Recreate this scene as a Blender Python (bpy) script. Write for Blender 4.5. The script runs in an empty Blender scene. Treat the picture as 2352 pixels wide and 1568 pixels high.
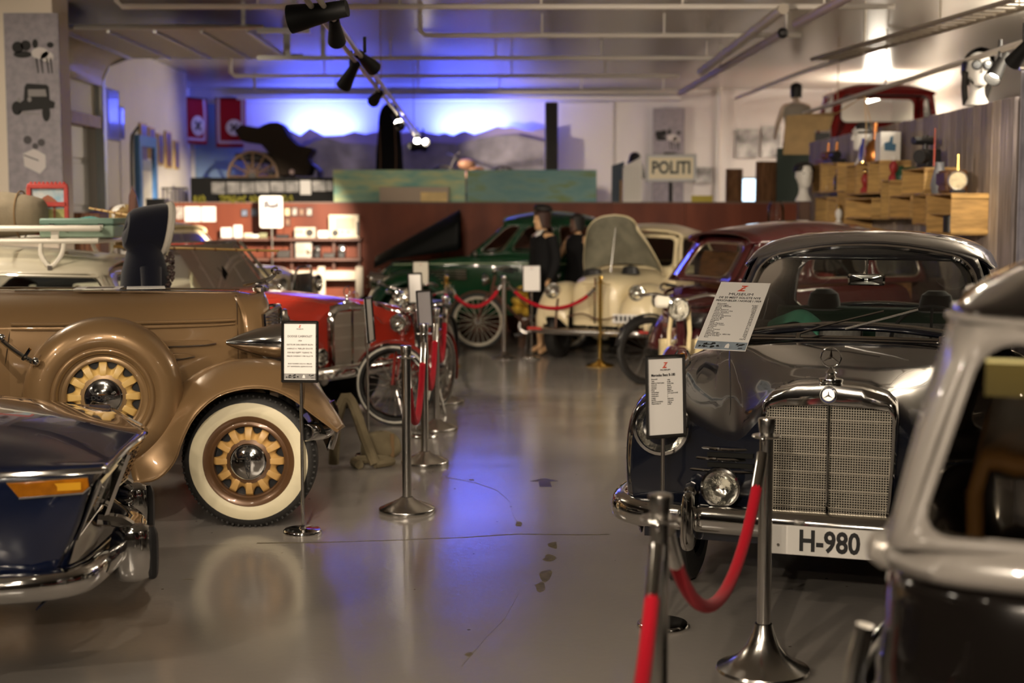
import bpy, bmesh, math, random
from mathutils import Vector, Matrix
random.seed(7)
S = bpy.context.scene
C = S.collection
# ------------------------------------------------------------------ camera
H = 1.71
FPX = 3267.0
PITCH = math.atan(304 / FPX)
cam_d = bpy.data.cameras.new('camera'); cam = bpy.data.objects.new('camera', cam_d); C.objects.link(cam)
cam.location = (0, 0, H); cam.rotation_euler = (math.pi / 2 - PITCH, 0, 0)
cam_d.sensor_width = 36; cam_d.lens = 50; cam_d.clip_start = 0.05; cam_d.clip_end = 100
cam_d.dof.use_dof = True; cam_d.dof.focus_distance = 6.6; cam_d.dof.aperture_fstop = 1.8
S.camera = cam
# ------------------------------------------------------------------ world, exposure
w = bpy.data.worlds.new('world'); S.world = w; w.use_nodes = True
w.node_tree.nodes['Background'].inputs[0].default_value = (0.9, 0.75, 0.6, 1)
w.node_tree.nodes['Background'].inputs[1].default_value = 0.02
S.view_settings.view_transform = 'Standard'; S.view_settings.look = 'None'
S.view_settings.exposure = 0.76; S.view_settings.gamma = 1.0
S.view_settings.use_curve_mapping = False
S.cycles.max_bounces = 7; S.cycles.diffuse_bounces = 3; S.cycles.transparent_max_bounces = 14
S.cycles.sample_clamp_indirect = 6
# ------------------------------------------------------------------ light strengths (the fixtures themselves are built below)
WARM = (1.0, 0.83, 0.64)
SPOT_W = 112.0
BLUE = (0.085, 0.12, 1.0)
TUBE_W = 12.0

def at(px, py, d):
    "point at world depth Y=d seen at photo pixel (px,py)"
    u = (px - 1176) / FPX; v = (784 - py) / FPX
    y = v * math.sin(PITCH) + math.cos(PITCH); z = v * math.cos(PITCH) - math.sin(PITCH)
    t = d / y
    return Vector((u * t, d, H + z * t))
def gr(px, py, z=0.0):
    "point at height z seen at photo pixel"
    u = (px - 1176) / FPX; v = (784 - py) / FPX
    y = v * math.sin(PITCH) + math.cos(PITCH); zz = v * math.cos(PITCH) - math.sin(PITCH)
    t = (z - H) / zz
    return Vector((u * t, y * t, z))

def side_point(px, py, yl, O, th):
    "point of the plane y=yl of a car frame (origin O, heading th) seen at a photo pixel, in that frame"
    u = (px - 1176) / FPX; v = (784 - py) / FPX
    r = Vector((u, v * math.sin(PITCH) + math.cos(PITCH), v * math.cos(PITCH) - math.sin(PITCH))); c, s = math.cos(th), math.sin(th)
    t = (yl - (s * O[0] - c * O[1])) / (-s * r.x + c * r.y)
    X, Y, Z = r.x * t - O[0], r.y * t - O[1], H + r.z * t
    return Vector((c * X + s * Y, -s * X + c * Y, Z))

# ------------------------------------------------------------------ materials
MATS = {}
def mat(name, col=(.5, .5, .5), rough=.5, metal=0, coat=0, spec=.5, noise=0, nscale=8, bump=0, bscale=60, col2=None, emit=0, stretch=None, sheen=0, flake=0):
    if name in MATS: return MATS[name]
    if rough >= .7 and spec == .5: spec = .12
    if coat >= .9 and spec == .5: spec = .25
    m = bpy.data.materials.new(name); m.use_nodes = True; MATS[name] = m
    nt = m.node_tree; b = nt.nodes['Principled BSDF']
    b.inputs['Base Color'].default_value = (*col, 1); b.inputs['Roughness'].default_value = rough
    b.inputs['Metallic'].default_value = metal; b.inputs['Specular IOR Level'].default_value = spec
    b.inputs['Coat Weight'].default_value = coat; b.inputs['Coat Roughness'].default_value = .03
    if sheen: b.inputs['Sheen Weight'].default_value = sheen
    if emit:
        b.inputs['Emission Color'].default_value = (*col, 1); b.inputs['Emission Strength'].default_value = emit
    if noise or col2 or bump or flake:
        tc = nt.nodes.new('ShaderNodeTexCoord'); src = tc.outputs['Object']
        if stretch:
            mp = nt.nodes.new('ShaderNodeMapping'); mp.inputs['Scale'].default_value = stretch
            nt.links.new(src, mp.inputs[0]); src = mp.outputs[0]
        if noise or col2:
            n = nt.nodes.new('ShaderNodeTexNoise'); n.inputs['Scale'].default_value = nscale; n.inputs['Detail'].default_value = 5
            nt.links.new(src, n.inputs['Vector'])
            r = nt.nodes.new('ShaderNodeValToRGB')
            c2 = col2 or tuple(max(0, c * (1 - noise)) for c in col)
            r.color_ramp.elements[0].position = .35; r.color_ramp.elements[1].position = .68
            r.color_ramp.elements[0].color = (*c2, 1); r.color_ramp.elements[1].color = (*col, 1)
            nt.links.new(n.outputs['Fac'], r.inputs[0]); nt.links.new(r.outputs[0], b.inputs['Base Color'])
        if bump:
            n2 = nt.nodes.new('ShaderNodeTexNoise'); n2.inputs['Scale'].default_value = bscale; n2.inputs['Detail'].default_value = 3
            nt.links.new(src, n2.inputs['Vector'])
            bp = nt.nodes.new('ShaderNodeBump'); bp.inputs['Strength'].default_value = bump; bp.inputs['Distance'].default_value = .01
            nt.links.new(n2.outputs['Fac'], bp.inputs['Height']); nt.links.new(bp.outputs[0], b.inputs['Normal'])
    return m
def glass(name, tint=(.85, .88, .86), rough=0.0, base=.06):
    if name in MATS: return MATS[name]
    m = bpy.data.materials.new(name); m.use_nodes = True; MATS[name] = m
    nt = m.node_tree; nt.nodes.clear()
    o = nt.nodes.new('ShaderNodeOutputMaterial'); t = nt.nodes.new('ShaderNodeBsdfTransparent'); g = nt.nodes.new('ShaderNodeBsdfGlossy')
    t.inputs[0].default_value = (*tint, 1); g.inputs['Roughness'].default_value = rough; g.inputs[0].default_value = (1, 1, 1, 1)
    f = nt.nodes.new('ShaderNodeFresnel'); f.inputs[0].default_value = 1.33
    mx = nt.nodes.new('ShaderNodeMixShader')
    nt.links.new(f.outputs[0], mx.inputs[0]); nt.links.new(t.outputs[0], mx.inputs[1]); nt.links.new(g.outputs[0], mx.inputs[2])
    nt.links.new(mx.outputs[0], o.inputs[0])
    return m
CHROME = mat('chrome', (.78, .77, .75), .07, 1)
STEEL = mat('brushed_steel', (.62, .60, .57), .2, 1, bump=.03, bscale=40, stretch=(4, 4, .3))
BRASS = mat('brass', (.85, .58, .16), .16, 1)
RUBBER = mat('tyre_rubber', (.016, .015, .014), .6, bump=.2, bscale=90)
BLACK = mat('black_plastic', (.012, .012, .013), .4)
DARKIN = mat('dark_interior', (.012, .012, .011), .8)
WHITEWALL = mat('white_rubber', (.80, .72, .50), .5, noise=.12, nscale=6)
PAPER = mat('paper', (.80, .78, .75), .45)
INK = mat('ink', (.03, .03, .03), .7)
INKGREY = mat('ink_grey', (.16, .15, .16), .7)
REDINK = mat('red_ink', (.62, .07, .03), .6)
GLASS = glass('window_glass')
LENS = glass('lens_glass', (.95, .95, .93), .02)
TINT = glass('tinted_glass', (.35, .33, .30))
WHITE = mat('white_paint', (.74, .71, .66), .4)
VELVET = mat('red_velvet', (.42, .006, .018), .8, sheen=.08, bump=.25, bscale=220)
REFLECTOR = mat('lamp_reflector', (.86, .85, .82), .12, 1, bump=.35, bscale=22)
GOLDPAINT = mat('gold_paint', (.235, .145, .068), .30, .28, coat=.9, flake=1)

# ------------------------------------------------------------------ mesh helpers
def cr(pts, n, closed=False):
    "Catmull-Rom resampling, n steps per span"
    P = [Vector(p) for p in pts]; out = []; m = len(P)
    if n <= 1 or m < 3: return P
    for i in range(m if closed else m - 1):
        if closed: p0, p1, p2, p3 = P[i - 1], P[i], P[(i + 1) % m], P[(i + 2) % m]
        else:
            p1, p2 = P[i], P[i + 1]
            p0 = P[i - 1] if i > 0 else p1 * 2 - p2
            p3 = P[i + 2] if i + 2 < m else p2 * 2 - p1
        for k in range(n):
            t = k / n
            out.append(.5 * ((2 * p1) + (p2 - p0) * t + (2 * p0 - 5 * p1 + 4 * p2 - p3) * t * t + (3 * p1 - p0 - 3 * p2 + p3) * t ** 3))
    if not closed: out.append(P[-1])
    return out
def axes(z):
    z = Vector(z).normalized()
    a = Vector((0, 0, 1)) if abs(z.z) < .9 else Vector((1, 0, 0))
    x = a.cross(z).normalized(); return x, z.cross(x), z
class MB:
    def __init__(s): s.v = []; s.f = []
    def add(s, vs, fs):
        o = len(s.v); s.v += [tuple(v) for v in vs]; s.f += [tuple(i + o for i in f) for f in fs]; return s
    def box(s, c, d, M=None):
        c = Vector(c); hx, hy, hz = d[0] / 2, d[1] / 2, d[2] / 2
        vs = [Vector((x, y, z)) for x in (-hx, hx) for y in (-hy, hy) for z in (-hz, hz)]
        if M is not None: vs = [M @ v for v in vs]
        return s.add([c + v for v in vs], [(0, 1, 3, 2), (4, 6, 7, 5), (0, 4, 5, 1), (2, 3, 7, 6), (0, 2, 6, 4), (1, 5, 7, 3)])
    def cyl(s, a, b, r, r2=None, n=12, caps=True):
        a = Vector(a); b = Vector(b); r2 = r if r2 is None else r2
        x, y, z = axes(b - a)
        vs = []
        for p, q in ((a, r), (b, r2)):
            for i in range(n):
                t = 2 * math.pi * i / n; vs.append(p + x * (q * math.cos(t)) + y * (q * math.sin(t)))
        fs = [(i, (i + 1) % n, n + (i + 1) % n, n + i) for i in range(n)]
        if caps: fs += [tuple(range(n))[::-1], tuple(range(n, 2 * n))]
        return s.add(vs, fs)
    def tube(s, pts, r, n=8, closed=False, sm=1, caps=True, ry=None):
        P = cr(pts, sm, closed) if sm > 1 else [Vector(p) for p in pts]
        m = len(P); vs = []; prev = None
        for i, p in enumerate(P):
            if closed: d = P[(i + 1) % m] - P[i - 1]
            else: d = P[min(i + 1, m - 1)] - P[max(i - 1, 0)]
            if d.length < 1e-9: d = Vector((0, 0, 1))
            d.normalize()
            if prev is None: x, y, _ = axes(d)
            else:
                x = prev - d * prev.dot(d)
                x = x.normalized() if x.length > 1e-6 else axes(d)[0]
                y = d.cross(x)
            prev = x
            rr = r(i / max(1, m - 1)) if callable(r) else r
            for k in range(n):
                t = 2 * math.pi * k / n; vs.append(p + x * (rr * math.cos(t)) + y * ((ry or rr) * math.sin(t)))
        fs = []
        for i in range(m if closed else m - 1):
            a, b = i * n, ((i + 1) % m) * n
            fs += [(a + k, a + (k + 1) % n, b + (k + 1) % n, b + k) for k in range(n)]
        if caps and not closed: fs += [tuple(range(n))[::-1], tuple(range((m - 1) * n, m * n))]
        return s.add(vs, fs)
    def lathe(s, prof, c=(0, 0, 0), axis=(0, 0, 1), n=24, a0=0, a1=2 * math.pi):
        c = Vector(c); x, y, z = axes(axis); full = abs(a1 - a0 - 2 * math.pi) < 1e-6
        k = n if full else n + 1; vs = []
        for r, h in prof:
            for i in range(k):
                t = a0 + (a1 - a0) * i / n; vs.append(c + z * h + x * (r * math.cos(t)) + y * (r * math.sin(t)))
        fs = []
        for j in range(len(prof) - 1):
            for i in range(n):
                i2 = (i + 1) % k
                fs.append((j * k + i, j * k + i2, (j + 1) * k + i2, (j + 1) * k + i))
        return s.add(vs, fs)
    def ball(s, c, r, n=12, M=None):
        r = (r, r, r) if not hasattr(r, '__len__') else r
        m = max(4, n // 2); vs = []; c = Vector(c)
        for j in range(m + 1):
            p = math.pi * j / m
            for i in range(n):
                t = 2 * math.pi * i / n
                v = Vector((r[0] * math.sin(p) * math.cos(t), r[1] * math.sin(p) * math.sin(t), r[2] * math.cos(p)))
                vs.append(c + (M @ v if M is not None else v))
        fs = [(j * n + i, j * n + (i + 1) % n, (j + 1) * n + (i + 1) % n, (j + 1) * n + i) for j in range(m) for i in range(n)]
        return s.add(vs, fs)
    def grid(s, rows, closed=False):
        n = len(rows[0]); vs = [p for r in rows for p in r]; fs = []
        for j in range(len(rows) - 1):
            for i in range(n if closed else n - 1):
                fs.append((j * n + i, j * n + (i + 1) % n, (j + 1) * n + (i + 1) % n, (j + 1) * n + i))
        return s.add(vs, fs)
    def patch(s, rows, ru=3, rv=3, mirror=False, closed=False, cap0=False, cap1=False):
        "smooth surface through a grid of control points; mirror copies it over y=0"
        R = [cr(r, rv, closed) for r in rows]
        cols = [cr([r[i] for r in R], ru) for i in range(len(R[0]))]
        R = [[c[j] for c in cols] for j in range(len(cols[0]))]
        for sgn in ((1, -1) if mirror else (1,)):
            Q = [[Vector((p.x, p.y * sgn, p.z)) for p in r] for r in R]
            s.grid(Q, closed)
            if closed:
                if cap0: s.add(Q[0], [tuple(range(len(Q[0])))])
                if cap1: s.add(Q[-1], [tuple(range(len(Q[-1])))])
        if mirror and not closed:
            for flag, r in ((cap0, R[0]), (cap1, R[-1])):
                if flag:
                    ring = list(r) + [Vector((p.x, -p.y, p.z)) for p in reversed(r[1:] if abs(r[0].y) < 1e-6 else r)]
                    s.add(ring, [tuple(range(len(ring)))])
        return s
    def prism(s, poly, o, ux, uy, t):
        "polygon (2d) on plane o,ux,uy extruded by t along the normal"
        o = Vector(o); ux = Vector(ux); uy = Vector(uy); nz = ux.cross(uy).normalized() * t; n = len(poly)
        a = [o + ux * p[0] + uy * p[1] for p in poly]; vs = a + [p + nz for p in a]
        fs = [tuple(range(n))[::-1], tuple(range(n, 2 * n))] + [(i, (i + 1) % n, n + (i + 1) % n, n + i) for i in range(n)]
        return s.add(vs, fs)
    def build(s, name, m=None, parent=None, ang=38, solid=0, sub=0, bev=0, loc=None):
        me = bpy.data.meshes.new(name); me.from_pydata(s.v, [], s.f)
        b = bmesh.new(); b.from_mesh(me); bmesh.ops.remove_doubles(b, verts=b.verts, dist=2e-5)
        bmesh.ops.recalc_face_normals(b, faces=b.faces); b.to_mesh(me); b.free()
        if ang:
            me.shade_smooth()
            me.set_sharp_from_angle(angle=math.radians(ang))
        ob = bpy.data.objects.new(name, me); C.objects.link(ob)
        if m: me.materials.append(m)
        if parent: ob.parent = parent
        if loc is not None: ob.location = loc
        if solid:
            q = ob.modifiers.new('s', 'SOLIDIFY'); q.thickness = solid; q.offset = 0
        if bev:
            q = ob.modifiers.new('b', 'BEVEL'); q.width = bev; q.segments = 2; q.limit_method = 'ANGLE'
        if sub:
            q = ob.modifiers.new('u', 'SUBSURF'); q.levels = q.render_levels = sub
        return ob
def tag(o, label, cat, group=None, kind=None):
    if label: o['label'] = label
    if cat: o['category'] = cat
    if group: o['group'] = group
    if kind: o['kind'] = kind
    return o
def thing(name, label, cat, loc=(0, 0, 0), rz=0, group=None):
    o = bpy.data.objects.new(name, None); C.objects.link(o); o.empty_display_size = .1
    o.location = loc; o.rotation_euler = (0, 0, rz); return tag(o, label, cat, group)
def struct(o): o['kind'] = 'structure'; return o
def box(name, c, d, m, parent=None, bev=0, M=None): return MB().box(c, d, M).build(name, m, parent, ang=30 if bev else 0, bev=bev)
def copy_tree(o, parent=None):
    c = o.copy(); C.objects.link(c)
    if parent: c.parent = parent
    for ch in list(o.children): copy_tree(ch, c)
    return c
def frame_mat(o, ux, uy):
    ux = Vector(ux).normalized(); uy = Vector(uy).normalized(); uz = ux.cross(uy).normalized()
    M = Matrix((ux, uy, uz)).transposed().to_4x4(); M.translation = Vector(o); return M
def text(s, size, o, ux, uy, m, parent=None, name='lettering', align='CENTER', sx=1.0, bold=0, line=1.0, ext=.0004):
    cu = bpy.data.curves.new(name, 'FONT'); cu.body = s; cu.size = size; cu.align_x = align; cu.align_y = 'CENTER' if '\n' not in s else 'TOP'
    cu.extrude = ext; cu.offset = bold; cu.space_line = line; cu.resolution_u = 3; cu.materials.append(m)
    ob = bpy.data.objects.new(name, cu); C.objects.link(ob)
    if parent: ob.parent = parent
    ob.matrix_local = frame_mat(o, ux, uy) @ Matrix.Diagonal((sx, 1, 1, 1))
    return ob
def rrect(w, h, r, n=4, cx=0, cy=0):
    out = []
    for sx, sy, a in ((1, 1, 0), (-1, 1, 90), (-1, -1, 180), (1, -1, 270)):
        for k in range(n + 1):
            t = math.radians(a + 90 * k / n)
            out.append((cx + sx * (w / 2 - r) + r * math.cos(t), cy + sy * (h / 2 - r) + r * math.sin(t)))
    return out
def arc(c, r, a0, a1, n, ax=(1, 0, 0), ay=(0, 0, 1)):
    c = Vector(c); ax = Vector(ax); ay = Vector(ay)
    return [c + ax * (r * math.cos(math.radians(a0 + (a1 - a0) * i / n))) + ay * (r * math.sin(math.radians(a0 + (a1 - a0) * i / n))) for i in range(n + 1)]
# ================================================================== STRUCTURE
WALLM = mat('wall_paint', (.62, .585, .53), .6, noise=.06, nscale=2)
def floor_mat():
    m = mat('floor_paint', (.30, .275, .25), .17, spec=.55)
    nt = m.node_tree; b = nt.nodes['Principled BSDF']
    tc = nt.nodes.new('ShaderNodeTexCoord')
    n = nt.nodes.new('ShaderNodeTexNoise'); n.inputs['Scale'].default_value = .9; n.inputs['Detail'].default_value = 6
    r = nt.nodes.new('ShaderNodeValToRGB'); r.color_ramp.elements[0].color = (.245, .225, .205, 1); r.color_ramp.elements[1].color = (.32, .295, .27, 1)
    nt.links.new(tc.outputs['Object'], n.inputs[0]); nt.links.new(n.outputs['Fac'], r.inputs[0])
    # tiny dark specks of grit
    v = nt.nodes.new('ShaderNodeTexVoronoi'); v.inputs['Scale'].default_value = 5.0
    l = nt.nodes.new('ShaderNodeMath'); l.operation = 'LESS_THAN'; l.inputs[1].default_value = .035
    mx = nt.nodes.new('ShaderNodeMix'); mx.data_type = 'RGBA'; mx.inputs[7].default_value = (.09, .07, .05, 1)
    nt.links.new(tc.outputs['Object'], v.inputs[0]); nt.links.new(v.outputs['Distance'], l.inputs[0])
    nt.links.new(l.outputs[0], mx.inputs[0]); nt.links.new(r.outputs[0], mx.inputs[6]); nt.links.new(mx.outputs[2], b.inputs['Base Color'])
    b1 = nt.nodes.new('ShaderNodeTexNoise'); b1.inputs['Scale'].default_value = 28; b1.inputs['Detail'].default_value = 2
    b2 = nt.nodes.new('ShaderNodeTexNoise'); b2.inputs['Scale'].default_value = 1.6; b2.inputs['Detail'].default_value = 2
    ad = nt.nodes.new('ShaderNodeMath'); ad.operation = 'MULTIPLY_ADD'; ad.inputs[1].default_value = 5
    bp = nt.nodes.new('ShaderNodeBump'); bp.inputs['Strength'].default_value = .06; bp.inputs['Distance'].default_value = .012
    for q in (b1, b2): nt.links.new(tc.outputs['Object'], q.inputs[0])
    nt.links.new(b2.outputs['Fac'], ad.inputs[0]); nt.links.new(b1.outputs['Fac'], ad.inputs[2])
    nt.links.new(ad.outputs[0], bp.inputs['Height']); nt.links.new(bp.outputs[0], b.inputs['Normal'])
    return m
X0, X1, Y0, Y1, ZC = -5.0, 6.6, -4.0, 25.0, 3.78
floor = struct(box('floor', (-.4, 10.5, -.05), (14.6, 29.4, .1), floor_mat()))
# wear in the floor paint: chips down to the concrete and a hairline crack
CHIP = mat('bare_concrete', (.19, .16, .10), .6, noise=.4, nscale=30)
def chip(pts):
    MB().prism([(p.x, p.y) for p in pts], (0, 0, .0004), (1, 0, 0), (0, 1, 0), .0004).build('worn_patch', CHIP, floor, ang=0)
def blob(px, py, rx, ry, n=11, rot=0):
    out = []
    for k in range(n):
        a = 2 * math.pi * k / n; q = random.uniform(.65, 1.2); dx, dy = rx * q * math.cos(a), ry * q * math.sin(a)
        out.append(gr(px + dx * math.cos(rot) - dy * math.sin(rot), py + dx * math.sin(rot) + dy * math.cos(rot)))
    return out
for a in ((1192, 1203, 10, 7), (1271, 1252, 12, 8), (1262, 1282, 15, 10), (1254, 1322, 17, 15), (1242, 1347, 13, 12), (1077, 1502, 10, 5), (1083, 1102, 6, 2)): chip(blob(*a))
def crack(pix, wpx=1.2):
    up = [gr(x, y - wpx * (.5 + random.random() * .8)) for x, y in pix]; dn = [gr(x, y + wpx * (.5 + random.random() * .8)) for x, y in reversed(pix)]
    MB().prism([(p.x, p.y) for p in up + dn], (0, 0, .0003), (1, 0, 0), (0, 1, 0), .0004).build('floor_crack', CHIP, floor, ang=0)
crack([(590, 1247), (700, 1246), (820, 1243), (920, 1240), (985, 1237), (1060, 1234), (1140, 1229), (1195, 1226), (1260, 1227), (1330, 1228), (1400, 1227)], .9)
crack([(1190, 1365), (1160, 1420), (1120, 1460), (1090, 1495), (1060, 1530)], .6)
crack([(1020, 1095), (1090, 1108), (1140, 1125), (1170, 1150), (1180, 1185), (1190, 1200)], .5)
crack([(420, 1331), (432, 1330), (445, 1331)], .9)
# floor direction arrow
ar = [gr(800 + x / 2.76, 1000 + y / 2.76) for x, y in ((1240, 270), (1328, 288), (1278, 291), (1292, 325), (1215, 325), (1205, 291), (1155, 290))]
tag(MB().prism([(p.x, p.y) for p in ar], (0, 0, .0005), (1, 0, 0), (0, 1, 0), .001).build('floor_arrow', mat('violet_tape', (.07, .055, .10), .45), ang=0),
    'dark violet arrow sticker stuck on the grey floor of the aisle', 'arrow')

CEIL = mat('ceiling_sheet', (.48, .445, .395), .26, spec=.5, bump=.12, bscale=3.0, stretch=(.25, 2.0, 1))
struct(box('ceiling', (-.4, 10.5, ZC + .05), (14.6, 29.4, .1), CEIL))
# ceiling sheet joints as shallow ribs
struct(box('wall_back', (.5, Y1 + .1, 2.0), (12.6, .2, 4.2), mat('sky_wall', (.62, .60, .585), .7, noise=.05, nscale=1.5)))
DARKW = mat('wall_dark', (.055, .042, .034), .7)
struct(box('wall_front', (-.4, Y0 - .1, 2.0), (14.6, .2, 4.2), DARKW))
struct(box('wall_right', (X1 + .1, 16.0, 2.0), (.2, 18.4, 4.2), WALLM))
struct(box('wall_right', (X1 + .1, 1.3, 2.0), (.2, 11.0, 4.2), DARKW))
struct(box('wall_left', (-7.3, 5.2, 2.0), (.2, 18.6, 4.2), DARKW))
struct(box('wall_left', (-6.1, 14.45, 2.0), (2.4, .1, 4.2), WALLM))
struct(box('wall_left', (X0 - .1, (17.3 + 22) / 2, 2.0), (.2, 22 - 17.3, 4.2), WALLM))
struct(box('wall_left', (X0 - .1, 15.9, 3.35), (.2, 2.8, 1.1), WALLM))
struct(box('wall_left', (-5.7, 23.5, 2.0), (.2, 3.0, 4.2), WALLM))
struct(box('wall_left', (-5.4, 22.05, 2.0), (.8, .1, 4.2), WALLM))
# garage opening in the left wall: recessed white door, timber lintel, steel guide post
d1 = struct(box('door_1', (-5.14, 15.9, 1.42), (.06, 2.7, 2.84), mat('door_white', (.70, .69, .67), .5)))
for k in range(5): box('door_panel', (-5.10, 15.9, .35 + .55 * k), (.03, 2.6, .50), mat('door_white'), d1, bev=.012)
struct(box('trim_1', (-4.98, 15.9, 2.74), (.12, 2.9, .14), mat('timber_lintel', (.30, .20, .13), .6, noise=.3)))
struct(box('trim_2', (-4.95, 17.3, 1.7), (.10, .12, 3.4), mat('guide_grey', (.33, .36, .36), .4, .5)))
d2 = struct(box('door_2', (-4.985, 19.45, 1.45), (.03, .62, 1.9), mat('door_pale', (.62, .60, .52), .5)))
for dy, wd in ((-.4, .13), (.4, .13)): box('door_frame', (-4.97, 19.45 + dy, 1.5), (.08, wd, 2.1), mat('blue_frame', (.06, .18, .42), .5), d2)
box('door_frame', (-4.97, 19.45, 2.62), (.08, .93, .14), mat('blue_frame'), d2)
box('door_sign', (-4.95, 19.4, 2.30), (.02, .45, .14), mat('door_sign_grey', (.30, .33, .36), .5), d2)

# pillar with poster
struct(box('pillar', (-4.71, 14.15, 1.9), (.58, .5, 3.8), mat('pillar_cream', (.62, .55, .45), .6)))
# rolled up sectional garage door under the ceiling
gd = thing('overhead_door', 'beige sectional overhead garage door rolled up flat under the ceiling', 'garage door', (-3.7, 15.9, 3.5))
GDM = mat('garage_beige', (.40, .36, .29), .45, noise=.08)
for k in range(4): box('door_section', (-.62 + k * .47, 0, .03), (.455, 2.62, .04), GDM, gd, bev=.008)
mb = MB(); rows = []
for a in range(0, 91, 15):
    t = math.radians(a); rows.append([Vector((-.86 - .36 * math.sin(t), y, .03 - .36 + .36 * math.cos(t))) for y in (-1.31, 1.31)])
mb.grid(rows).build('curved_section', GDM, gd, solid=.03)
RAILM = mat('galvanised', (.45, .45, .43), .35, .8)
for y in (-1.36, 1.36):
    MB().tube([(-1.24, y, -.7), (-1.24, y, -.33), (-1.13, y, -.07), (-.86, y, .03), (1.2, y, .03)], .03, 6).build('guide_rail', RAILM, gd)
for x in (-.85, -.38, .09, .56, 1.03): box('joint_bar', (x, 0, -.005), (.03, 2.6, .03), RAILM, gd)
for x, y in ((1.0, -1.36), (1.0, 1.36)): box('rail_hanger', (x, y, .16), (.04, .04, .26), RAILM, gd)

# ------------------------------------------------------------------ pipes under the ceiling
PIPEM = mat('pipe_white', (.62, .58, .53), .4)
for i, (py, xa, xb, d) in enumerate(((15, 268, 2055, 13.3), (81, 965, 1840, 15.4), (133, 655, 1650, 17.8), (174, 530, 1560, 20.0), (211, 585, 1560, 22.9))):
    p = thing('ceiling_pipe', ('white heating pipe crossing the ceiling beside the rolled up door', 'white pipe crossing under the ceiling behind the hanging lamp rail', 'white pipe crossing the ceiling over the green saloon car', 'white pipe crossing the ceiling just in front of the stage edge', 'white pipe crossing the ceiling over the mountain stage')[i], 'pipe', group='pipes under the ceiling')
    a = at(xa, py, d); b = at(xb, py, d)
    MB().tube([(a.x, d, ZC + .02), (a.x, d, a.z + .05), (a.x + .05, d, a.z), (b.x, d, a.z)], .026, 8).build('pipe_run', PIPEM, p)
    n = int((b.x - a.x) / 1.3)
    for k in range(1, n + 1): MB().cyl((a.x + k * 1.3, d, a.z), (a.x + k * 1.3, d, ZC), .012, n=6).build('pipe_hanger', PIPEM, p)
# two grey brackets in front of the rolled up door
for i, (xa, xb, py, d, xs) in enumerate(((590, 712, 70, 14.3, (676,)), (590, 765, 133, 16.6, (742, 662)))):
    p = thing('ceiling_bracket', ('grey channel bracket hanging under the ceiling beside the near end of the rolled up door', 'grey channel bracket with two hangers beside the far end of the rolled up door')[i], 'bracket', group='channel brackets')
    a = at(xa, py, d); b = at(xb, py, d)
    box('channel', ((a.x + b.x) / 2, d, a.z), (b.x - a.x, .05, .05), RAILM, p)
    for xx in xs:
        q = at(xx, py, d); box('hanger_strap', (q.x, d, (q.z + ZC) / 2), (.055, .02, ZC - q.z), RAILM, p)
# mauve duct pipes along the hall
MAUVE = mat('mauve_pipe', (.33, .26, .27), .4)
for i, (a, b) in enumerate(((at(1798, 76, 14.4), at(1562, 214, 22.2)), (at(2010, -40, 11.2), at(1830, 55, 13.8)))):
    o = thing('duct_pipe', ('mauve pipe with a black end cap running under the ceiling', 'short mauve pipe section running under the ceiling toward the hall end')[i], 'pipe')
    MB().cyl(a, b, .045, n=14).build('duct', MAUVE, o)
    if i == 0: MB().ball(a, .055).build('end_cap', BLACK, o)
    m = (a + b) / 2; MB().cyl(m, (m.x, m.y, ZC), .012, n=6).build('hanger_rod', PIPEM, o)
o = thing('round_duct', 'grey pipe running lengthwise under the ceiling beside the mauve one', 'pipe')
MB().cyl(at(1800, 20, 13), at(1610, 165, 18.5), .05, n=12).build('duct', mat('duct_tan', (.42, .37, .31), .5), o)
# cable ladder at the right
lad = thing('cable_ladder', 'steel wire cable ladder hanging under the ceiling above the plank wall', 'cable ladder')
A = at(2420, -10, 10.9); B = at(1930, 150, 15.2); A.z = B.z = 3.28; off = Vector((-.30, 0, 0))
LM = mat('ladder_steel', (.33, .29, .24), .4, .7)
for q in (Vector(), off): MB().tube([A + q, B + q], .022, 6).build('side_rail', LM, lad)
for k in range(26):
    p = A.lerp(B, k / 25); MB().tube([p, p + off], .009, 5).build('rung', LM, lad)
for k in (0.12, .45, .85):
    p = A.lerp(B, k); MB().tube([p, (p.x, p.y, ZC)], .01, 5).build('hanger_chain', LM, lad)
o = thing('conduit_pipe', 'thin cream conduit running along the ceiling above the red truck cab', 'pipe')
MB().tube([at(1990, 118, 14.5), at(1830, 170, 18), at(1690, 226, 23)], .03, 8).build('conduit', PIPEM, o)
for px, py, d in ((1690 + 265, 95, 14.6), (1876, 150, 16.5)): pass
o = thing('drop_pipe', 'thin grey pipe dropping from the ceiling behind the red truck cab', 'pipe')
a = at(2038, 78, 16.6); b = at(2034, 192, 16.6); MB().tube([(a.x + .25, a.y, ZC - .01), (a.x, a.y, ZC - .01), b], .012, 6).build('pipe_run', LM, o)

# ------------------------------------------------------------------ stage: panelled front, floor, parapets
WOODR = mat('mahogany_panel', (.19, .045, .018), .5, spec=.25, col2=(.12, .026, .011), nscale=3, stretch=(1, 1, .25))
st = struct(box('wall_stage', (-.35, 22.45, .895), (10.4, 4.9, 1.79), mat('stage_core', (.10, .03, .018), .6)))
x = -5.5; k = 0
while x < 4.7:
    wv = 1.28 if k % 2 else 1.02
    box('panel', (x + wv / 2, 19.985, .90), (wv - .008, .03, 1.80), WOODR, st); x += wv; k += 1
box('top_board', (-.35, 22.4, 1.80), (10.4, 4.9, .02), mat('stage_floor', (.12, .07, .05), .5), st)
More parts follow.
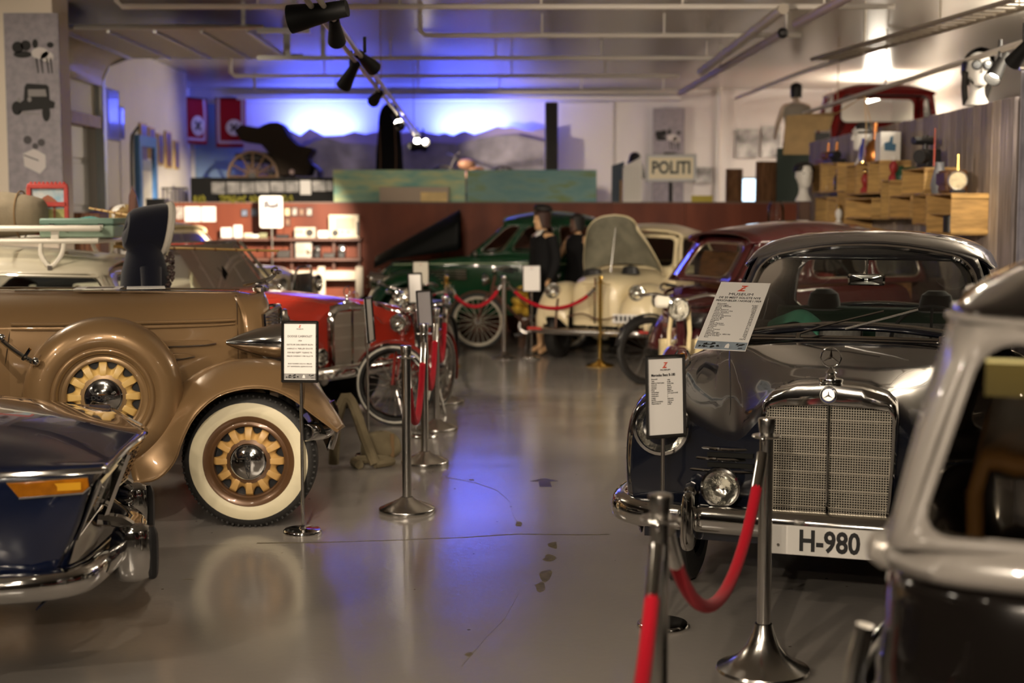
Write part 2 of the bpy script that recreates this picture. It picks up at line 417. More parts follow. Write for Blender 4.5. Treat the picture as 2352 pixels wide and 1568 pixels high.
# white fence in front of the stage
f = thing('white_fence', 'low white painted timber rail fence in front of the panelled stage', 'fence')
CREAMW = mat('cream_timber', (.58, .52, .42), .5)
for z in (.80, .36): box('rail', (-2.95, 19.62, z), (1.8, .05, .13), CREAMW, f, bev=.01)
for x in (-2.62, -2.1, -3.6): box('post', (x, 19.57, .46), (.10, .06, .93), CREAMW, f, bev=.01)
# shelves on the lit left part
def wood(n, c, c2, **k): return mat(n, c, .5, col2=c2, nscale=4, stretch=k.get('st', (.3, .3, 5)))
SHELFM = mat('shelf_brown', (.10, .035, .02), .45)
for i, py in enumerate((546, 592)):
    a = at(507, py, 19.7); b = at(830, py, 19.7)
    s_ = thing('wall_shelf', ('dark brown wall shelf, the upper of two on the lit panelling', 'dark brown wall shelf, the lower of two on the lit panelling')[i], 'shelf')
    box('board', ((a.x + b.x) / 2, 19.77, a.z - .02), (b.x - a.x, .36, .035), SHELFM, s_)
    for t in (.02, .5, .8, .98): box('bracket', (a.x + (b.x - a.x) * t, 19.85, a.z - .16), (.03, .2, .25), SHELFM, s_)
# black parapet with photographs
pb = struct(box('trim_3', ((at(440, 440, 20.1).x + at(765, 440, 20.1).x) / 2, 20.1, 1.975), (2.0, .06, .35), mat('parapet_black', (.004, .004, .004), .9)))
gn = 'photographs on the black parapet'
PHOTO = mat('photo_grey', (.12, .115, .11), .5, noise=.75, nscale=9)
PHOTOB = mat('photo_white', (.2, .195, .185), .5)
names = ['with a dark house at its foot', 'with a pale sky', 'darkest of the row', 'with a black hillside across it', 'with a pale lower half', 'with a blurred dark band', '', 'beside the upright white card', 'cut by the teal painted panel']
for i, (x0, x1, ya, yb) in enumerate(((485, 517, 418, 445), (520, 551, 418, 444), (553, 585, 418, 443), (587, 618, 417, 442), (621, 653, 417, 441), (655, 686, 416, 441), (689, 714, 414, 447), (717, 748, 415, 439), (750, 764, 415, 438))):
    a = at(x0, ya, 20.04); b = at(x1, yb, 20.04)
    lab = 'small upright white text card on the black parapet' if i == 6 else 'small grey landscape photograph on the black parapet, ' + names[i]
    tag(box('photograph', ((a.x + b.x) / 2, 20.055, (a.z + b.z) / 2), (b.x - a.x, .02, a.z - b.z), PHOTOB if i == 6 else PHOTO), lab, 'photograph', gn)
# teal painted parapet panels
def teal(nm, c1, c2, c3):
    m = mat(nm, c1, .55); nt = m.node_tree; b = nt.nodes['Principled BSDF']
    tc = nt.nodes.new('ShaderNodeTexCoord'); mp = nt.nodes.new('ShaderNodeMapping'); mp.inputs['Scale'].default_value = (1.2, 1, 5)
    n = nt.nodes.new('ShaderNodeTexNoise'); n.inputs['Scale'].default_value = 2.2; n.inputs['Detail'].default_value = 6
    r = nt.nodes.new('ShaderNodeValToRGB'); e = r.color_ramp.elements
    e[0].position = .36; e[0].color = (*c1, 1); e[1].position = .7; e[1].color = (*c3, 1); q = e.new(.52); q.color = (*c2, 1)
    nt.links.new(tc.outputs['Object'], mp.inputs[0]); nt.links.new(mp.outputs[0], n.inputs[0]); nt.links.new(n.outputs['Fac'], r.inputs[0]); nt.links.new(r.outputs[0], b.inputs['Base Color'])
    return m
for i, (x0, x1, m) in enumerate(((765, 1069, teal('teal_paint_a', (.16, .38, .33), (.30, .48, .33), (.52, .56, .27))), (1072, 1370, teal('teal_paint_b', (.11, .27, .28), (.16, .31, .29), (.16, .24, .07))))):
    a = at(x0, 390, 20.3); b = at(x1, 464, 20.3)
    tag(box('painted_panel', ((a.x + b.x) / 2, 20.3, (a.z + 1.812) / 2), (b.x - a.x, .05, a.z - 1.812), m, bev=.004),
        ('pale teal and yellow painted parapet panel behind the tan box', 'darker teal painted parapet panel above the green car')[i], 'panel')
a = at(871, 429, 20.05); b = at(1031, 464, 20.05)
o = thing('tan_box', 'tan cardboard display box in front of the pale teal panel', 'box')
box('box_body', ((a.x + b.x) / 2, 20.14, (a.z + 1.812) / 2), (b.x - a.x, .18, a.z - 1.812), mat('tan_card', (.42, .34, .26), .6), o, bev=.005)
a2 = at(966, 441, 20.04); b2 = at(1027, 463, 20.04)
box('lit_label', ((a2.x + b2.x) / 2, 20.042, (a2.z + b2.z) / 2), (b2.x - a2.x, .012, a2.z - b2.z), mat('yellow_label', (.85, .62, .25), .5, noise=.3, nscale=4), o)
# mountain scenery boards
def board(pts, d, base, m, name, label):
    P = [at(x, y, d) for x, y in pts]
    poly = [(p.x, p.z) for p in P] + [(P[-1].x, base), (P[0].x, base)]
    return tag(MB().prism(poly, (0, d, 0), (1, 0, 0), (0, 0, 1), .03).build(name, m, ang=0), label, 'scenery')
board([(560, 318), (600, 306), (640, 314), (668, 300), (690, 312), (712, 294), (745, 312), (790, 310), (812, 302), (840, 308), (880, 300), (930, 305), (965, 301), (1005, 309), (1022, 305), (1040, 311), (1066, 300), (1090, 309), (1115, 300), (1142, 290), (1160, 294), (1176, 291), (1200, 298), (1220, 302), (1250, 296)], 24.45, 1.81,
      mat('scenery_blue_spill', (.36, .31, .50), .7), 'mountain_board', 'cut out mountain ridge board on the stage, blue spill light in its violet colour')  # violet carries the blue spill light on the ridge
board([(560, 350), (640, 345), (690, 340), (722, 326), (748, 316), (790, 328), (840, 330), (900, 338), (940, 330), (990, 326), (1050, 330), (1100, 318), (1140, 311), (1185, 309), (1250, 326)], 24.25, 1.81,
      mat('scenery_grey', (.32, .30, .34), .7, noise=.5, nscale=2.5, bump=.3, bscale=6), 'mountain_board', 'grey rocky mountain board standing before the violet ridge')
tag(box('cloud_soffit', (-.9, 24.75, 3.6), (7.6, .4, .06), mat('soffit_white', (.55, .53, .52), .5)), 'long white soffit strip along the top of the stage back wall', 'soffit')
# blue wash lamps behind the ridge
for i, px in enumerate((738, 1082)):
    c = at(px, 320, 24.66)
    o = thing('wash_lamp', ('black blue-light wash lamp bar hidden behind the ridge by the cannon', 'black blue-light wash lamp bar hidden behind the ridge by the old motorcycle')[i], 'lamp', c)
    box('lamp_bar', (0, 0, 0), (1.1, .08, .08), BLACK, o)
    for q in (-.4, .4): box('stand_leg', (q, 0, (1.81 - c.z) / 2 - .02), (.03, .03, c.z - 1.81 - .04), BLACK, o)
    box('diffuser', (0, .02, .043), (1.06, .05, .006), mat('blue_diffuser', (.10, .09, 1.0), .4, emit=14), o)
    L = bpy.data.lights.new('wash_light', 'AREA'); L.shape = 'RECTANGLE'; L.size = 1.15; L.size_y = .05; L.energy = 72; L.color = BLUE
    lo = bpy.data.objects.new('wash_light', L); C.objects.link(lo); lo.parent = o; lo.location = (0, 0.01, .06); lo.rotation_euler = (math.radians(180 - 14), 0, 0)

# ------------------------------------------------------------------ lamp rails with spot heads
def spot_head(parent, p, tgt, lit=True, watts=SPOT_W, size=62, scale=1.0, front=None, blend=.7, col=WARM):
    p = Vector(p); d = (Vector(tgt) - p).normalized()
    o = thing('spotlight', front or 'black spotlight head', 'spotlight', p)
    k = scale
    MB().cyl((0, 0, .16 * k), (0, 0, .05 * k), .012 * k, n=8).build('stem', BLACK, o)
    MB().lathe([(0, -.10 * k), (.032 * k, -.10 * k), (.036 * k, -.02 * k), (.052 * k, .10 * k), (.055 * k, .13 * k), (.050 * k, .13 * k), (.046 * k, .10 * k), (.030 * k, .03 * k), (0, .02 * k)], (0, 0, 0), d, 18).build('lamp_housing', mat('lamp_black', (.005, .005, .005), .6, spec=.2), o)
    if lit:
        MB().lathe([(0, .07 * k), (.042 * k, .07 * k)], (0, 0, 0), d, 16).build('bulb_face', mat('lit_bulb', (1, .86, .66), .4, emit=40), o)
        if lit == 2: return o
        L = bpy.data.lights.new('spot_light', 'SPOT'); L.energy = watts; L.color = col; L.spot_size = math.radians(size); L.spot_blend = blend; L.shadow_soft_size = .035
        lo = bpy.data.objects.new('spot_light', L); C.objects.link(lo); lo.parent = o; lo.location = d * (.15 * k)
        lo.rotation_euler = d.to_track_quat('-Z', 'Y').to_euler()
    return o
RZ = 2.82
def rail(name, label, a, b):
    o = thing(name, label, 'lamp rail')
    a = Vector(a); b = Vector(b); n = (b - a).normalized(); sx = Vector((.035, 0, 0))
    RM = mat('rail_white', (.58, .54, .48), .35)
    MB().tube([a - sx, b - sx], .016, 8).build('rail_tube', RM, o); MB().tube([a + sx, b + sx], .016, 8).build('rail_tube', RM, o)
    L = (b - a).length; k = 0.4
    while k < L: 
        p = a + n * k; MB().tube([p - sx, p + sx], .008, 5).build('cross_tie', RM, o); k += 1.2
    for t in (.08, .36, .64, .92):
        p = a.lerp(b, t); MB().tube([p, (p.x, p.y, ZC)], .006, 5).build('suspension_wire', mat('wire_tan', (.30, .22, .15), .5), o)
    return o
rail('lamp_rail', 'white lamp rail hanging lengthwise over the aisle with black spotlights', (-.77, -3.2, RZ), (-1.46, 22.6, RZ))
rail('lamp_rail', 'white lamp rail hanging above the plank wall with lit spotlights', (4.10, -3.2, 3.02), (3.95, 19.3, 3.00))
rail('lamp_rail', 'added white lamp rail along the side wall, out of view', (-4.0, -3.2, 3.0), (-4.0, 9.6, 3.0))  # this side rail is added and stays out of view
def on1(y): return (-.77 - .69 * (y + 3.2) / 25.8, y, RZ - .16)
def on2(y): return (4.10 - .15 * (y + 3.2) / 22.5, y, 2.86)
AIM = [
 # y on rail 1, target, watts, lit, text
 (-1.6, (-2.4, 7.2, .5), 1.8, 'lit black spotlight on the aisle rail aimed at the gold car'),
 (-0.6, (1.35, 6.0, .6), 2.3, 'lit black spotlight on the aisle rail aimed at the black saloon'),
 (1.2, (1.9, 7.4, .8), .6, 'lit black spotlight on the aisle rail aimed over the black saloon roof'),
 (2.2, (.2, 6.0, .0), .55, 'lit black spotlight on the aisle rail aimed down the open aisle'),
 (3.6, (-2.2, 7.6, .9), 1.1, 'lit black spotlight on the aisle rail above the navy car bonnet'),
 (5.5, (4.05, 13.2, 1.9), 2.8, 'added spotlight on the aisle rail, out of view, brightening the plank wall by the curtain'),  # this spot and the next are added to brighten planks and crates
 (5.9, (4.05, 16.4, 1.9), 3.4, 'added spotlight on the aisle rail, out of view, brightening the far crates'),
 (5.2, (-.1, 10.5, .0), .5, 'lit black spotlight on the aisle rail aimed at the chrome barrier posts'),
]
for y, t, k, lab in AIM: spot_head(None, on1(y), t, True, SPOT_W * k, front=lab)
spot_head(None, at(740, 30, 8.0), (-4, 8.5, 2.3), False, scale=1.45, front='large black unlit spotlight turned sideways on the aisle rail')
spot_head(None, at(770, 66, 8.6), (-1.2, 12, 1), False, scale=1.0, front='black unlit spotlight behind the large sideways one')
for px, py, tx, lab, li, ang in ((806, 168, (-2.6, 12.6, .8), 'black spotlight on the aisle rail pointing down over the red car', 1.2, 70), (838, 138, (1.3, 15.9, .6), 'black spotlight pointing across the aisle from a double bracket', 1.7, 60), (866, 222, (-3.75, 19.9, 1.0), 'black spotlight on the aisle rail near the stage backdrop', 30, 30)):
    d = {806: 10.9, 838: 10.6, 866: 13.6}[px]; p = at(px, py, d)
    spot_head(None, p, tx, True, SPOT_W * li, ang, scale=1.05, front=lab, blend=.45)
for px, py, d, lab, t in ((910, 272, 17.2, 'lit spotlight glaring at the far part of the aisle rail', (.3, 12.6, .3)), (958, 320, 21.8, 'first of two lit spotlights at the stage end of the aisle rail', (-1.0, 15, .6)), (972, 322, 22.0, 'second of two lit spotlights at the stage end of the aisle rail', (1.5, 14.6, .6))):
    spot_head(None, at(px, py, d), t, 2, front=lab, scale=1.1)
spot_head(None, at(2296, 150, 11.9), (2.4, 10.4, .6), True, SPOT_W * .3, 80, scale=1.3, front='lit white-glowing spotlight beside the goggled head')
spot_head(None, at(2352, 112, 11.0), (3.2, 12.6, 1.5), True, SPOT_W * .5, 80, scale=1.2, front='black spotlight at the rail end above the grey curtain')
for y, t, k, lab in ((1.0, (1.6, 4.2, .4), .3, 'lit spotlight on the plank wall rail near the two-tone car'), (8.2, (1.8, 12.0, .8), .8, 'lit spotlight on the plank wall rail aimed at the maroon car')):
    spot_head(None, on2(y), t, True, SPOT_W * k, 75, front=lab)
for y, t, k, lab in ((1.4, (-2.0, 5.6, .3), .9, 'lit spotlight on the added side rail aimed at the navy car'), (4.6, (-2.6, 7.8, .9), .8, 'lit spotlight on the added side rail aimed at the gold bonnet'), (8.6, (-3.6, 10.6, 1.4), .5, 'lit spotlight on the added side rail aimed at the roof rack'), (9.2, (-4.5, 13.9, 2.3), 1.8, 'added spotlight on the added side rail brightening the pillar poster')):  # spots on the added side rail, the last one brightens the pillar poster
    spot_head(None, (-4.0, y, 2.84), t, True, SPOT_W * k, 75 if y < 9 else 45, front=lab)
# spots added on the aisle rail to brighten boards, sign wall and side wall
spot_head(None, on1(16.4), (-.9, 24.3, 2.5), True, SPOT_W * .3, 34, front='added spotlight on the aisle rail brightening the mountain boards')
for y, t, k, z_, lab in ((22.2, (2.6, 25, 2.3), 1.5, 90, 'added spotlight at the stage end brightening the police sign wall'), (21.6, (-5.0, 19.6, 2.4), 1.1, 75, 'added spotlight at the stage end brightening the sunset panel wall'), (22.4, (-4.4, 24.5, 2.6), .3, 60, 'lit spotlight at the stage end turned to the red flags')):
    spot_head(None, on1(y), t, True, SPOT_W * k, z_, front=lab)
# fluorescent tubes: one behind the cable ladder, the rest added to brighten
def tube_lamp(c, ln, label, k=1.0, rz=0):
    o = thing('tube_lamp', label, 'lamp', c, rz)
    box('lamp_housing', (0, 0, .06), (.12, ln, .05), WHITE, o)
    MB().cyl((0, -ln / 2 + .03, 0), (0, ln / 2 - .03, 0), .016, n=10).build('glowing_tube', mat('tube_glow', (1, .90, .74), .4, emit=TUBE_W * 2.2), o)
    for up in (0, 1):
        L = bpy.data.lights.new('tube_light', 'AREA'); L.shape = 'RECTANGLE'; L.size = .05; L.size_y = ln; L.energy = TUBE_W * (2.5, 4)[up] * k; L.color = (1, .88, .71)
        lo = bpy.data.objects.new('tube_light', L); C.objects.link(lo); lo.parent = o; lo.location = (0, 0, (-.03, .10)[up]); lo.rotation_euler = (math.pi * up, 0, 0)
    for y in (-ln / 2 + .1, ln / 2 - .1): MB().tube([(0, y, .08), (0, y, ZC - c[2])], .006, 5).build('suspension_wire', BLACK, o)
for c, ln, k, lab in (((4.9, 11.4, 3.42), 1.5, 2.4, 'glowing tube lamp under the ceiling behind the cable ladder'), ((5.3, 14.2, 3.42), 1.2, 1.0, 'added tube lamp under the ceiling brightening the red truck cab'),  # the second tube is there to brighten the truck cab
                      ((.6, -2.6, 3.42), 1.5, .25, 'added tube lamp at the unseen entrance end for ambient light'), ((-2.6, 2.6, 3.42), 1.5, .25, 'added tube lamp out of view above the navy car for ambient light'),  # both out of view, added for ambient light on the ceiling
                      ((5.7, 22.5, 3.42), 1.2, 2.6, 'added tube lamp beyond the red truck cab brightening the far right'), ((-4.7, 10.2, 3.42), 1.5, 1.1, 'added tube lamp out of view above the roof rack brightening the overhead door and pillar')):  # both added, for the far right and for the overhead door and pillar
    tube_lamp(c, ln, lab, k)
# ================================================================== CAR TOOLKIT  (car frame: x forward, y left, z up, ground z=0)
def wheel(car, c, r, w, side, style='disc', rimm=None, capm=None, white=False, rr=None):
    c = Vector(c); ax = (0, side, 0); rr = rr or r * .60
    rimm = rimm or CHROME; capm = capm or CHROME; h = w / 2
    T = MB().lathe(([(0, -h * .55), (rr, -h * .55)] if style == 'disc' else []) + [(rr, -h * .8), (rr + .02, -h), (r * .86, -h), (r * .96, -h * .82), (r, -h * .5), (r, h * .5), (r * .965, h * .82), (r * .90, h * .98), (rr + .03, h * 1.02), (rr + .005, h * .9), (rr, h * .7)], c, ax, 48).build('wheel', RUBBER, car)
    if white: MB().lathe([(r * .90, h * .99), (r * .80, h * 1.07), (rr + .03, h * 1.07), (rr + .006, h * .98)], c, ax, 48).build('white_wall', WHITEWALL, T)
    if style == 'disc':
        MB().lathe([(rr + .012, h * .92), (rr, h * 1.0), (rr - .015, h * .85), (rr * .80, h * .62), (rr * .62, h * .72), (rr * .4, h * .8), (0, h * .8)], c, ax, 32).build('rim', rimm, T)
        MB().lathe([(rr * .52, h * .75), (rr * .50, h * .95), (rr * .35, h * 1.12), (0, h * 1.18)], c, ax, 24).build('hub_cap', capm, T)
    elif style == 'spoke':
        MB().lathe([(rr + .012, h * .92), (rr, h), (rr - .02, h * .7), (rr - .02, -h * .7)], c, ax, 40).build('rim', rimm, T)
        x, y, z = axes(ax); s = MB()
        for k in range(24):
            a = 2 * math.pi * k / 24; e = (x * math.cos(a) + y * math.sin(a)); o2 = 2 * math.pi * .35 / 24 * (1 if k % 2 else -1)
            e2 = x * math.cos(a + o2 * 3) + y * math.sin(a + o2 * 3)
            s.tube([c + e * (rr - .015), c + e2 * (.035) + z * (h * (.8 if k % 2 else -.8))], .0035, 4, caps=False)
        s.build('spokes', rimm, T)
        MB().cyl(c - z * h, c + z * h, .04, n=12).build('hub', capm, T)
    return T
def wood_wheel_12(car, c, r, w, side, rr, rim, pale, cap_txt_rot=0):
    "tyre with white wall, brown rim, scalloped spoke centre and chrome cap with raised lettering"
    c = Vector(c); ax = Vector((0, side, 0)); h = w / 2
    T = MB().lathe([(rr, -h), (r * .86, -h), (r * .96, -h * .82), (r, -h * .55), (r, h * .55), (r * .985, h * .72), (r * .95, h * .9), (r * .875, h * 1.0), (rr + .03, h * 1.02), (rr, h * .8)], c, ax, 64).build('wheel', RUBBER, car)
    x, y, z = axes(ax)
    tb = MB()
    for k in range(72):
        a = 2 * math.pi * k / 72; e = x * math.cos(a) + y * math.sin(a); t = -x * math.sin(a) + y * math.cos(a)
        M = Matrix((e, t, z)).transposed()
        tb.box(c + e * (r * .975) + z * h * .80, (.012, .010, .018), M)
    tb.build('tread_blocks', RUBBER, T)['kind'] = 'stuff'
    MB().lathe([(r * .878, h * 1.0), (r * .855, h * 1.04), (r * .76, h * 1.12), (rr + .045, h * 1.10), (rr + .028, h * 1.02)], c, ax, 64).build('white_wall', WHITEWALL, T)
    MB().lathe([(rr + .030, h * .98), (rr + .026, h * 1.06), (rr + .010, h * 1.04), (rr - .004, h * .90), (rr - .012, h * .92), (rr - .020, h * .98), (rr - .028, h * .90), (rr - .032, h * .60), (rr - .028, h * .3)], c, ax, 64).build('rim', rim, T)
    # scalloped centre: 12 lobes
    rows = []; N = 12 * 16; R1 = rr - .030
    for q in range(6):
        row = []
        for k in range(N):
            a = 2 * math.pi * k / N; tt = abs(((12 * a / (2 * math.pi)) % 1) - .5); s = 1 - (math.sqrt(1 - (tt / .30) ** 2) if tt < .30 else 0)
            ro = R1 * (.79 + .215 * s)
            ri = R1 * .56
            t = q / 5; rad = ri + (ro - ri) * t
            hh = h * (.92 - .25 * t - .22 * t * t * (1 - s) + .12 * math.sin(math.pi * t) * s)
            row.append(c + (x * math.cos(a) + y * math.sin(a)) * rad + z * hh)
        rows.append(row)
    MB().grid(rows, True).build('spoke_centre', pale, T, solid=.006)
    # dark drum behind
    MB().lathe([(0, h * .2), (R1 + .01, h * .2)], c, ax, 32).build('brake_drum', BLACK, T)
    MB().lathe([(R1 * .62, h * .86), (R1 * .64, h * .96), (R1 * .52, h * 1.02)], c, ax, 40).build('hub_ring', rim, T)
    MB().lathe([(R1 * .53, h * .98), (R1 * .52, h * 1.10), (R1 * .49, h * 1.16), (R1 * .47, h * 1.15), (R1 * .30, h * 1.36), (R1 * .15, h * 1.43), (0, h * 1.45)], c, ax, 40).build('hub_cap', CHROME, T)
    # raised badge: pointed lens outline and letters
    dv = x * math.cos(cap_txt_rot) + y * math.sin(cap_txt_rot); pv = z.cross(dv)
    o = c + z * (h * 1.47)
    pts = []
    for k in range(25):
        t = -1 + 2 * k / 24; pts.append(o + dv * (t * R1 * .47) + pv * (R1 * .075 * (1 - t * t)) - z * (h * .30 * t * t))
    for k in range(24, -1, -1):
        t = -1 + 2 * k / 24; pts.append(o + dv * (t * R1 * .47) - pv * (R1 * .075 * (1 - t * t)) - z * (h * .30 * t * t))
    MB().tube(pts, .0013, 4, closed=True).build('badge_outline', BLACK, T)
    text('DODGE', .030, o + z * .002, dv, pv, BLACK, T, name='badge_lettering', ext=.0008, sx=1.15, bold=.0005)
    return T
def panel(mb, q, car, gm=GLASS, tm=None, marg=(.04, .04, .04, .04), rad=.05, bulge=0, tr=.008, nseg=3, name='window_glass', gl=True):
    "body-coloured frame with a rounded opening (added to mb), a glass pane and an optional trim tube. marg = left,right,bottom,top"
    p00, p10, p11, p01 = [Vector(v) for v in q]
    nrm = (p10 - p00).cross(p01 - p00).normalized()
    W = ((p10 - p00).length + (p11 - p01).length) / 2; Hh = ((p01 - p00).length + (p11 - p10).length) / 2
    def S(u, v):
        return p00.lerp(p10, u).lerp(p01.lerp(p11, u), v) + nrm * (bulge * 4 * u * (1 - u))
    l, r, b, t = marg; x0, x1, y0, y1 = l, W - r, b, Hh - t
    rad = min(rad, (x1 - x0) * .48, (y1 - y0) * .48)
    inn = []; out = []
    cs = ((x1 - rad, y1 - rad, 0), (x0 + rad, y1 - rad, 90), (x0 + rad, y0 + rad, 180), (x1 - rad, y0 + rad, 270))
    for ci, (cx, cy, a) in enumerate(cs):
        for k in range(5):
            th = math.radians(a + 22.5 * k); dx, dy = math.cos(th), math.sin(th)
            ix, iy = cx + rad * dx, cy + rad * dy
            f = []
            if dx > 1e-6: f.append((W - cx) / dx)
            if dx < -1e-6: f.append(-cx / dx)
            if dy > 1e-6: f.append((Hh - cy) / dy)
            if dy < -1e-6: f.append(-cy / dy)
            m = min(f)
            ox, oy = cx + m * dx, cy + m * dy
            if k == 2: ox, oy = (W if a in (0, 270) else 0), (Hh if a in (0, 90) else 0)
            inn.append((ix, iy)); out.append((ox, oy))
        nx, ny, na = cs[(ci + 1) % 4]; th = math.radians(a + 90); e0 = inn[-1]; e1 = (nx + rad * math.cos(math.radians(na)), ny + rad * math.sin(math.radians(na)))
        for k in range(1, nseg + 1):
            f = k / (nseg + 1); ix, iy = e0[0] + (e1[0] - e0[0]) * f, e0[1] + (e1[1] - e0[1]) * f
            inn.append((ix, iy))
            if ci == 0: out.append((ix, Hh))
            elif ci == 1: out.append((0, iy))
            elif ci == 2: out.append((ix, 0))
            else: out.append((W, iy))
    uv = lambda P: S(P[0] / W, P[1] / Hh)
    I = [uv(p) for p in inn]; O = [uv(p) for p in out]; n = len(I)
    if mb is not None: mb.grid([O, I], True)
    if gl:
        cx, cy = (x0 + x1) / 2, (y0 + y1) / 2
        rows = [[uv((cx + (p[0] - cx) * f, cy + (p[1] - cy) * f)) - nrm * .004 for p in inn] for f in (1, .66, .33)]
        g = MB().grid(rows, True); g.add(rows[-1], [tuple(range(n))]); g.build(name, gm, car)
    if tm: MB().tube([p + nrm * .003 for p in I], tr, 6, closed=True).build('window_trim', tm, car)
    return I
def shell(car, paint, stations, arches=(), name='body', ru=3, rv=3, cap=True):
    "lower body: stations (x, half width, bottom, shoulder z, centre z). arches (x, radius, centre z) lift the bottom edge"
    st = sorted(stations)
    def at_x(x):
        for a, b in zip(st, st[1:]):
            if a[0] <= x <= b[0]:
                t = (x - a[0]) / (b[0] - a[0]); return [a[i] + (b[i] - a[i]) * t for i in range(5)]
    xs = [s[0] for s in st]
    for xc, R, zc in arches:
        xs += [xc + R * k for k in (-1.02, -.98, -.8, -.5, 0, .5, .8, .98, 1.02)]
    xs = sorted(x for x in set(xs) if st[0][0] <= x <= st[-1][0])
    rows = []
    for x in xs:
        _, w_, zb, zs, zc = at_x(x)
        for xa, R, za in arches:
            if abs(x - xa) < R * 1.0: zb = max(zb, za + math.sqrt(max(0, R * R - (x - xa) ** 2)))
        m = (zb + zs) / 2
        rows.append([(x, 0, zc), (x, w_ * .45, zc - (zc - zs) * .12), (x, w_ * .80, zs + (zc - zs) * .45), (x, w_ * .93, zs), (x, w_ * .985, zs - min(.09, (zs - zb) * .3)), (x, w_, m), (x, w_ * .985, zb)])
    # linear along x between arch stations keeps the cut crisp
    R_ = [cr(r, rv) for r in rows]; mb = MB()
    for sg in (1, -1): mb.grid([[Vector((p.x, p.y * sg, p.z)) for p in r] for r in R_])
    if cap:
        for r in (R_[0], R_[-1]):
            ring = list(r) + [Vector((p.x, -p.y, p.z)) for p in reversed(r[1:])]; mb.add(ring, [tuple(range(len(ring)))])
    return mb.build(name, paint, car, ang=45)
def roof(car, paint, x0, x1, w0, zr, crown, name='roof', w1=None, dz1=0, ends=.35, lip=.03, rows_n=6):
    w1 = w1 or w0; rows = []
    for k in range(rows_n):
        t = k / (rows_n - 1); x = x0 + (x1 - x0) * t; w_ = w0 + (w1 - w0) * t; z = zr + dz1 * t
        c = crown * (ends + (1 - ends) * math.sin(math.pi * min(1, max(0, t * .9 + .05))))
        rows.append([(x, 0, z + c), (x, w_ * .5, z + c * .88), (x, w_ * .82, z + c * .52), (x, w_ * .97, z + c * .12), (x, w_ + .012, z - lip)])
    return MB().patch(rows, 3, 3, True).build(name, paint, car, solid=.02)
def greenhouse(car, paint, b, t, splits, wb, wr, zb, zr, gm=GLASS, tm=None, rad=.06, marg=.035, wind=(.05, .05, .04, .05), bulge=.03, both=True, rear=True, name='pillars', front=True):
    "b=(front,rear) x at the belt, t=(front,rear) x at the roof; splits = fractions of pillar positions"
    mb = MB()
    if front: panel(mb, [(b[0], -wb * .93, zb), (b[0], wb * .93, zb), (t[0], wr * .93, zr), (t[0], -wr * .93, zr)], car, gm, tm, wind, rad, bulge, name='windscreen_glass')
    if rear: panel(mb, [(b[1], wb * .9, zb), (b[1], -wb * .9, zb), (t[1], -wr * .9, zr), (t[1], wr * .9, zr)], car, gm, tm, (.16, .16, .06, .06), rad, bulge, name="rear_glass")
    for sg in ((-1, 1) if both else (-1,)):
        ff = [0] + list(splits) + [1]
        for f0, f1 in zip(ff, ff[1:]):
            q = [(b[0] + (b[1] - b[0]) * f1, sg * wb, zb), (b[0] + (b[1] - b[0]) * f0, sg * wb, zb), (t[0] + (t[1] - t[0]) * f0, sg * wr, zr), (t[0] + (t[1] - t[0]) * f1, sg * wr, zr)]
            if sg > 0: q = [q[1], q[0], q[3], q[2]]
            panel(mb, q, car, gm, tm, (marg,) * 4, rad)
        # corner fillers between windscreen and sides
        for i in (0, 1):
            kx = .93 if i == 0 else .9
            if (i == 0 and front) or (i == 1 and rear):
                mb.add([(b[i], sg * wb * kx, zb), (b[i], sg * wb, zb), (t[i], sg * wr, zr), (t[i], sg * wr * kx, zr)], [(0, 1, 2, 3)])
    return mb.build(name, paint, car, solid=.018, ang=60)
def arch_fender(car, paint, xc, side, R, yi, yo, zc, a0, a1, crown=.10, flare=.0, name='fender', n=9):
    "separate wing swept round a wheel; angles in degrees measured from +x over the top"
    rows = []
    for k in range(n + 1):
        t = k / n; a = math.radians(a0 + (a1 - a0) * t); dx, dz = math.cos(a), math.sin(a)
        e = 1 + flare * (abs(t - .5) * 2) ** 2
        ym = yi + (yo - yi) * .45
        rows.append([(xc + dx * R * e * .98, side * yi, zc + dz * R * 1.0), (xc + dx * (R + crown * .75) * e, side * (yi + (yo - yi) * .22), zc + dz * (R + crown * .8)), (xc + dx * (R + crown) * e, side * ym, zc + dz * (R + crown)),
                     (xc + dx * (R + crown * .72) * e, side * (yi + (yo - yi) * .86), zc + dz * (R + crown * .72)), (xc + dx * R * e, side * yo, zc + dz * R), (xc + dx * (R - .035) * e, side * yo, zc + dz * (R - .035))])
    return MB().patch(rows, 3, 3).build(name, paint, car, solid=.012, ang=60)
def headlamp(car, c, r, axis=(1, 0, 0), depth=None, bowl=CHROME, name='headlamp', ring=CHROME):
    c = Vector(c); d = depth or r * 1.1; ax = Vector(axis).normalized()
    B = MB().lathe([(0, -d), (r * .45, -d * .88), (r * .8, -d * .5), (r * .98, -.01), (r, 0)], c, ax, 28).build(name, bowl, car)
    MB().lathe([(r * 1.0, -.012), (r * 1.07, 0), (r * 1.03, .018), (r * .92, .02), (r * .90, .008)], c, ax, 32).build('chrome_ring', ring, B)
    MB().lathe([(r * .92, .004), (r * .6, -r * .30), (r * .25, -r * .45), (0, -r * .48)], c, ax, 28).build('reflector', REFLECTOR, B)
    MB().lathe([(r * .93, .008), (r * .7, r * .17), (r * .35, r * .27), (0, r * .30)], c, ax, 28).build('lens', LENS, B)
    MB().ball(c - ax * r * .1, r * .12, 8).build('bulb', mat('bulb_glass', (.9, .88, .8), .1), B)
    return B
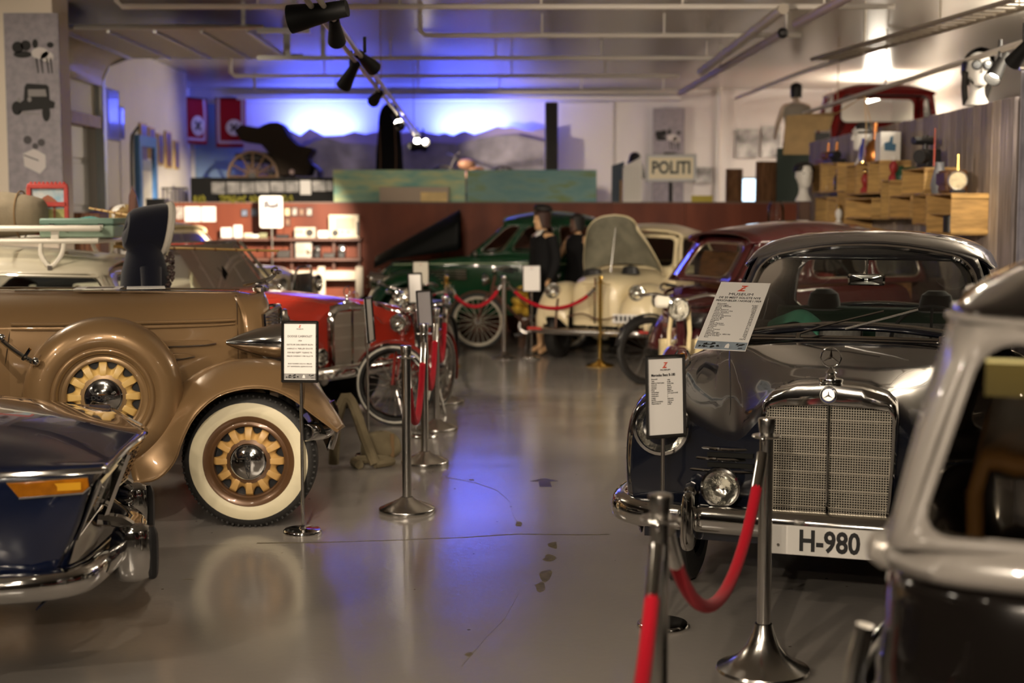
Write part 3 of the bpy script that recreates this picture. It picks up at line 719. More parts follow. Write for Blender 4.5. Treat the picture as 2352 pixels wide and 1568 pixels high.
def bumper(car, x, w, z, h=.10, curve=.12, n=10, m=CHROME, name='bumper', back=.12):
    rows = []
    for k in range(n + 1):
        y = -w + 2 * w * k / n; t = abs(y) / w; xx = x - curve * t ** 3 - (back if k in (0, n) else 0)
        rows.append([Vector((xx - .02, y, z - h / 2)), Vector((xx + .012, y, z - h * .35)), Vector((xx + .022, y, z)), Vector((xx + .012, y, z + h * .35)), Vector((xx - .02, y, z + h / 2))])
    return MB().patch(rows, 2, 2).build(name, m, car, solid=.006, ang=60)
def steering(car, c, r, tilt=25, m=BLACK):
    c = Vector(c); T = math.radians(tilt); uy = Vector((0, 1, 0)); uz = Vector((-math.sin(T), 0, math.cos(T)))
    W_ = MB().tube(arc(c, r, 0, 345, 23, uy, uz), .011, 6, closed=True).build('steering_wheel', m, car)
    s = MB()
    for a in (90, 210, 330): s.tube([c, c + uy * r * math.cos(math.radians(a)) + uz * r * math.sin(math.radians(a))], .008, 5)
    s.build('wheel_spokes', m, W_)
    MB().tube([c, c + uz.cross(uy) * -.0 + Vector((.45, 0, -.35))], .018, 6).build('steering_column', BLACK, W_)
def seat(car, c, w_, m, h=.55, d=.5, name='seat'):
    c = Vector(c); s = MB(); s.patch([[(c.x + d, c.y + y, c.z + .16), (c.x + d * .6, c.y + y, c.z + .2), (c.x + .08, c.y + y, c.z + .18), (c.x, c.y + y, c.z + .3), (c.x - .10, c.y + y, c.z + h - .05), (c.x - .16, c.y + y, c.z + h), (c.x - .24, c.y + y, c.z + h - .06), (c.x - .2, c.y + y, c.z)] for y in (-w_ / 2, -w_ / 4, 0, w_ / 4, w_ / 2)], 2, 3)
    return s.build(name, m, car, solid=.03, ang=60)
# ================================================================== BLACK SALOON with tall chrome grille
def black_saloon():
    car = thing('black_saloon', 'glossy black saloon car with tall chrome grille and number plate H-980', 'car', (1.25, 5.60, 0), math.radians(-108))
    P = mat('black_paint', (.006, .0075, .014), .12, coat=1, spec=.6)
    def row(x, c, arch=None):
        pts = [(x, y, z) for y, z in c]
        if arch is not None: pts[-1] = (x, c[-1][0], arch); pts[-2] = (x, c[-2][0], max(c[-2][1], arch + .05)); pts[-3] = (x, c[-3][0], max(c[-3][1], arch + .12))
        return pts
    F = {
     -.13: [(0, .93), (.18, .92), (.27, .86), (.38, .75), (.52, .80), (.67, .885), (.76, .865), (.81, .79), (.825, .65), (.81, .47), (.77, .38)],
     -.19: [(0, .98), (.19, .965), (.29, .895), (.40, .785), (.54, .845), (.68, .925), (.79, .90), (.845, .81), (.86, .65), (.845, .45), (.80, .34)],
     -.38: [(0, 1.0), (.21, .985), (.33, .925), (.44, .845), (.57, .895), (.69, .96), (.80, .93), (.865, .82), (.872, .65), (.86, .45), (.82, .32)],
     -.72: [(0, 1.045), (.22, 1.03), (.39, .985), (.50, .925), (.60, .95), (.70, .995), (.80, .965), (.865, .86), (.875, .78), (.87, .74), (.85, .70)],
     -1.06: [(0, 1.07), (.24, 1.06), (.45, 1.025), (.56, .985), (.64, .995), (.715, 1.015), (.80, .975), (.86, .85), (.872, .65), (.86, .45), (.82, .30)],
     -1.38: [(0, 1.075), (.3, 1.065), (.55, 1.04), (.64, 1.02), (.69, 1.015), (.73, 1.01), (.80, .965), (.855, .84), (.87, .65), (.86, .45), (.82, .28)],
     -1.56: [(0, 1.0), (.3, 1.0), (.55, 1.0), (.64, 1.0), (.69, 1.01), (.735, 1.005), (.80, .96), (.855, .84), (.87, .65), (.86, .45), (.82, .28)]}
    rows = [row(x, F[x]) for x in sorted(F, reverse=True)]
    MB().patch(rows, 4, 3, True, cap0=True).build('front_body', P, car, ang=50)
    side = []
    for x, dz, wv in ((-1.56, 0, 0), (-2.2, .005, .005), (-2.9, .005, 0), (-3.35, -.01, -.01)):
        c = F[-1.56][4:]; side.append([(x, y + wv, z + (dz if i < 3 else 0)) for i, (y, z) in enumerate(c)])
    MB().patch(side, 3, 3, True).build('side_body', P, car, solid=.01, ang=50)
    T = []
    for x, zc, wv, zb in ((-3.3, 1.04, .70, .3), (-3.6, .99, .69, .3), (-4.0, .94, .67, .32), (-4.3, .84, .62, .36), (-4.45, .65, .55, .42)):
        T.append([(x, 0, zc), (x, wv * .5, zc - .01), (x, wv * .9, zc - .04), (x, wv + .09, zc - .12), (x, wv + .15, zc - .28), (x, wv + .14, zb + .1), (x, wv + .1, zb)])
    MB().patch(T, 3, 3, True, cap1=True).build('boot_body', P, car, ang=50)
    # greenhouse
    g = MB()
    panel(g, [(-1.53, -.69, 1.03), (-1.53, .69, 1.03), (-1.93, .56, 1.455), (-1.93, -.56, 1.455)], car, GLASS, CHROME, (.05, .05, .035, .035), .10, .13, .013, 7, 'windscreen_glass')
    panel(g, [(-3.36, .60, 1.03), (-3.36, -.60, 1.03), (-3.02, -.50, 1.43), (-3.02, .50, 1.43)], car, GLASS, CHROME, (.05, .05, .03, .04), .13, .12, .008, 6, 'rear_glass')
    for s in (-1, 1):
        bx = (-1.55, -2.42, -3.34); tx = (-1.96, -2.44, -3.02)
        for i in (0, 1):
            q = [(bx[i + 1], s * .725, 1.0), (bx[i], s * .725, 1.0), (tx[i], s * .60, 1.425), (tx[i + 1], s * .60, 1.425)]
            if s > 0: q = [q[1], q[0], q[3], q[2]]
            panel(g, q, car, GLASS, CHROME, (.05, .045, .02, .035), .07, 0, .005)
        g.add([(-1.53, s * .69, 1.03), (-1.55, s * .725, 1.0), (-1.96, s * .60, 1.425), (-1.93, s * .56, 1.455)], [(0, 1, 2, 3)])
        g.add([(-3.36, s * .60, 1.03), (-3.34, s * .725, 1.0), (-3.02, s * .60, 1.425), (-3.02, s * .50, 1.43)], [(0, 1, 2, 3)])
    g.build('pillars', P, car, solid=.014, ang=60)
    R = [[(-1.80, 0, 1.455), (-1.815, .2, 1.455), (-1.87, .42, 1.45), (-1.93, .56, 1.445), (-1.97, .625, 1.405)],
         [(-1.90, 0, 1.515), (-1.91, .2, 1.512), (-1.95, .42, 1.497), (-1.99, .57, 1.465), (-2.02, .64, 1.405)],
         [(-2.12, 0, 1.572), (-2.13, .22, 1.565), (-2.15, .44, 1.540), (-2.17, .59, 1.485), (-2.18, .65, 1.405)],
         [(-2.45, 0, 1.588), (-2.45, .24, 1.580), (-2.45, .46, 1.550), (-2.45, .60, 1.49), (-2.45, .655, 1.405)],
         [(-2.80, 0, 1.552), (-2.80, .24, 1.545), (-2.80, .44, 1.52), (-2.80, .57, 1.475), (-2.80, .64, 1.405)],
         [(-2.98, 0, 1.48), (-2.99, .24, 1.475), (-3.0, .40, 1.46), (-3.02, .52, 1.44), (-3.04, .61, 1.40)],
         [(-3.05, 0, 1.435), (-3.05, .24, 1.43), (-3.05, .40, 1.425), (-3.05, .50, 1.42), (-3.06, .59, 1.40)]]
    MB().patch(R, 4, 4, True).build('roof', P, car, solid=.015, ang=60)
    # chrome strip below the windscreen and cowl vent strip
    for x, z, wv, r in ((-1.36, 1.085, .60, .011), (-1.26, 1.082, .50, .007)):
        MB().tube([(x - .12 * (y / wv) ** 2, y, z - .015 * (y / wv) ** 2) for y in [wv * (-1 + k / 6) for k in range(13)]], r, 6).build('cowl_strip', CHROME, car)
    # bonnet shut line (shadow gap) and cowl gap
    for s in (-1, 1):
        MB().tube([(-.24, s * .432, .802), (-.4, s * .447, .85), (-.72, s * .502, .928), (-1.06, s * .562, .989), (-1.30, s * .60, 1.02)], .0028, 4, sm=3).build('bonnet_gap', BLACK, car)
    before = set(car.children)
    # grille
    out = [(.236, .385), (.262, .55), (.272, .75), (.274, .88), (.262, .935), (.225, .972), (.13, 1.0), (0, 1.010)]
    inn = [(.222, .385), (.240, .55), (.249, .75), (.250, .87), (.246, .895), (.232, .912), (.13, .921), (0, .925)]
    loop = lambda L, x: [Vector((x, y, z)) for y, z in L] + [Vector((x, -y, z)) for y, z in reversed(L[:-1])]
    mid = [((a[0] + b[0]) / 2, (a[1] + b[1]) / 2) for a, b in zip(out, inn)]
    sh = MB(); sh.grid([loop(out, -.30), loop(out, -.155), loop([(y * .99, z - .004) for y, z in out], -.135), loop(mid, -.125), loop(inn, -.130), loop([(y - .004, z - .004) for y, z in inn], -.165)])
    G = sh.build('grille', CHROME, car, ang=50)
    GM = mat('grille_bar', (.52, .48, .40), .28, .6)
    m = MB(); n = 48
    for k in range(n):
        y = -.245 + .49 * (k + .5) / n; m.box((-.168, y, .655), (.005, .0032, .53))
    for k in range(51):
        z = .395 + .525 * (k + .5) / 51; big = k % 7 == 3
        m.box((-.166 if not big else -.160, 0, z), (.006, .49, .0032 if not big else .0062))
    m.build('grille_mesh', GM, G, ang=0)
    MB().cyl((-.158, 0, .385), (-.150, 0, .925), .007, n=8).build('centre_bar', CHROME, G)
    box('grille_backing', (-.20, 0, .65), (.02, .49, .54), DARKIN, G)
    # badge
    b = Vector((-.128, 0, .967))
    B = MB().lathe([(0, 0), (.036, 0), (.036, .008), (.033, .011)], b, (1, 0, .12), 28).build('badge', mat('badge_blue', (.012, .02, .16), .25, coat=1), G)
    MB().lathe([(.0365, .009), (.034, .013), (.031, .009)], b, (1, 0, .12), 28).build('badge_rim', CHROME, B)
    MB().lathe([(0, .013), (.024, .012), (.026, .009)], b, (1, 0, .12), 24).build('badge_disc', mat('badge_silver', (.75, .74, .70), .3, .8), B)
    s = MB()
    for k in range(3):
        a = math.radians(90 + 120 * k); e = Vector((0, math.cos(a), math.sin(a))); f = Vector((0, -e.z, e.y)); c0 = b + Vector((.014, 0, 0))
        s.add([c0 + e * .024, c0 + f * .004, c0 - f * .004, c0 + Vector((.003, 0, 0))], [(0, 1, 3), (0, 3, 2)])
    s.build('badge_star', CHROME, B, ang=0)
    text('MERCEDES', .0075, b + Vector((.0125, 0, .0285)), (0, 1, 0), (0, 0, 1), mat('silver_letter', (.8, .8, .78), .3), B, name='badge_lettering', ext=.0003)
    # mascot star on the radiator cap
    MB().lathe([(.045, -.012), (.050, 0), (.048, .008), (.022, .014), (.016, .026), (.024, .032), (.012, .040), (.006, .052), (0, .052)], (-.20, 0, 1.018), (0, 0, 1), 20).build('radiator_cap', CHROME, G)
    c0 = Vector((-.20, 0, 1.113)); S_ = MB().tube(arc(c0, .040, 0, 350, 35, (0, 1, 0), (0, 0, 1)), .0032, 8, closed=True)
    for k in range(3):
        a = math.radians(90 + 120 * k); e = Vector((0, math.cos(a), math.sin(a))); f = Vector((0, -e.z, e.y)); o = Vector((.005, 0, 0))
        S_.add([c0 + e * .040, c0 + f * .007 - e * .004, c0 - f * .007 - e * .004, c0 + o, c0 - o], [(0, 1, 3), (0, 3, 2), (0, 4, 1), (0, 2, 4)])
    S_.build('star_mascot', CHROME, car, ang=20)
    for ob in set(car.children) - before: ob.location.x += .06
    # lamps
    for s in (-1, 1):
        headlamp(car, (-.110, s * .69, .80), .116, (1, 0, .03), .12)
        f = headlamp(car, (-.045, s * .425, .57), .079, (1, 0, 0), .10, name='fog_lamp')
        MB().cyl((-.08, s * .425, .50), (-.10, s * .425, .44), .014, n=8).build('lamp_stalk', CHROME, f)
        d = MB().lathe([(0, .055), (.025, .05), (.038, .03), (.042, 0)], (-.81, s * .742, 1.005), (0, 0, 1), 16).build('indicator_lamp', LENS, car)
        MB().ball((-.81, s * .742, 1.022), (.028, .020, .022), 10).build('amber_core', mat('amber', (.75, .30, .03), .3), d)
        # chrome slats with dark vents beside the grille
        for k, (z, y0, y1) in enumerate(((.715, .29, .52), (.672, .29, .545), (.622, .30, .57))):
            MB().tube([(-.155 + .02 * (k == 2), s * y0, z), (-.112, s * (y0 + y1) / 2, z + .002), (-.135, s * y1, z + .002)], .0065, 6, sm=4).build('chrome_slat', CHROME, car)
            if k < 2: box('vent_slot', (-.122, s * .40, z - .022), (.02, .19, .018), DARKIN, car)
    # bumper with overriders
    rows = []
    prof = [(-.045, -.055), (.0, -.052), (.018, -.035), (.024, 0), (.016, .034), (-.004, .052), (-.045, .056)]
    for x, y, ax in ((-.52, -.925, 78), (-.34, -.925, 70), (-.17, -.885, 52), (-.06, -.76, 22), (-.02, -.5, 6), (0, -.2, 0), (0, .2, 0), (-.02, .5, -6), (-.06, .76, -22), (-.17, .885, -52), (-.34, .925, -70), (-.52, .925, -78)):
        a = math.radians(-ax); rows.append([(x + p * math.cos(a), y + p * math.sin(a), .437 + q) for p, q in prof])
    Bm = MB().patch(rows, 4, 2).build('bumper', CHROME, car, solid=.006, ang=50)
    for s in (-1, 1):
        MB().patch([[(.03 + r * math.cos(math.radians(t)) * 1.3, s * .545 + r * .8 * math.sin(math.radians(t)), z) for t in range(0, 360, 30)] for z, r in ((.315, .006), (.322, .028), (.36, .040), (.44, .042), (.52, .036), (.555, .026), (.563, .005))], 2, 1, closed=True).build('overrider', CHROME, Bm)
        MB().tube([(.0, s * .545, .552), (-.05, s * .55, .562), (-.10, s * .55, .552)], .026, 8, sm=3).build('overrider_cap', CHROME, Bm)
    # number plate
    pl = box('number_plate', (.048, 0, .392), (.006, .495, .118), mat('plate_white', (.74, .72, .68), .35), car, bev=.003)
    text('H-980', .118, (.0525, .025, .390), (0, 1, 0), (0, 0, 1), BLACK, pl, name='plate_lettering', sx=.80, bold=.0035, ext=.0005)
    MB().lathe([(0, .004), (.006, .003), (.007, 0)], (.051, -.175, .37), (1, 0, 0), 10).build('plate_bolt', STEEL, pl)
    box('lower_valance', (-.12, 0, .40), (.1, 1.5, .12), P, car)
    # wipers
    for y in (-.27, .40):
        w0 = Vector((-1.335, y, 1.10)); a = w0 + Vector((-.075, .40, .105)); d_ = (a - w0)
        W_ = MB().tube([w0, w0 + d_ * .3 + Vector((.02, 0, .012)), a + Vector((.012, 0, .012))], .006, 6).build('wiper', STEEL, car)
        MB().tube([w0 + d_ * .55 + Vector((.012, 0, -.03)), a + Vector((.004, .16, .022))], .006, 5).build('wiper_blade', STEEL, W_)
        MB().cyl(w0 + Vector((.03, 0, -.03)), w0, .012, n=8).build('wiper_pivot', STEEL, W_)
    # interior
    box('cabin_floor', (-2.4, 0, .35), (2.0, 1.5, .1), DARKIN, car)
    MB().patch([[(-1.56, y, .99), (-1.62, y, 1.04), (-1.72, y, 1.02), (-1.78, y, .9)] for y in (-.66, 0, .66)], 2, 3).build('dashboard', mat('dash_dark', (.02, .02, .018), .5), car, solid=.01)
    SM = mat('seat_grey', (.16, .15, .14), .8, noise=.35, nscale=60, stretch=(1, 1, .02)); SG = mat('seat_green', (.012, .028, .018), .8)
    for s in (-1, 1): seat(car, (-2.15, s * .33, .50), .58, SM, .57)
    seat(car, (-2.95, 0, .50), 1.2, SG, .60, name='rear_seat')
    box('parcel_shelf', (-3.2, 0, 1.085), (.3, 1.15, .02), SG, car)
    for s in (-1, 1): box('door_lining', (-2.4, s * .72, .75), (1.7, .02, .5), SG, car)
    steering(car, (-1.86, .34, 1.03), .20, 28)
    M_ = MB().patch([[(x, .02 + y, 1.352 + z) for y, z in rrect(w_, h_, .012, 3)] for x, w_, h_ in ((-1.745, .18, .055), (-1.735, .185, .06), (-1.72, .165, .046), (-1.715, .02, .006))], 1, 1, closed=True, cap0=True).build('mirror', CHROME, car)
    MB().tube([(-1.74, .02, 1.37), (-1.76, .02, 1.41), (-1.80, .02, 1.45)], .006, 6).build('mirror_stem', CHROME, M_)
    for s in (-1, 1):
        wheel(car, (-.72, s * .71, .32), .32, .16, s, 'disc', P); wheel(car, (-3.37, s * .71, .32), .32, .16, s, 'disc', P)
    return car
black_saloon()
def in_saloon(x, y, z):
    a = math.radians(-108); return Vector((1.25 + x * math.cos(a) - y * math.sin(a), 5.60 + x * math.sin(a) + y * math.cos(a), z))
# hats on the parcel shelf, cloth over the seat
for y, lab in ((-.33, 'black felt hat on the parcel shelf beside the passenger seat'), (.33, 'black felt hat on the parcel shelf behind the steering wheel')):
    o = thing('felt_hat', lab, 'hat', in_saloon(-3.17, y, 1.097), 0, 'hats on the parcel shelf')
    FELT = mat('black_felt', (.012, .010, .009), .9, sheen=.3)
    MB().lathe([(.10, 0), (.098, .05), (.085, .10), (.05, .125), (.02, .118), (0, .112)], (0, 0, 0), (0, 0, 1), 20).build('crown', FELT, o)
    MB().lathe([(.095, .012), (.13, .006), (.155, .018), (.157, .012), (.13, 0), (.09, .0)], (0, 0, 0), (0, 0, 1), 20).build('brim', FELT, o)
o = thing('green_cloth', 'mint green cloth draped over the passenger seat of the black saloon', 'cloth', in_saloon(-2.31, -.40, 1.0), math.radians(-108))
rows = []
for i in range(9):
    x = -.13 + .26 * i / 8; r = []
    for j in range(11):
        y = -.14 + .28 * j / 10; z = .145 - 1.6 * x * x * 2 - 2.6 * y * y - (.06 * abs(y)) + .012 * math.sin(22 * x + 9 * y) + .008 * math.sin(31 * y)
        r.append((x, y, z))
    rows.append(r)
MB().patch(rows, 2, 2).build('drape', mat('mint_cloth', (.10, .34, .23), .9, bump=.3, bscale=300), o, solid=.004)
# printed sheet leaning on the bonnet
MUT = "Bilmodell\nVolkswagen\nVolvo 444/544\nSkoda\nOpel Rekord\nFord Taunus 17M\nVolvo Amazon\nMoskvitch\nRenault Dauphine\nFord Anglia\nWartburg\nPeugeot\nSaab\nOpel Caravan\nVauxhall Victor\nTrabant\nSimca\nFord Consul\nHillman\nOpel Kapitän\nMercedes Benz 180/190\nAndre merker\nSum"
NUM = "Antall\n4082\n3230\n1274\n1205\n985\n862\n765\n729\n606\n515\n440\n424\n418\n411\n401\n317\n290\n275\n258\n230\n70\n19574"
def zlogo(parent, o, ux, uy, s, m=REDINK):
    "stylised slanted letter mark over the museum name"
    o = Vector(o); ux = Vector(ux); uy = Vector(uy)
    poly = [(-.30, .5), (.55, .5), (.05, .06), (.30, .06), (.26, -.02), (.02, -.02), (-.12, -.30), (.32, -.30), (.22, -.5), (-.62, -.5), (-.10, .02), (-.30, .02), (-.26, .10), (-.06, .10), (.10, .32), (-.22, .32)]
    MB().prism([(x * s, y * s) for x, y in poly], o, ux, uy, .0006).build('logo', m, parent, ang=0)
def photo_strip(parent, o, ux, uy, w_, h_, m):
    "strip of printed old pictures along the foot of a sheet"
    o = Vector(o); MB().prism([(-w_ / 2, -h_ / 2), (w_ / 2, -h_ / 2), (w_ / 2, h_ / 2), (-w_ / 2, h_ / 2)], o, ux, uy, .0005).build('picture_strip', m, parent, ang=0)
    q = MB(); rnd = random.Random(5)
    for cx, k in ((-.34, 1), (-.12, 1), (.12, -1), (.36, 1)):
        if k < 0: continue
        for j in range(7):
            x = (cx + rnd.uniform(-.08, .08)) * w_; y = rnd.uniform(-.3, .25) * h_; a = rnd.uniform(.02, .05) * w_; b2 = rnd.uniform(.06, .14) * h_
            q.prism([(x - a, y - b2), (x + a, y - b2 * .5), (x + a * .6, y + b2), (x - a * .7, y + b2 * .7)], o + Vector(ux).cross(Vector(uy)) * .0006, ux, uy, .0003)
    q.build('picture_shapes', INK, parent, ang=0)['kind'] = 'stuff'
    q = MB().prism([(.08 * w_, -.28 * h_), (.17 * w_, -.32 * h_), (.16 * w_, .12 * h_), (.13 * w_, .3 * h_), (.09 * w_, .1 * h_)], o + Vector(ux).cross(Vector(uy)) * .0006, ux, uy, .0003)
    q.build('picture_shapes', PAPER, parent, ang=0)
BL = at(1594, 800, 6.60); BR = at(1712, 806, 6.49); TL = at(1653, 647, 6.95)
ux = (BR - BL); w_ = ux.length; uy = TL - BL; uy -= ux.normalized() * uy.dot(ux.normalized()); h_ = uy.length; uxn, uyn = ux.normalized(), uy.normalized(); nz = uxn.cross(uyn)
o = thing('printed_sheet', 'white printed museum sheet leaning against the windscreen on the black bonnet', 'sheet', BL)
MB().prism([(0, 0), (w_, 0), (w_, h_), (0, h_)], -nz * .003, uxn, uyn, .003).build('board', PAPER, o, ang=0)
c = uxn * (w_ / 2) + nz * .0006
zlogo(o, c + uyn * (h_ * .905), uxn, uyn, h_ * .085)
text('MUSEUM', h_ * .052, c + uyn * (h_ * .815), uxn, uyn, INK, o, sx=1.25)
text('DE 20 MEST SOLGTE NYE', h_ * .040, c + uyn * (h_ * .762), uxn, uyn, INK, o, sx=.95, bold=.0002)
text('PERSONBILER I NORGE I 1959', h_ * .038, c + uyn * (h_ * .715), uxn, uyn, INK, o, sx=.92, bold=.0002)
text(MUT, h_ * .0225, uxn * (w_ * .10) + uyn * (h_ * .68) + nz * .0006, uxn, uyn, INK, o, align='LEFT', sx=1.15, line=1.0)
text(NUM, h_ * .0225, uxn * (w_ * .92) + uyn * (h_ * .665) + nz * .0006, uxn, uyn, INK, o, align='RIGHT', sx=1.15, line=1.0)
photo_strip(o, c + uyn * (h_ * .06), uxn, uyn, w_ * .98, h_ * .11, mat('strip_blue', (.28, .34, .40), .5, noise=.25, nscale=30))

# ================================================================== GOLD CABRIOLET (side on)
def gold_car():
    O = Vector((-1.56, 8.24, 0)); TH = math.radians(13); car = thing('gold_cabriolet', 'metallic gold vintage cabriolet with white wall tyre and fender mounted spare wheel', 'car', O, TH)
    P = GOLDPAINT; L = lambda px, py, y: side_point(px, py, y, O, TH)
    BROWN = mat('rim_brown', (.13, .065, .028), .3, .25, coat=.6); PALE = mat('spoke_ochre', (.60, .36, .12), .4, coat=.3)
    # bonnet and cowl
    rows = []
    for x, wv, zt in ((.08, .235, 1.215), (-.02, .285, 1.235), (-.07, .30, 1.24), (-.45, .35, 1.246), (-.85, .405, 1.253), (-1.22, .455, 1.262), (-1.26, .46, 1.262), (-1.6, .53, 1.265), (-1.85, .60, 1.22)):
        rows.append([(x, 0, zt), (x, wv * .35, zt - .012), (x, wv * .68, zt - .06), (x, wv * .88, zt - .125), (x, wv * .955, zt - .175), (x, wv * .965, zt - .20), (x, wv * .985, zt - .30), (x, wv, zt - .45), (x, wv * 1.0, .50)])
    MB().patch(rows, 3, 3, True, cap0=True).build('bonnet', P, car, ang=50)
    # hood gaps, mouldings
    for x, wv in ((-.045, .293), (-1.24, .458)):
        MB().tube([(x, -wv * .0, 1.248), (x, -wv * .68, 1.19), (x, -wv * .955, 1.07), (x - .04 * (x < -1), -wv, .82), (x - .10 * (x < -1), -wv, .55)], .003, 4, sm=3).build('panel_gap', mat('gold_gap', (.05, .028, .012), .6), car)
    for dz, r in ((.0, .010), (-.030, .006)):
        MB().tube([L(25, 745 - dz * 400, -.448), L(140, 745 - dz * 400, -.418), L(320, 741 - dz * 400, -.365), L(480, 737 - dz * 350, -.315), L(540, 734 - dz * 300, -.297)], r, 8, sm=3).build('side_moulding', P, car)
    for pts in (((352, 796), (420, 795), (470, 793), (497, 789), (480, 782), (420, 782), (352, 784)), ((380, 825), (420, 824), (447, 819), (432, 811), (380, 812))):
        poly = [L(px, py, -.36) for px, py in pts]; mb = MB(); q = [Vector((p.x, -.435 - .0, p.z)) for p in poly]
        yb = lambda x: -(.30 + (.455 - .30) * min(1, max(0, (-x - .07) / 1.17)))
        a = [Vector((p.x, yb(p.x) + .01, p.z)) for p in poly]; b = [Vector((p.x, yb(p.x) - .016, p.z)) for p in poly]
        mb.grid([a, b], True); mb.add(b, [tuple(range(len(b)))]); Lv = mb.build('bonnet_louvre', P, car, bev=.005)
        e0, e1 = b[0], b[2]; MB().tube([b[0] + Vector((0, -.003, 0)), b[1] + Vector((0, -.003, 0)), b[2] + Vector((0, -.003, 0)), b[3 if len(b) > 5 else 2] + Vector((0, -.003, 0))], .0035, 5).build('louvre_trim', CHROME, Lv)
    MB().tube([(-.02, 0, 1.247), (-.45, 0, 1.257), (-1.22, 0, 1.272), (-1.6, 0, 1.275)], .006, 6).build('centre_hinge', CHROME, car)
    MB().tube([(-1.24, -.16, 1.262), (-.6, -.13, 1.25), (-.03, -.11, 1.236)], .006, 6).build('hinge_strip', CHROME, car)
    before = set(car.children)
    # radiator shell and grille
    rows = []
    for z, wv, x in ((1.225, .05, -.03), (1.21, .16, -.01), (1.15, .225, .015), (1.05, .25, .03), (.85, .25, .05), (.62, .22, .06)):
        rows.append([(x + .03, 0, z + (.012 if z > 1.2 else 0)), (x + .02, wv * .6, z), (x - .01, wv * .92, z - .004), (x - .06, wv * 1.08, z - .01), (x - .14, wv * 1.16, z - .01)])
    MB().patch(rows, 3, 3, True).build('radiator_shell', P, car, solid=.01, ang=60)
    GR = MB()
    for k in range(26):
        z = 1.10 - k * .019; GR.tube([(.0, -.262, z), (.045, -.20, z), (.105, 0, z), (.045, .20, z), (.0, .262, z)], .0045, 4)
    GR_ = GR.build('grille', mat('grille_dull', (.45, .44, .42), .25, 1), car)
    for y in (-.262, .262): MB().tube([(.0, y, 1.12), (.01, y, .9), (.02, y * .9, .62)], .014, 6, sm=3).build('grille_edge', CHROME, GR_)
    MB().tube([(.0, -.262, 1.11), (.05, -.2, 1.135), (.11, 0, 1.15), (.05, .2, 1.135), (0, .262, 1.11)], .011, 6, sm=3).build('grille_edge', CHROME, GR_)
    MB().tube([(.11, 0, 1.14), (.11, 0, .62)], .012, 6).build('grille_bar', CHROME, GR_)
    MB().patch([[(x, y, z) for x, z in ((.0, 1.08), (.0, .6))] for y in (-.24, 0, .24)], 1, 1).build('radiator_core', DARKIN, GR_)
    # leaping ram mascot
    M_ = MB().lathe([(.0, -.03), (.045, -.02), (.05, .0), (.03, .012), (0, .014)], (.0, 0, 1.255), (0, 0, 1), 16).build('mascot', CHROME, car)
    MB().tube([(-.10, 0, 1.275), (-.05, 0, 1.285), (.0, 0, 1.29), (.05, 0, 1.305), (.085, 0, 1.335)], lambda t: .016 - .006 * abs(t - .4), 8, sm=3).build('ram_body', CHROME, M_)
    MB().ball((.105, 0, 1.345), (.024, .012, .014), 8).build('ram_head', CHROME, M_)
    for s in (-1, 1): MB().tube(arc((.085, s * .018, 1.352), .018, 30, 300, 8, (1, 0, 0), (0, 0, 1)), .006, 5).build('ram_horn', CHROME, M_)
    for ob in set(car.children) - before: ob.location.x += .10
    # front wings
    cre = [(300, 1030), (325, 985), (368, 935), (413, 889), (459, 854), (517, 831), (585, 824), (647, 831), (700, 860), (740, 905), (770, 955), (784, 985)]
    lip = [(308, 1107), (360, 1098), (398, 1058), (418, 1005), (447, 952), (497, 908), (560, 889), (620, 890), (672, 912), (716, 945), (752, 972), (776, 990)]
    for s in (-1, 1):
        rows = []
        for i, (a, b) in enumerate(zip(cre, lip)):
            p = L(*a, -.61); q = L(*b, -.862); m = (p + q) / 2; t = i / (len(cre) - 1)
            nrm = Vector((p.x - .0, 0, p.z - .36)).normalized()
            yi = -.36 if t > .25 else -.50
            rows.append([(p.x * .9 - .0, s * -yi, p.z - .16), (p.x, s * .50, p.z - .035), (p.x, s * .61, p.z), (p.x * .7 + m.x * .3 + nrm.x * .012, s * .74, p.z * .62 + q.z * .38 + .02), (m.x * .25 + q.x * .75 + nrm.x * .01, s * .83, p.z * .2 + q.z * .8 + .008), (q.x, s * .862, q.z), (q.x - nrm.x * .012, s * .866, q.z - nrm.z * .012)])
        MB().patch(rows, 3, 3).build('front_wing', P, car, solid=.008, ang=60)
        MB().tube([(L(*b, -.862).x, s * .864, L(*b, -.862).z) for b in lip], .009, 6, sm=3).build('wing_bead', P, car)
        # dark inner arch
        rows = []
        for k in range(13):
            a = math.radians(18 + 165 * k / 12); rows.append([(.42 * math.cos(a), s * y, .37 + .42 * math.sin(a)) for y in (.30, .80)])
        MB().grid(rows).build('inner_arch', DARKIN, car)
        box('running_board', (-2.35, s * .70, .30), (2.5, .32, .04), mat('board_rubber', (.03, .028, .026), .6), car, bev=.008)
        box('running_board_trim', (-2.35, s * .865, .30), (2.5, .012, .03), CHROME, car)
        # valance between body and wing
        MB().patch([[(-.25, s * .32, .60), (-.25, s * .42, .62), (-.25, s * .5, .55)], [(-1.0, s * .40, .58), (-1.0, s * .5, .56), (-1.0, s * .6, .48)], [(-1.9, s * .52, .5), (-1.9, s * .6, .42), (-1.9, s * .7, .34)]], 3, 3).build('valance', P, car)
        # headlamps: long chrome bullets
        h = MB().lathe([(0, -.22), (.012, -.215), (.045, -.14), (.075, -.05), (.098, .05), (.106, .13), (.106, .16)], (.10, s * .50, .985), (1, 0, 0), 32).build('headlamp', CHROME, car)
        MB().lathe([(.106, .155), (.113, .165), (.108, .185), (.098, .18)], (.10, s * .50, .985), (1, 0, 0), 32).build('chrome_ring', CHROME, h)
        MB().lathe([(.099, .17), (.06, .20), (0, .21)], (.10, s * .50, .985), (1, 0, 0), 28).build('lens', LENS, h)
        MB().lathe([(.099, .165), (.06, .10), (0, .07)], (.10, s * .50, .985), (1, 0, 0), 28).build('reflector', REFLECTOR, h)
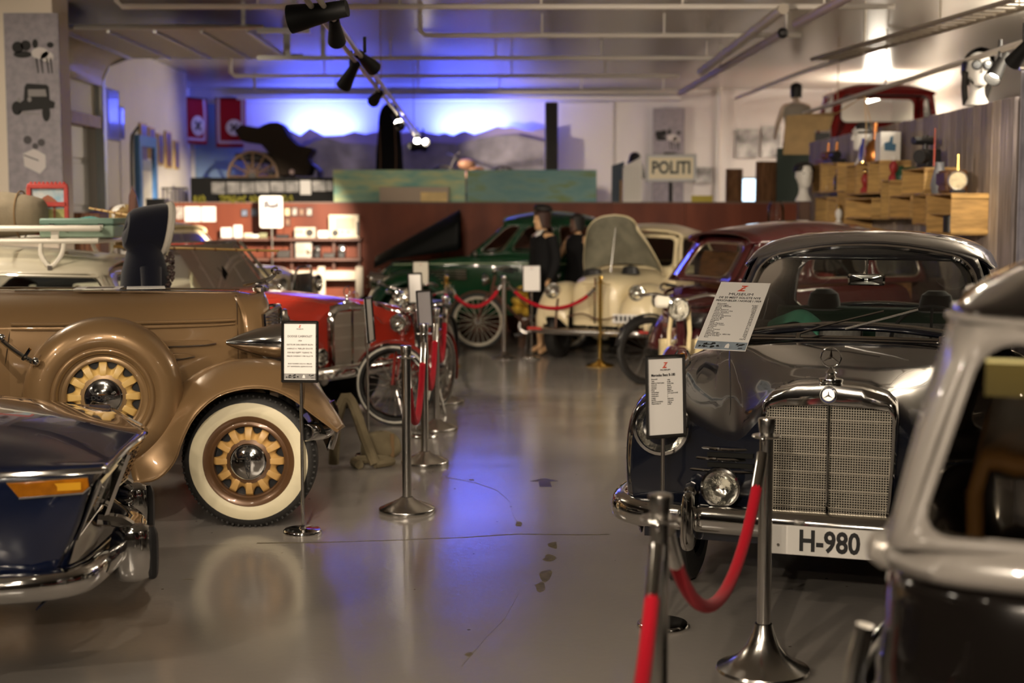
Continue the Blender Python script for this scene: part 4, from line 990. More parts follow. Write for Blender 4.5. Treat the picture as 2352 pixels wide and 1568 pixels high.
        MB().tube([(.10, s * .50, .90), (.08, s * .42, .80), (.06, s * .30, .78)], .022, 8, sm=3).build('lamp_bracket', CHROME, h)
    for s in (-1, 1):
        W_ = wood_wheel_12(car, (0, 0, 0), .362, .15, s, .218, BROWN, PALE, math.radians(-88) if s < 0 else 0); W_.location = (0, s * .645, .362); W_.rotation_euler = (0, 0, math.radians(-12))
        wheel(car, (-2.97, s * .66, .362), .362, .15, s, 'disc', BROWN, CHROME, True, .22)
    # spare wheels in the wings with metal covers
    for s in (-1, 1):
        c = Vector((-.752, s * .70, .737)); ax = (0, s, 0)
        MB().lathe([(.405, -.16), (.408, -.02), (.398, .035), (.370, .075), (.335, .096), (.30, .102), (.270, .096), (.262, .088), (.255, .098), (.245, .100), (.234, .092), (.222, .06), (.218, .02)], c, ax, 64).build('spare_cover', P, car, ang=60)
        wood_wheel_12(car, c + Vector((0, s * -.005, 0)), .34, .13, s, .215, mat('rim_gold', (.30, .19, .09), .3, .3, coat=.5), mat('spoke_yellow', (.72, .48, .16), .38, coat=.4), 0)
    # spare clamp strut
    C_ = MB().tube([L(-30, 752, -.62), L(2, 780, -.68), L(30, 803, -.73), L(62, 824, -.78), L(80, 832, -.80)], .014, 8, sm=2).build('spare_clamp', CHROME, car)
    MB().tube([L(52, 826, -.80), L(62, 812, -.81), L(70, 800, -.81)], .009, 6).build('wing_nut', CHROME, C_); MB().ball(L(82, 830, -.81), .022, 10).build('clamp_end', CHROME, C_)
    MB().ball(L(4, 775, -.69), .02, 10).build('clamp_joint', CHROME, C_)
    # tub, doors, screen, hood, tail
    shell(car, P, [(-1.9, .60, .36, 1.13, 1.14), (-2.4, .68, .36, 1.12, 1.13), (-3.0, .70, .36, 1.10, 1.12), (-3.5, .64, .38, 1.02, 1.08), (-3.95, .48, .45, .82, .90), (-4.1, .36, .5, .65, .72)], name='tub')
    for s in (-1, 1):
        arch_fender(car, P, -2.97, s, .44, .42, .86, .36, 175, 15, .10, .1, 'rear_wing')
        MB().tube([(-1.80, s * .54, 1.18), (-1.93, s * .55, 1.62)], .018, 8).build('screen_post', CHROME, car)
    MB().add([(-1.80, -.52, 1.2), (-1.80, .52, 1.2), (-1.93, .53, 1.62), (-1.93, -.53, 1.62)], [(0, 1, 2, 3)]).build('windscreen_glass', GLASS, car)
    MB().tube([(-1.93, -.55, 1.62), (-1.93, .55, 1.62)], .016, 8).build('screen_rail', CHROME, car)
    MB().patch([[(-3.0, y, 1.12), (-2.95, y, 1.26), (-3.2, y, 1.34), (-3.5, y, 1.28), (-3.55, y, 1.05)] for y in (-.62, -.3, .3, .62)], 2, 3).build('folded_top', mat('tan_canvas', (.32, .24, .14), .8), car, solid=.02)
    seat(car, (-2.75, 0, .6), 1.1, mat('tan_leather', (.22, .10, .04), .45), .62)
    for s in (-1, 1): MB().tube([(-.05, s * .32, .5), (.25, s * .34, .46), (.40, s * .36, .50)], .03, 8, sm=3).build('frame_horn', BLACK, car)
    rows = []
    for y, x in ((-.80, .30), (-.74, .41), (-.5, .455), (0, .48), (.5, .455), (.74, .41), (.80, .30)):
        rows.append([(x - .02, y, .475), (x + .012, y, .49), (x + .018, y, .52), (x + .012, y, .55), (x - .02, y, .565)])
    Bb = MB().patch(rows, 3, 2).build('bumper', CHROME, car, solid=.006)
    MB().tube([(.43, -.62, .40), (.455, -.62, .48), (.46, -.62, .60), (.44, -.62, .66)], .022, 8, sm=3).build('bumper_guard', CHROME, Bb)
    return car
gold_car()
TH0 = math.radians(13)
for i, (x0, x1, lab) in enumerate(((172, 278, 'white sheet with a framed picture lying on the gold bonnet'), (282, 372, 'plain white sheet of paper lying on the gold bonnet'))):
    a = at(x0, 670, 8.0); b = at(x1, 670, 8.0); z = 1.268 - .002 * i
    o = thing('paper_sheet', lab, 'sheet', ((a.x + b.x) / 2, 8.02 + .06 * i, z), TH0 + (.03 if i else -.05))
    box('sheet', (0, 0, 0), (b.x - a.x - .01, .26, .002), PAPER, o)
    if i == 0: box('printed_picture', (.01, 0, .0015), (.15, .16, .001), mat('photo_dim', (.18, .15, .11), .5, noise=.5, nscale=25), o)

# ================================================================== NAVY CAR, nose from the side
def navy_car():
    O = Vector((-1.667, 5.717, 0)); car = thing('navy_coupe', 'glossy navy blue car with chrome trim and amber wraparound indicator', 'car', O, math.radians(15)); car.scale = (1, 1, 1.025)
    nz = lambda y: .14 * (1 - min(1, abs(y) / .80))
    P = mat('navy_paint', (.005, .010, .036), .13, coat=1, spec=.6)
    rows = []
    for x, dz, wv, zt in ((.02, -.005, .80, .785), (-.05, 0, .815, .80), (-.25, .01, .83, .865), (-.6, .02, .835, .925), (-1.0, .03, .84, .965), (-1.45, .04, .845, .985)):
        s = .775 + dz * .3
        e = max(0, 1 + x / .5); q = [(0, zt), (wv * .4, zt - .002), (wv * .72, zt - (zt - s) * .22), (wv * .90, s + (zt - s) * .42), (wv * .985, s + .02), (wv + .005, s)]
        rows.append([(x + e * nz(y), y, z) for y, z in q])
    # front edge dips back slightly at the centre
    MB().patch(rows, 4, 3, True).build('bonnet', P, car, solid=.006, ang=50)
    rows = []
    for x, wv in ((.0, .80), (-.03, .812), (-.2, .832), (-.5, .84), (-.56, .841), (-.7, .842), (-.86, .843), (-1.05, .844), (-1.2, .845), (-1.3, .845), (-2.2, .85), (-3.2, .84), (-3.9, .80), (-4.2, .72)):
        zb = .34
        if abs(x + .88) < .40: zb = max(zb, .31 + math.sqrt(.16 - (x + .88) ** 2))
        k = max(0, min(1, -x / .25)); fx = lambda z: x - (.775 - z) * .42 * (1 - k)
        s = .775
        rows.append([(fx(s), wv + .005, s), (fx(.72), wv + .012, .735), (fx(.62), wv + .014, max(.60, zb + .10)), (fx(.45), wv, max(.45, zb + .05)), (fx(.34), wv - .03, zb)])
    MB().patch(rows, 1, 4, True).build('side_body', P, car, solid=.006, ang=50)
    for s in (-1, 1):
        MB().tube([(-4.1, s * .80, .78), (-2.2, s * .86, .785), (-.6, s * .848, .780), (-.05, s * .823, .776), (.012, s * .806, .778), (.025, s * .78, .782)], .0115, 8, sm=2).build('belt_trim', CHROME, car)
        # amber indicator lens in chrome frame
        poly = [(-.30, .757), (-.26, .705), (-.05, .708), (-.028, .726), (-.032, .758)]
        yb = lambda x: s * (.812 + .028 * min(1, -x / .25)) + s * .006
        a = [Vector((x, yb(x), z)) for x, z in poly]; b = [p + Vector((0, s * .022, 0)) for p in a]
        q = MB().grid([a, b], True); q.add(b, [tuple(range(5))])
        A_ = q.build('indicator', mat('amber_lens', (.50, .17, .008), .12, coat=1, noise=.45, nscale=14), car, bev=.004)
        MB().tube([p + Vector((0, s * .012, 0)) for p in a], .007, 6, closed=True).build('indicator_frame', CHROME, A_)
        box('bright_segment', (-.11, yb(-.11) + s * .022, .733), (.11, .004, .026), mat('amber_bright', (.72, .36, .02), .2), A_)
        # trapezoid headlamp glass on the leaning front
        fx = lambda z: -(.775 - z) * .42
        def fp(y, z, o=0): return Vector((fx(z) + o + .015 + nz(y), s * y, z))
        cs = [fp(.79, .545), fp(.43, .60), fp(.40, .745), fp(.76, .725)]
        H_ = MB().tube([cs[0], cs[1], cs[2], cs[3]], .014, 6, closed=True).build('headlamp_frame', CHROME, car)
        MB().add([p + Vector((.012, 0, 0)) for p in cs], [(0, 1, 2, 3)]).build('headlamp_glass', LENS, H_)
        MB().add([p - Vector((.05, 0, 0)) for p in cs], [(0, 1, 2, 3)]).build('headlamp_back', REFLECTOR, H_)
        for y in (.52, .66): MB().lathe([(.062, .0), (.05, -.03), (0, -.045)], fp(y, .648, .0), (1, 0, -.3), 18).build('lamp_bowl', CHROME, H_)
    # grille slats, front lip and valance
    fx = lambda z: -(.775 - z) * .42
    G = MB().tube([(fx(.77) + .03, -.80, .772), (.03 + nz(.4), -.4, .782), (.035 + nz(0), 0, .785), (.03 + nz(.4), .4, .782), (fx(.77) + .03, .80, .772)], .012, 8, sm=3).build('front_lip', CHROME, car)
    for k in range(9): MB().tube([(fx(.745 - k * .018) + .015 + nz(.4), -.40, .745 - k * .018), (fx(.745 - k * .018) + .03 + nz(0), 0, .745 - k * .018), (fx(.745 - k * .018) + .015 + nz(.4), .40, .745 - k * .018)], .005, 5).build('grille_slat', CHROME, car)
    box('grille_backing', (-.11, 0, .66), (.03, 1.5, .24), DARKIN, car)
    for y in (-.415, .415): MB().tube([(fx(.76) + .04 + nz(y), y, .765), (fx(.53) + .045 + nz(y), y * 1.02, .535)], .016, 6).build('grille_divider', CHROME, car)
    rows = [[(-.10 + nz(y), y, .545), (-.125 + nz(y), y, .48), (-.16 + nz(y), y, .36), (-.22 + nz(y), y, .30)] for y in (-.80, -.4, 0, .4, .80)]
    MB().patch(rows, 2, 3).build('front_valance', P, car, solid=.006)
    # wrap bumper
    bb = []
    for x, y in ((-1.2, -.885), (-.8, -.89), (-.35, -.885), (-.16, -.865), (-.055, -.80), (-.02, -.66), (.0, -.35), (.01, 0), (.0, .35), (-.02, .66), (-.055, .80), (-.16, .865), (-.35, .885), (-.8, .89), (-1.2, .885)):
        bb.append((x + nz(y), y))
    rows = bb; rr = []
    for i, (x, y) in enumerate(rows):
        x0, y0 = rows[max(0, i - 1)]; x1, y1 = rows[min(len(rows) - 1, i + 1)]; t = Vector((x1 - x0, y1 - y0, 0)).normalized(); n = Vector((t.y, -t.x, 0))
        rr.append([Vector((x, y, .400)) + n * a + Vector((0, 0, b)) for a, b in ((-.05, -.055), (-.005, -.05), (.016, -.025), (.02, .005), (.012, .03), (-.01, .043), (-.05, .046))])
    Bm = MB().patch(rr, 3, 2).build('bumper', CHROME, car, solid=.006, ang=50)
    for y in (-.42, .42):
        MB().patch([[(.045 + nz(y) + r * 1.5 * math.cos(math.radians(t)), y + r * .9 * math.sin(math.radians(t)), z) for t in range(0, 360, 30)] for z, r in ((.285, .015), (.30, .045), (.38, .055), (.45, .052), (.49, .044), (.505, .02))], 2, 1, closed=True, cap0=True, cap1=True).build('overrider', CHROME, Bm)
        MB().patch([[(.115 + nz(y) + r * .9 * math.cos(math.radians(t)), y + r * math.sin(math.radians(t)), z) for t in range(0, 360, 45)] for z, r in ((.29, .012), (.31, .026), (.40, .030), (.46, .028), (.49, .014))], 2, 1, closed=True, cap0=True, cap1=True).build('rubber_strip', BLACK, Bm)
        MB().tube([(-.08 + nz(y), y, .53), (nz(y), y, .515), (.04 + nz(y), y, .49)], .025, 8, sm=3).build('overrider_arm', CHROME, Bm)
    greenhouse(car, P, (-1.5, -3.75), (-2.05, -3.1), (.42,), .80, .60, .98, 1.36, TINT, CHROME)
    roof(car, P, -2.02, -3.12, .60, 1.36, .08)
    MB().grid([[Vector((-1.45, y, .98)) for y in (-.84, 0, .84)], [Vector((-3.7, y, .96)) for y in (-.84, 0, .84)]]).build('cabin_deck', DARKIN, car)
    MB().patch([[(-3.7, y, .97), (-4.0, y * .97, .95), (-4.2, y * .9, .86), (-4.25, y * .85, .6)] for y in (-.80, -.4, 0, .4, .80)], 2, 3).build('boot_lid', P, car)
    for s in (-1, 1):
        wheel(car, (-.88, s * .70, .31), .31, .16, s); wheel(car, (-3.4, s * .70, .31), .31, .16, s)
navy_car()

# ================================================================== TWO-TONE CAR close to the camera
def two_tone():
    car = thing('two_tone_car', 'black and pearl grey two-tone vintage car with a yellow card in its side window', 'car', (1.058, 3.505, 0), math.radians(-20))
    K = mat('black_gloss', (.010, .008, .007), .14, coat=1); G = mat('pearl_grey', (.36, .33, .30), .26, coat=.5)
    rows = []
    for x, wv, zt in ((-.085, .30, .84), (-.075, .48, .90), (-.03, .64, .955), (.08, .73, .985), (.3, .765, .99), (.9, .78, .99), (1.6, .78, .98)):
        rows.append([(x, 0, zt), (x, wv * .6, zt), (x, wv * .95, zt - .01), (x - .0, wv + .02, zt - .10), (x - .01, wv + .045, .70), (x, wv + .035, .5), (x + .02, wv, .32)])
    MB().patch(rows, 3, 3, True, cap0=True, cap1=True).build('lower_body', K, car, ang=50)
    # grey belt band
    belt = [(-.055, -.40), (-.035, -.58), (.0, -.66), (.06, -.715), (.16, -.742), (.4, -.755), (1.0, -.76), (1.6, -.76)]
    belt = cr([(x, y, 1.0) for x, y in belt], 3)
    mb = MB()
    for sg in (1, -1):
        mb.grid([[Vector((p.x - .02, p.y * sg - .022 * sg, .965)) for p in belt], [Vector((p.x - .03, p.y * sg - .03 * sg, .99)) for p in belt], [Vector((p.x - .015, (p.y - .012) * sg, 1.02)) for p in belt], [Vector((p.x, p.y * sg, 1.04)) for p in belt], [Vector((p.x + .01, p.y * sg * .99, 1.06)) for p in belt]])
    mb.build('belt_band', G, car, solid=.01, ang=60)
    mb = MB()
    for s in (-1, 1):
        y0, y1 = s * .745, s * .665
        q = [(-.02, y0, 1.03), (.72, y0, 1.03), (.76, y1, 1.475), (.115, y1, 1.475)]
        if s > 0: q = [q[1], q[0], q[3], q[2]]
        panel(mb, q, car, TINT, None, (.022, .05, .03, .035), .06)
        q = [(.72, y0, 1.03), (1.55, y0, 1.03), (1.35, y1, 1.475), (.76, y1, 1.475)]
        if s > 0: q = [q[1], q[0], q[3], q[2]]
        panel(mb, q, car, TINT, None, (.03, .05, .03, .035), .06)
        # rounded rear corner post
        R = []
        for z, f in ((1.03, 0), (1.25, .45), (1.475, 1)):
            L_ = lambda a, b: a + (b - a) * f
            R.append([(L_(-.02, .115), s * L_(.745, .665), z), (L_(-.04, .092), s * L_(.725, .64), z), (L_(-.05, .074), s * L_(.67, .58), z), (L_(-.055, .062), s * L_(.57, .49), z), (L_(-.06, .05), s * L_(.44, .38), z)])
        mb.patch(R, 3, 3)
    panel(mb, [(-.06, .44, 1.03), (-.06, -.44, 1.03), (.05, -.38, 1.475), (.05, .38, 1.475)], car, TINT, CHROME, (.04, .04, .06, .06), .08, .01, .006, name='rear_glass')
    mb.build('pillars', G, car, solid=.016, ang=60)
    rows = []
    for x, c, wv in ((.05, .0, .40), (.12, .05, .58), (.25, .105, .66), (.5, .14, .68), (.9, .15, .68), (1.35, .10, .66)):
        rows.append([(x, 0, 1.495 + c), (x, wv * .5, 1.495 + c * .85), (x, wv * .85, 1.495 + c * .45), (x, wv, 1.50), (x, wv + .012, 1.475)])
    MB().patch(rows, 3, 3, True, cap0=True).build('roof', K, car, solid=.012, ang=60)
    edge = cr([(.05, -.42, 1.482), (.10, -.56, 1.482), (.17, -.645, 1.482), (.28, -.68, 1.482), (.8, -.695, 1.482), (1.35, -.68, 1.482)], 4)
    for s in (1, -1): MB().tube([Vector((p.x, p.y * s, p.z)) for p in edge], .02, 8, ry=.012).build('drip_rail', G, car)
    # yellow card in the window, interior
    box('window_card', (.185, -.672, 1.375), (.115, .003, .075), mat('card_yellow', (.80, .72, .32), .5), car)
    seat(car, (.75, -.3, .45), .5, mat('leather_brown', (.16, .075, .03), .5), .62)
    seat(car, (.35, 0, .45), 1.1, mat('leather_ochre', (.36, .19, .06), .6), .72, name='rear_seat')
    box('cabin_floor', (.8, 0, .4), (1.4, 1.3, .05), DARKIN, car)
    # tail: chrome overriders, lamp, bumper
    for y in (-.52, .52):
        MB().tube([(-.11, y, .36), (-.14, y, .5), (-.135, y, .66), (-.11, y, .80)], .022, 8, sm=3).build('chrome_strip', CHROME, car)
    L1 = MB().lathe([(0, .06), (.03, .05), (.045, .02), (.045, 0)], (-.05, -.57, .985), (-1, -.3, .2), 16).build('tail_lamp', mat('lamp_grey', (.45, .42, .38), .3, .3), car)
    rows = [[(-.16 + .10 * (abs(y) / .7) ** 2, y, .42), (-.19 + .10 * (abs(y) / .7) ** 2, y, .47), (-.19 + .10 * (abs(y) / .7) ** 2, y, .53), (-.16 + .1 * (abs(y) / .7) ** 2, y, .58)] for y in (-.80, -.6, -.3, 0, .3, .6, .80)]
    MB().patch(rows, 3, 2).build('bumper', CHROME, car, solid=.006)
    rows = []
    for s in (-1, 1):
        arch_fender(car, K, .62, s, .40, .60, .90, .34, 175, 5, .07, 0, 'rear_wing')
        wheel(car, (.62, s * .72, .33), .33, .15, s)
two_tone()
# ================================================================== OTHER CARS
def red_cabriolet():
    h = math.atan2(-.57, .82); car = thing('red_cabriolet', 'red open cabriolet with chrome radiator grille and cream steering wheel', 'car', (-1.32, 11.35, 0), h)
    P = mat('red_paint', (.36, .028, .015), .16, coat=1); CR = mat('ivory', (.72, .68, .45), .4)
    rows = []
    for x, k in ((.0, 0), (-.08, .4), (-.3, .75), (-.7, 1), (-1.15, 1.1), (-1.55, 1.1)):
        zc = .93 + .10 * k; zf = .86 + .09 * k; t = min(1, -x / .5)
        rows.append([(x, 0, zc), (x, .20, zc - .01), (x, .34 + .08 * t, zc - .09), (x, .46 + .08 * t, zf - .10 + .05 * t), (x, .60, zf - .02), (x, .71, zf), (x, .80, zf - .05), (x, .85, zf - .18), (x, .86, .55), (x, .83, .36)])
    MB().patch(rows, 4, 3, True, cap0=True).build('front_body', P, car, ang=50)
    shell(car, P, [(-1.55, .85, .3, .95, .62), (-2.4, .86, .3, .94, .60), (-3.1, .86, .3, .92, .62), (-3.3, .84, .3, .93, .96), (-3.9, .80, .33, .86, .90), (-4.35, .68, .42, .66, .70)], [(-3.3, .36, .32)], name='rear_body')
    GRL = bpy.data.objects
    out = [(.215, .42), (.235, .62), (.24, .84), (.225, .90), (.17, .945), (0, .965)]
    inn = [(.19, .43), (.205, .62), (.208, .83), (.195, .87), (.15, .905), (0, .915)]
    lp = lambda L, x: [Vector((x, y, z)) for y, z in L] + [Vector((x, -y, z)) for y, z in reversed(L[:-1])]
    G = MB().grid([lp(out, -.12), lp(out, .03), lp([((a[0] + b[0]) / 2, (a[1] + b[1]) / 2) for a, b in zip(out, inn)], .05), lp(inn, .045), lp(inn, .0)]).build('grille', CHROME, car)
    m = MB()
    for k in range(30): m.box((.012, -.20 + .40 * (k + .5) / 30, .665), (.006, .005, .46))
    for k in range(28): m.box((.014, 0, .435 + .46 * (k + .5) / 28), (.008, .40, .014 if k % 6 == 3 else .005))
    m.build('grille_mesh', mat('grille_bar'), G, ang=0); box('grille_backing', (-.03, 0, .66), (.02, .40, .46), DARKIN, G)
    MB().tube([(.05, 0, .43), (.055, 0, .92)], .009, 6).build('centre_bar', CHROME, G)
    MB().lathe([(.04, 0), (.035, .012), (.012, .02), (.008, .06), (0, .06)], (.0, 0, .965), (0, 0, 1), 14).build('radiator_cap', CHROME, G)
    MB().tube(arc((.0, 0, 1.055), .036, 0, 345, 23, (0, 1, 0), (0, 0, 1)), .004, 6, closed=True).build('star_mascot', CHROME, G)
    for s in (-1, 1):
        headlamp(car, (.02, s * .66, .76), .10, (1, 0, .03), .12); headlamp(car, (.06, s * .38, .56), .07, (1, 0, 0), .08, name='fog_lamp')
        MB().lathe([(0, .05), (.03, .04), (.04, 0)], (-.55, s * .72, .95), (0, 0, 1), 12).build('indicator_lamp', LENS, car)
        wheel(car, (-.62, s * .70, .32), .32, .16, s); wheel(car, (-3.3, s * .70, .32), .32, .16, s)
        MB().tube([(-1.42, s * .68, 1.02), (-1.78, s * .58, 1.42)], .016, 8).build('screen_post', CHROME, car)
        MB().lathe([(.0, .0), (.03, .02), (.055, .06), (.03, .10), (0, .11)], (.12, s * .42, .34), (0, 0, 1), 12).build('bumper_guard', CHROME, car)
    bumper(car, .12, .88, .43, .11, .15)
    gl = MB(); pts0 = [(-1.36 - .14 * (y / .68) ** 2, y, 1.03) for y in (-.68, -.35, 0, .35, .68)]; pts1 = [(-1.70 - .10 * (y / .58) ** 2, y * .85, 1.42) for y in (-.68, -.35, 0, .35, .68)]
    gl.patch([pts0, pts1], 3, 3).build('windscreen_glass', GLASS, car)
    MB().tube(pts1, .016, 8, sm=3).build('screen_rail', CHROME, car); MB().tube(pts0, .012, 8, sm=3).build('screen_base', CHROME, car)
    box('rear_mirror', (-1.66, 0, 1.33), (.02, .17, .05), BLACK, car)
    steering(car, (-1.95, .36, 1.0), .20, 30, CR)
    for s in (-1, 1): seat(car, (-2.35, s * .34, .45), .58, mat('cream_leather', (.60, .55, .42), .5), .6)
    seat(car, (-3.0, 0, .42), 1.2, mat('cream_leather'), .6)
    MB().patch([[(-3.15, y, .95), (-3.1, y, 1.06), (-3.4, y, 1.10), (-3.65, y, .98)] for y in (-.62, 0, .62)], 2, 3).build('folded_top', mat('black_canvas', (.02, .02, .02), .9), car, solid=.02)
red_cabriolet()

def beige_wagon():
    car = thing('beige_estate', 'beige small estate car carrying a white roof rack', 'car', (-4.62, 10.38, 0), math.pi)
    P = mat('beige_paint', (.50, .46, .35), .3, coat=.6)
    shell(car, P, [(2.05, .62, .38, .66, .72), (1.9, .74, .34, .78, .84), (1.4, .79, .3, .86, .93), (.75, .80, .3, .92, .97), (.1, .805, .28, .93, .95), (-1.0, .805, .28, .93, .95), (-1.75, .79, .3, .92, .94), (-2.02, .74, .36, .84, .86)], [(1.25, .36, .32), (-1.25, .36, .32)])
    greenhouse(car, P, (.85, -1.98), (.35, -1.80), (.09, .42), .765, .655, .93, 1.29, GLASS, CHROME, .08, .035)
    roof(car, P, .40, -1.86, .645, 1.29, .15, ends=.3)
    for s in (-1, 1):
        MB().tube([(.40, s * .675, 1.255), (-.6, s * .685, 1.268), (-1.8, s * .675, 1.25)], .010, 6, sm=3).build('drip_rail', P, car)
        wheel(car, (1.25, s * .66, .31), .31, .14, s, 'disc', P); wheel(car, (-1.25, s * .66, .31), .31, .14, s, 'disc', P)
        headlamp(car, (2.0, s * .58, .68), .085)
        seat(car, (-.1, s * .33, .42), .52, mat('grey_vinyl', (.10, .10, .10), .6), .62)
    bumper(car, 2.12, .78, .42, .10, .12); seat(car, (-.95, 0, .42), 1.15, mat('grey_vinyl'), .6)
    steering(car, (.38, .34, .94), .19, 28)
beige_wagon()
# roof rack and luggage
RW = mat('rack_white', (.76, .72, .62), .35)
rk = thing('roof_rack', 'white tubular roof rack on the beige estate car', 'roof rack', (-3.56, 10.40, 0))
def rk_ring(z, w_, x0, x1): return [(x1, -w_ + .12, z), (x1 - .12, -w_, z), (x0 + .12, -w_, z + .0), (x0, -w_ + .12, z), (x0, w_ - .12, z), (x0 + .12, w_, z), (x1 - .12, w_, z), (x1, w_ - .12, z)]
MB().tube(rk_ring(1.578, .62, -.95, .70), .020, 8, closed=True, sm=2).build('top_rail', RW, rk)
MB().tube(rk_ring(1.490, .60, -.93, .68), .018, 8, closed=True, sm=2).build('base_rail', RW, rk)
for y in (-.59, .59):
    for x in (.42, -.28, -.80):
        box('upright', (x, y * 1.02, 1.535), (.055, .02, .11), RW, rk, bev=.005)
    for x in (.42, -.55):
        MB().tube([(x - .10, y * 1.0, 1.490), (x - .09, y * 1.07, 1.40), (x - .02, y * 1.11, 1.315), (x + .05, y * 1.07, 1.40), (x + .06, y, 1.490)], .017, 8, sm=3).build('foot_clamp', RW, rk)
        box('clamp_hook', (x - .02, y * 1.13, 1.295), (.03, .02, .06), STEEL, rk)
for k in range(6): MB().tube([(-.8 + .28 * k, -.6, 1.495), (-.8 + .28 * k, .6, 1.495)], .012, 6).build('cross_slat', RW, rk)
a = at(40, 530, 10.3)
o = thing('canvas_bag', 'olive grey canvas duffel bag on the roof rack', 'bag', (a.x - .24, 10.45, 1.502), .05)
MB().patch([[(x, r * math.cos(math.radians(t)) * 1.15, .165 + r * math.sin(math.radians(t)) * .98 + .01 * math.sin(t + x * 9)) for t in range(0, 360, 30)] for x, r in ((-.42, .06), (-.40, .14), (-.25, .165), (0, .17), (.22, .165), (.36, .13), (.40, .05))], 2, 2, closed=True, cap0=True, cap1=True).build('bag_body', mat('canvas_olive', (.24, .20, .14), .85, noise=.2, bump=.4, bscale=30), o)
for x in (-.15, .22): MB().tube([(x, .20 * math.cos(math.radians(t)), .165 + .175 * math.sin(math.radians(t))) for t in range(0, 360, 20)], .006, 5, closed=True).build('strap', mat('strap_tan', (.22, .14, .07), .7), o)
o = thing('green_suitcase', 'pale green suitcase with a metal handle on the roof rack', 'suitcase', (at(195, 550, 10.1).x, 10.12, 1.505))
SC = mat('case_green', (.24, .33, .25), .45)
box('case_body', (0, 0, .05), (.52, .42, .085), SC, o, bev=.012); box('case_lid', (0, 0, .118), (.52, .42, .045), mat('case_green_dark', (.14, .24, .19), .5), o, bev=.012)
MB().tube([(-.07, -.215, .05), (-.06, -.235, .09), (.06, -.235, .09), (.07, -.215, .06)], .006, 5).build('handle', mat('case_handle', (.2, .18, .15), .4, .6), o)
for x in (-.17, .17): box('latch', (x, -.212, .09), (.035, .012, .03), CHROME, o)
# red framed toy theatre box, basket, teal cloth
a = at(100, 480, 10.6)
o = thing('red_picture_box', 'red edged wooden box with a painted temple landscape on its front', 'box', (a.x, 10.72, 1.51), math.radians(6))
RB = mat('box_red', (.42, .03, .02), .5)
hh = .335; box('back_panel', (0, .0, .02 + hh / 2), (.245, .015, hh), mat('box_sky', (.25, .48, .62), .6, col2=(.75, .78, .76), nscale=9), o)
box('meadow', (0, -.012, .02 + .09), (.245, .012, .18), mat('box_green', (.30, .36, .10), .7, col2=(.52, .46, .22), nscale=22), o)
for x in (-.135, .135): box('side_frame', (x, -.02, .02 + hh / 2), (.03, .05, hh + .03), RB, o, bev=.004)
for z in (.015, hh + .035, .235): box('cross_frame', (0, -.02, z), (.29, .05, .035 if z > .2 else .02), RB, o, bev=.004)
for k in range(9): MB().ball((-.12 + .03 * k, -.02, hh + .058), .012, 6).build('bead', RB, o)
MB().prism([(-.07, 0), (.07, 0), (.03, .035), (0, .05), (-.03, .035)], (0, -.025, .255), (1, 0, 0), (0, 0, 1), -.006).build('temple_roof', mat('temple_brown', (.30, .09, .04), .6), o)
for x in (-.045, .045): box('temple_post', (x, -.022, .18), (.014, .01, .13), mat('temple_brown'), o)
box('box_side', (-.16, .09, .02 + hh / 2), (.02, .2, hh), mat('box_side_grey', (.22, .21, .16), .6, noise=.5, nscale=20), o)
o = thing('teal_blanket', 'folded teal blanket on the roof rack below the red box', 'blanket', (at(170, 505, 10.5).x, 10.56, 1.51))
MB().patch([[(x, y, .10 + .018 * math.sin(17 * x) - .3 * x * x + .012 * math.sin(20 * y)) for y in (-.12, -.06, 0, .06, .12)] for x in (-.16, -.08, 0, .08, .16)], 3, 3).build('fold', mat('teal_cloth', (.08, .27, .25), .85), o, solid=.04)
tag(box('podium', (-4.2, 15.2, .60), (1.2, 1.3, 1.20), mat('podium_white', (.5, .47, .42), .6), bev=.01), 'pale square display podium behind the beige estate car', 'podium')
zp = 1.20
o = thing('ribbed_trunk', 'brown ribbed wooden trunk on the podium behind the roof rack luggage', 'trunk', (at(205, 505, 14.8).x, 14.8, zp))
z1 = at(205, 488, 14.8).z - zp
box('trunk_body', (.02, 0, z1 / 2), (.27, .34, z1), mat('trunk_brown', (.16, .06, .025), .5, noise=.4, nscale=40, stretch=(1, .02, .02)), o, bev=.01)
for k in range(5): box('rib', (-.08 + .05 * k, -.172, z1 / 2), (.012, .012, z1 * .9), mat('trunk_rib', (.26, .11, .045), .5), o)
MB().prism([(0, 0), (-.10, -.06), (-.08, -.16), (0, -.14)], (-.115, -.05, z1), (1, 0, 0), (0, 0, 1), -.2).build('trunk_end', mat('trunk_dark', (.05, .025, .015), .6), o)
o = thing('blue_chair', 'bright blue moulded child chair on the podium behind the brown trunk', 'chair', (at(238, 500, 15.5).x, 15.5, zp))
zt = at(238, 482, 15.5).z - zp
BL_ = mat('blue_plastic', (.012, .05, .36), .35)
MB().patch([[(x * (1 - .18 * (k / 5) ** 3), .03 * math.cos(x * 4), zt - .24 + .24 * (k / 5) - .55 * x * x * (k / 5) ** 2) for x in (-.22, -.13, 0, .13, .22)] for k in range(6)], 2, 3).build('backrest', BL_, o, solid=.012)
MB().patch([[(x, -y, zt - .27 + .02 * y) for x in (-.22, 0, .22)] for y in (0, .15, .30)], 2, 2).build('seat', BL_, o, solid=.012)
for x in (-.18, .18):
    for y in (0, -.27): MB().tube([(x, y, zt - .275), (x * 1.1, y, .0)], .012, 6).build('leg', STEEL, o)
    MB().tube([(x, 0.02, zt - .27), (x, .03, zt - .1)], .012, 6).build('back_stay', STEEL, o)
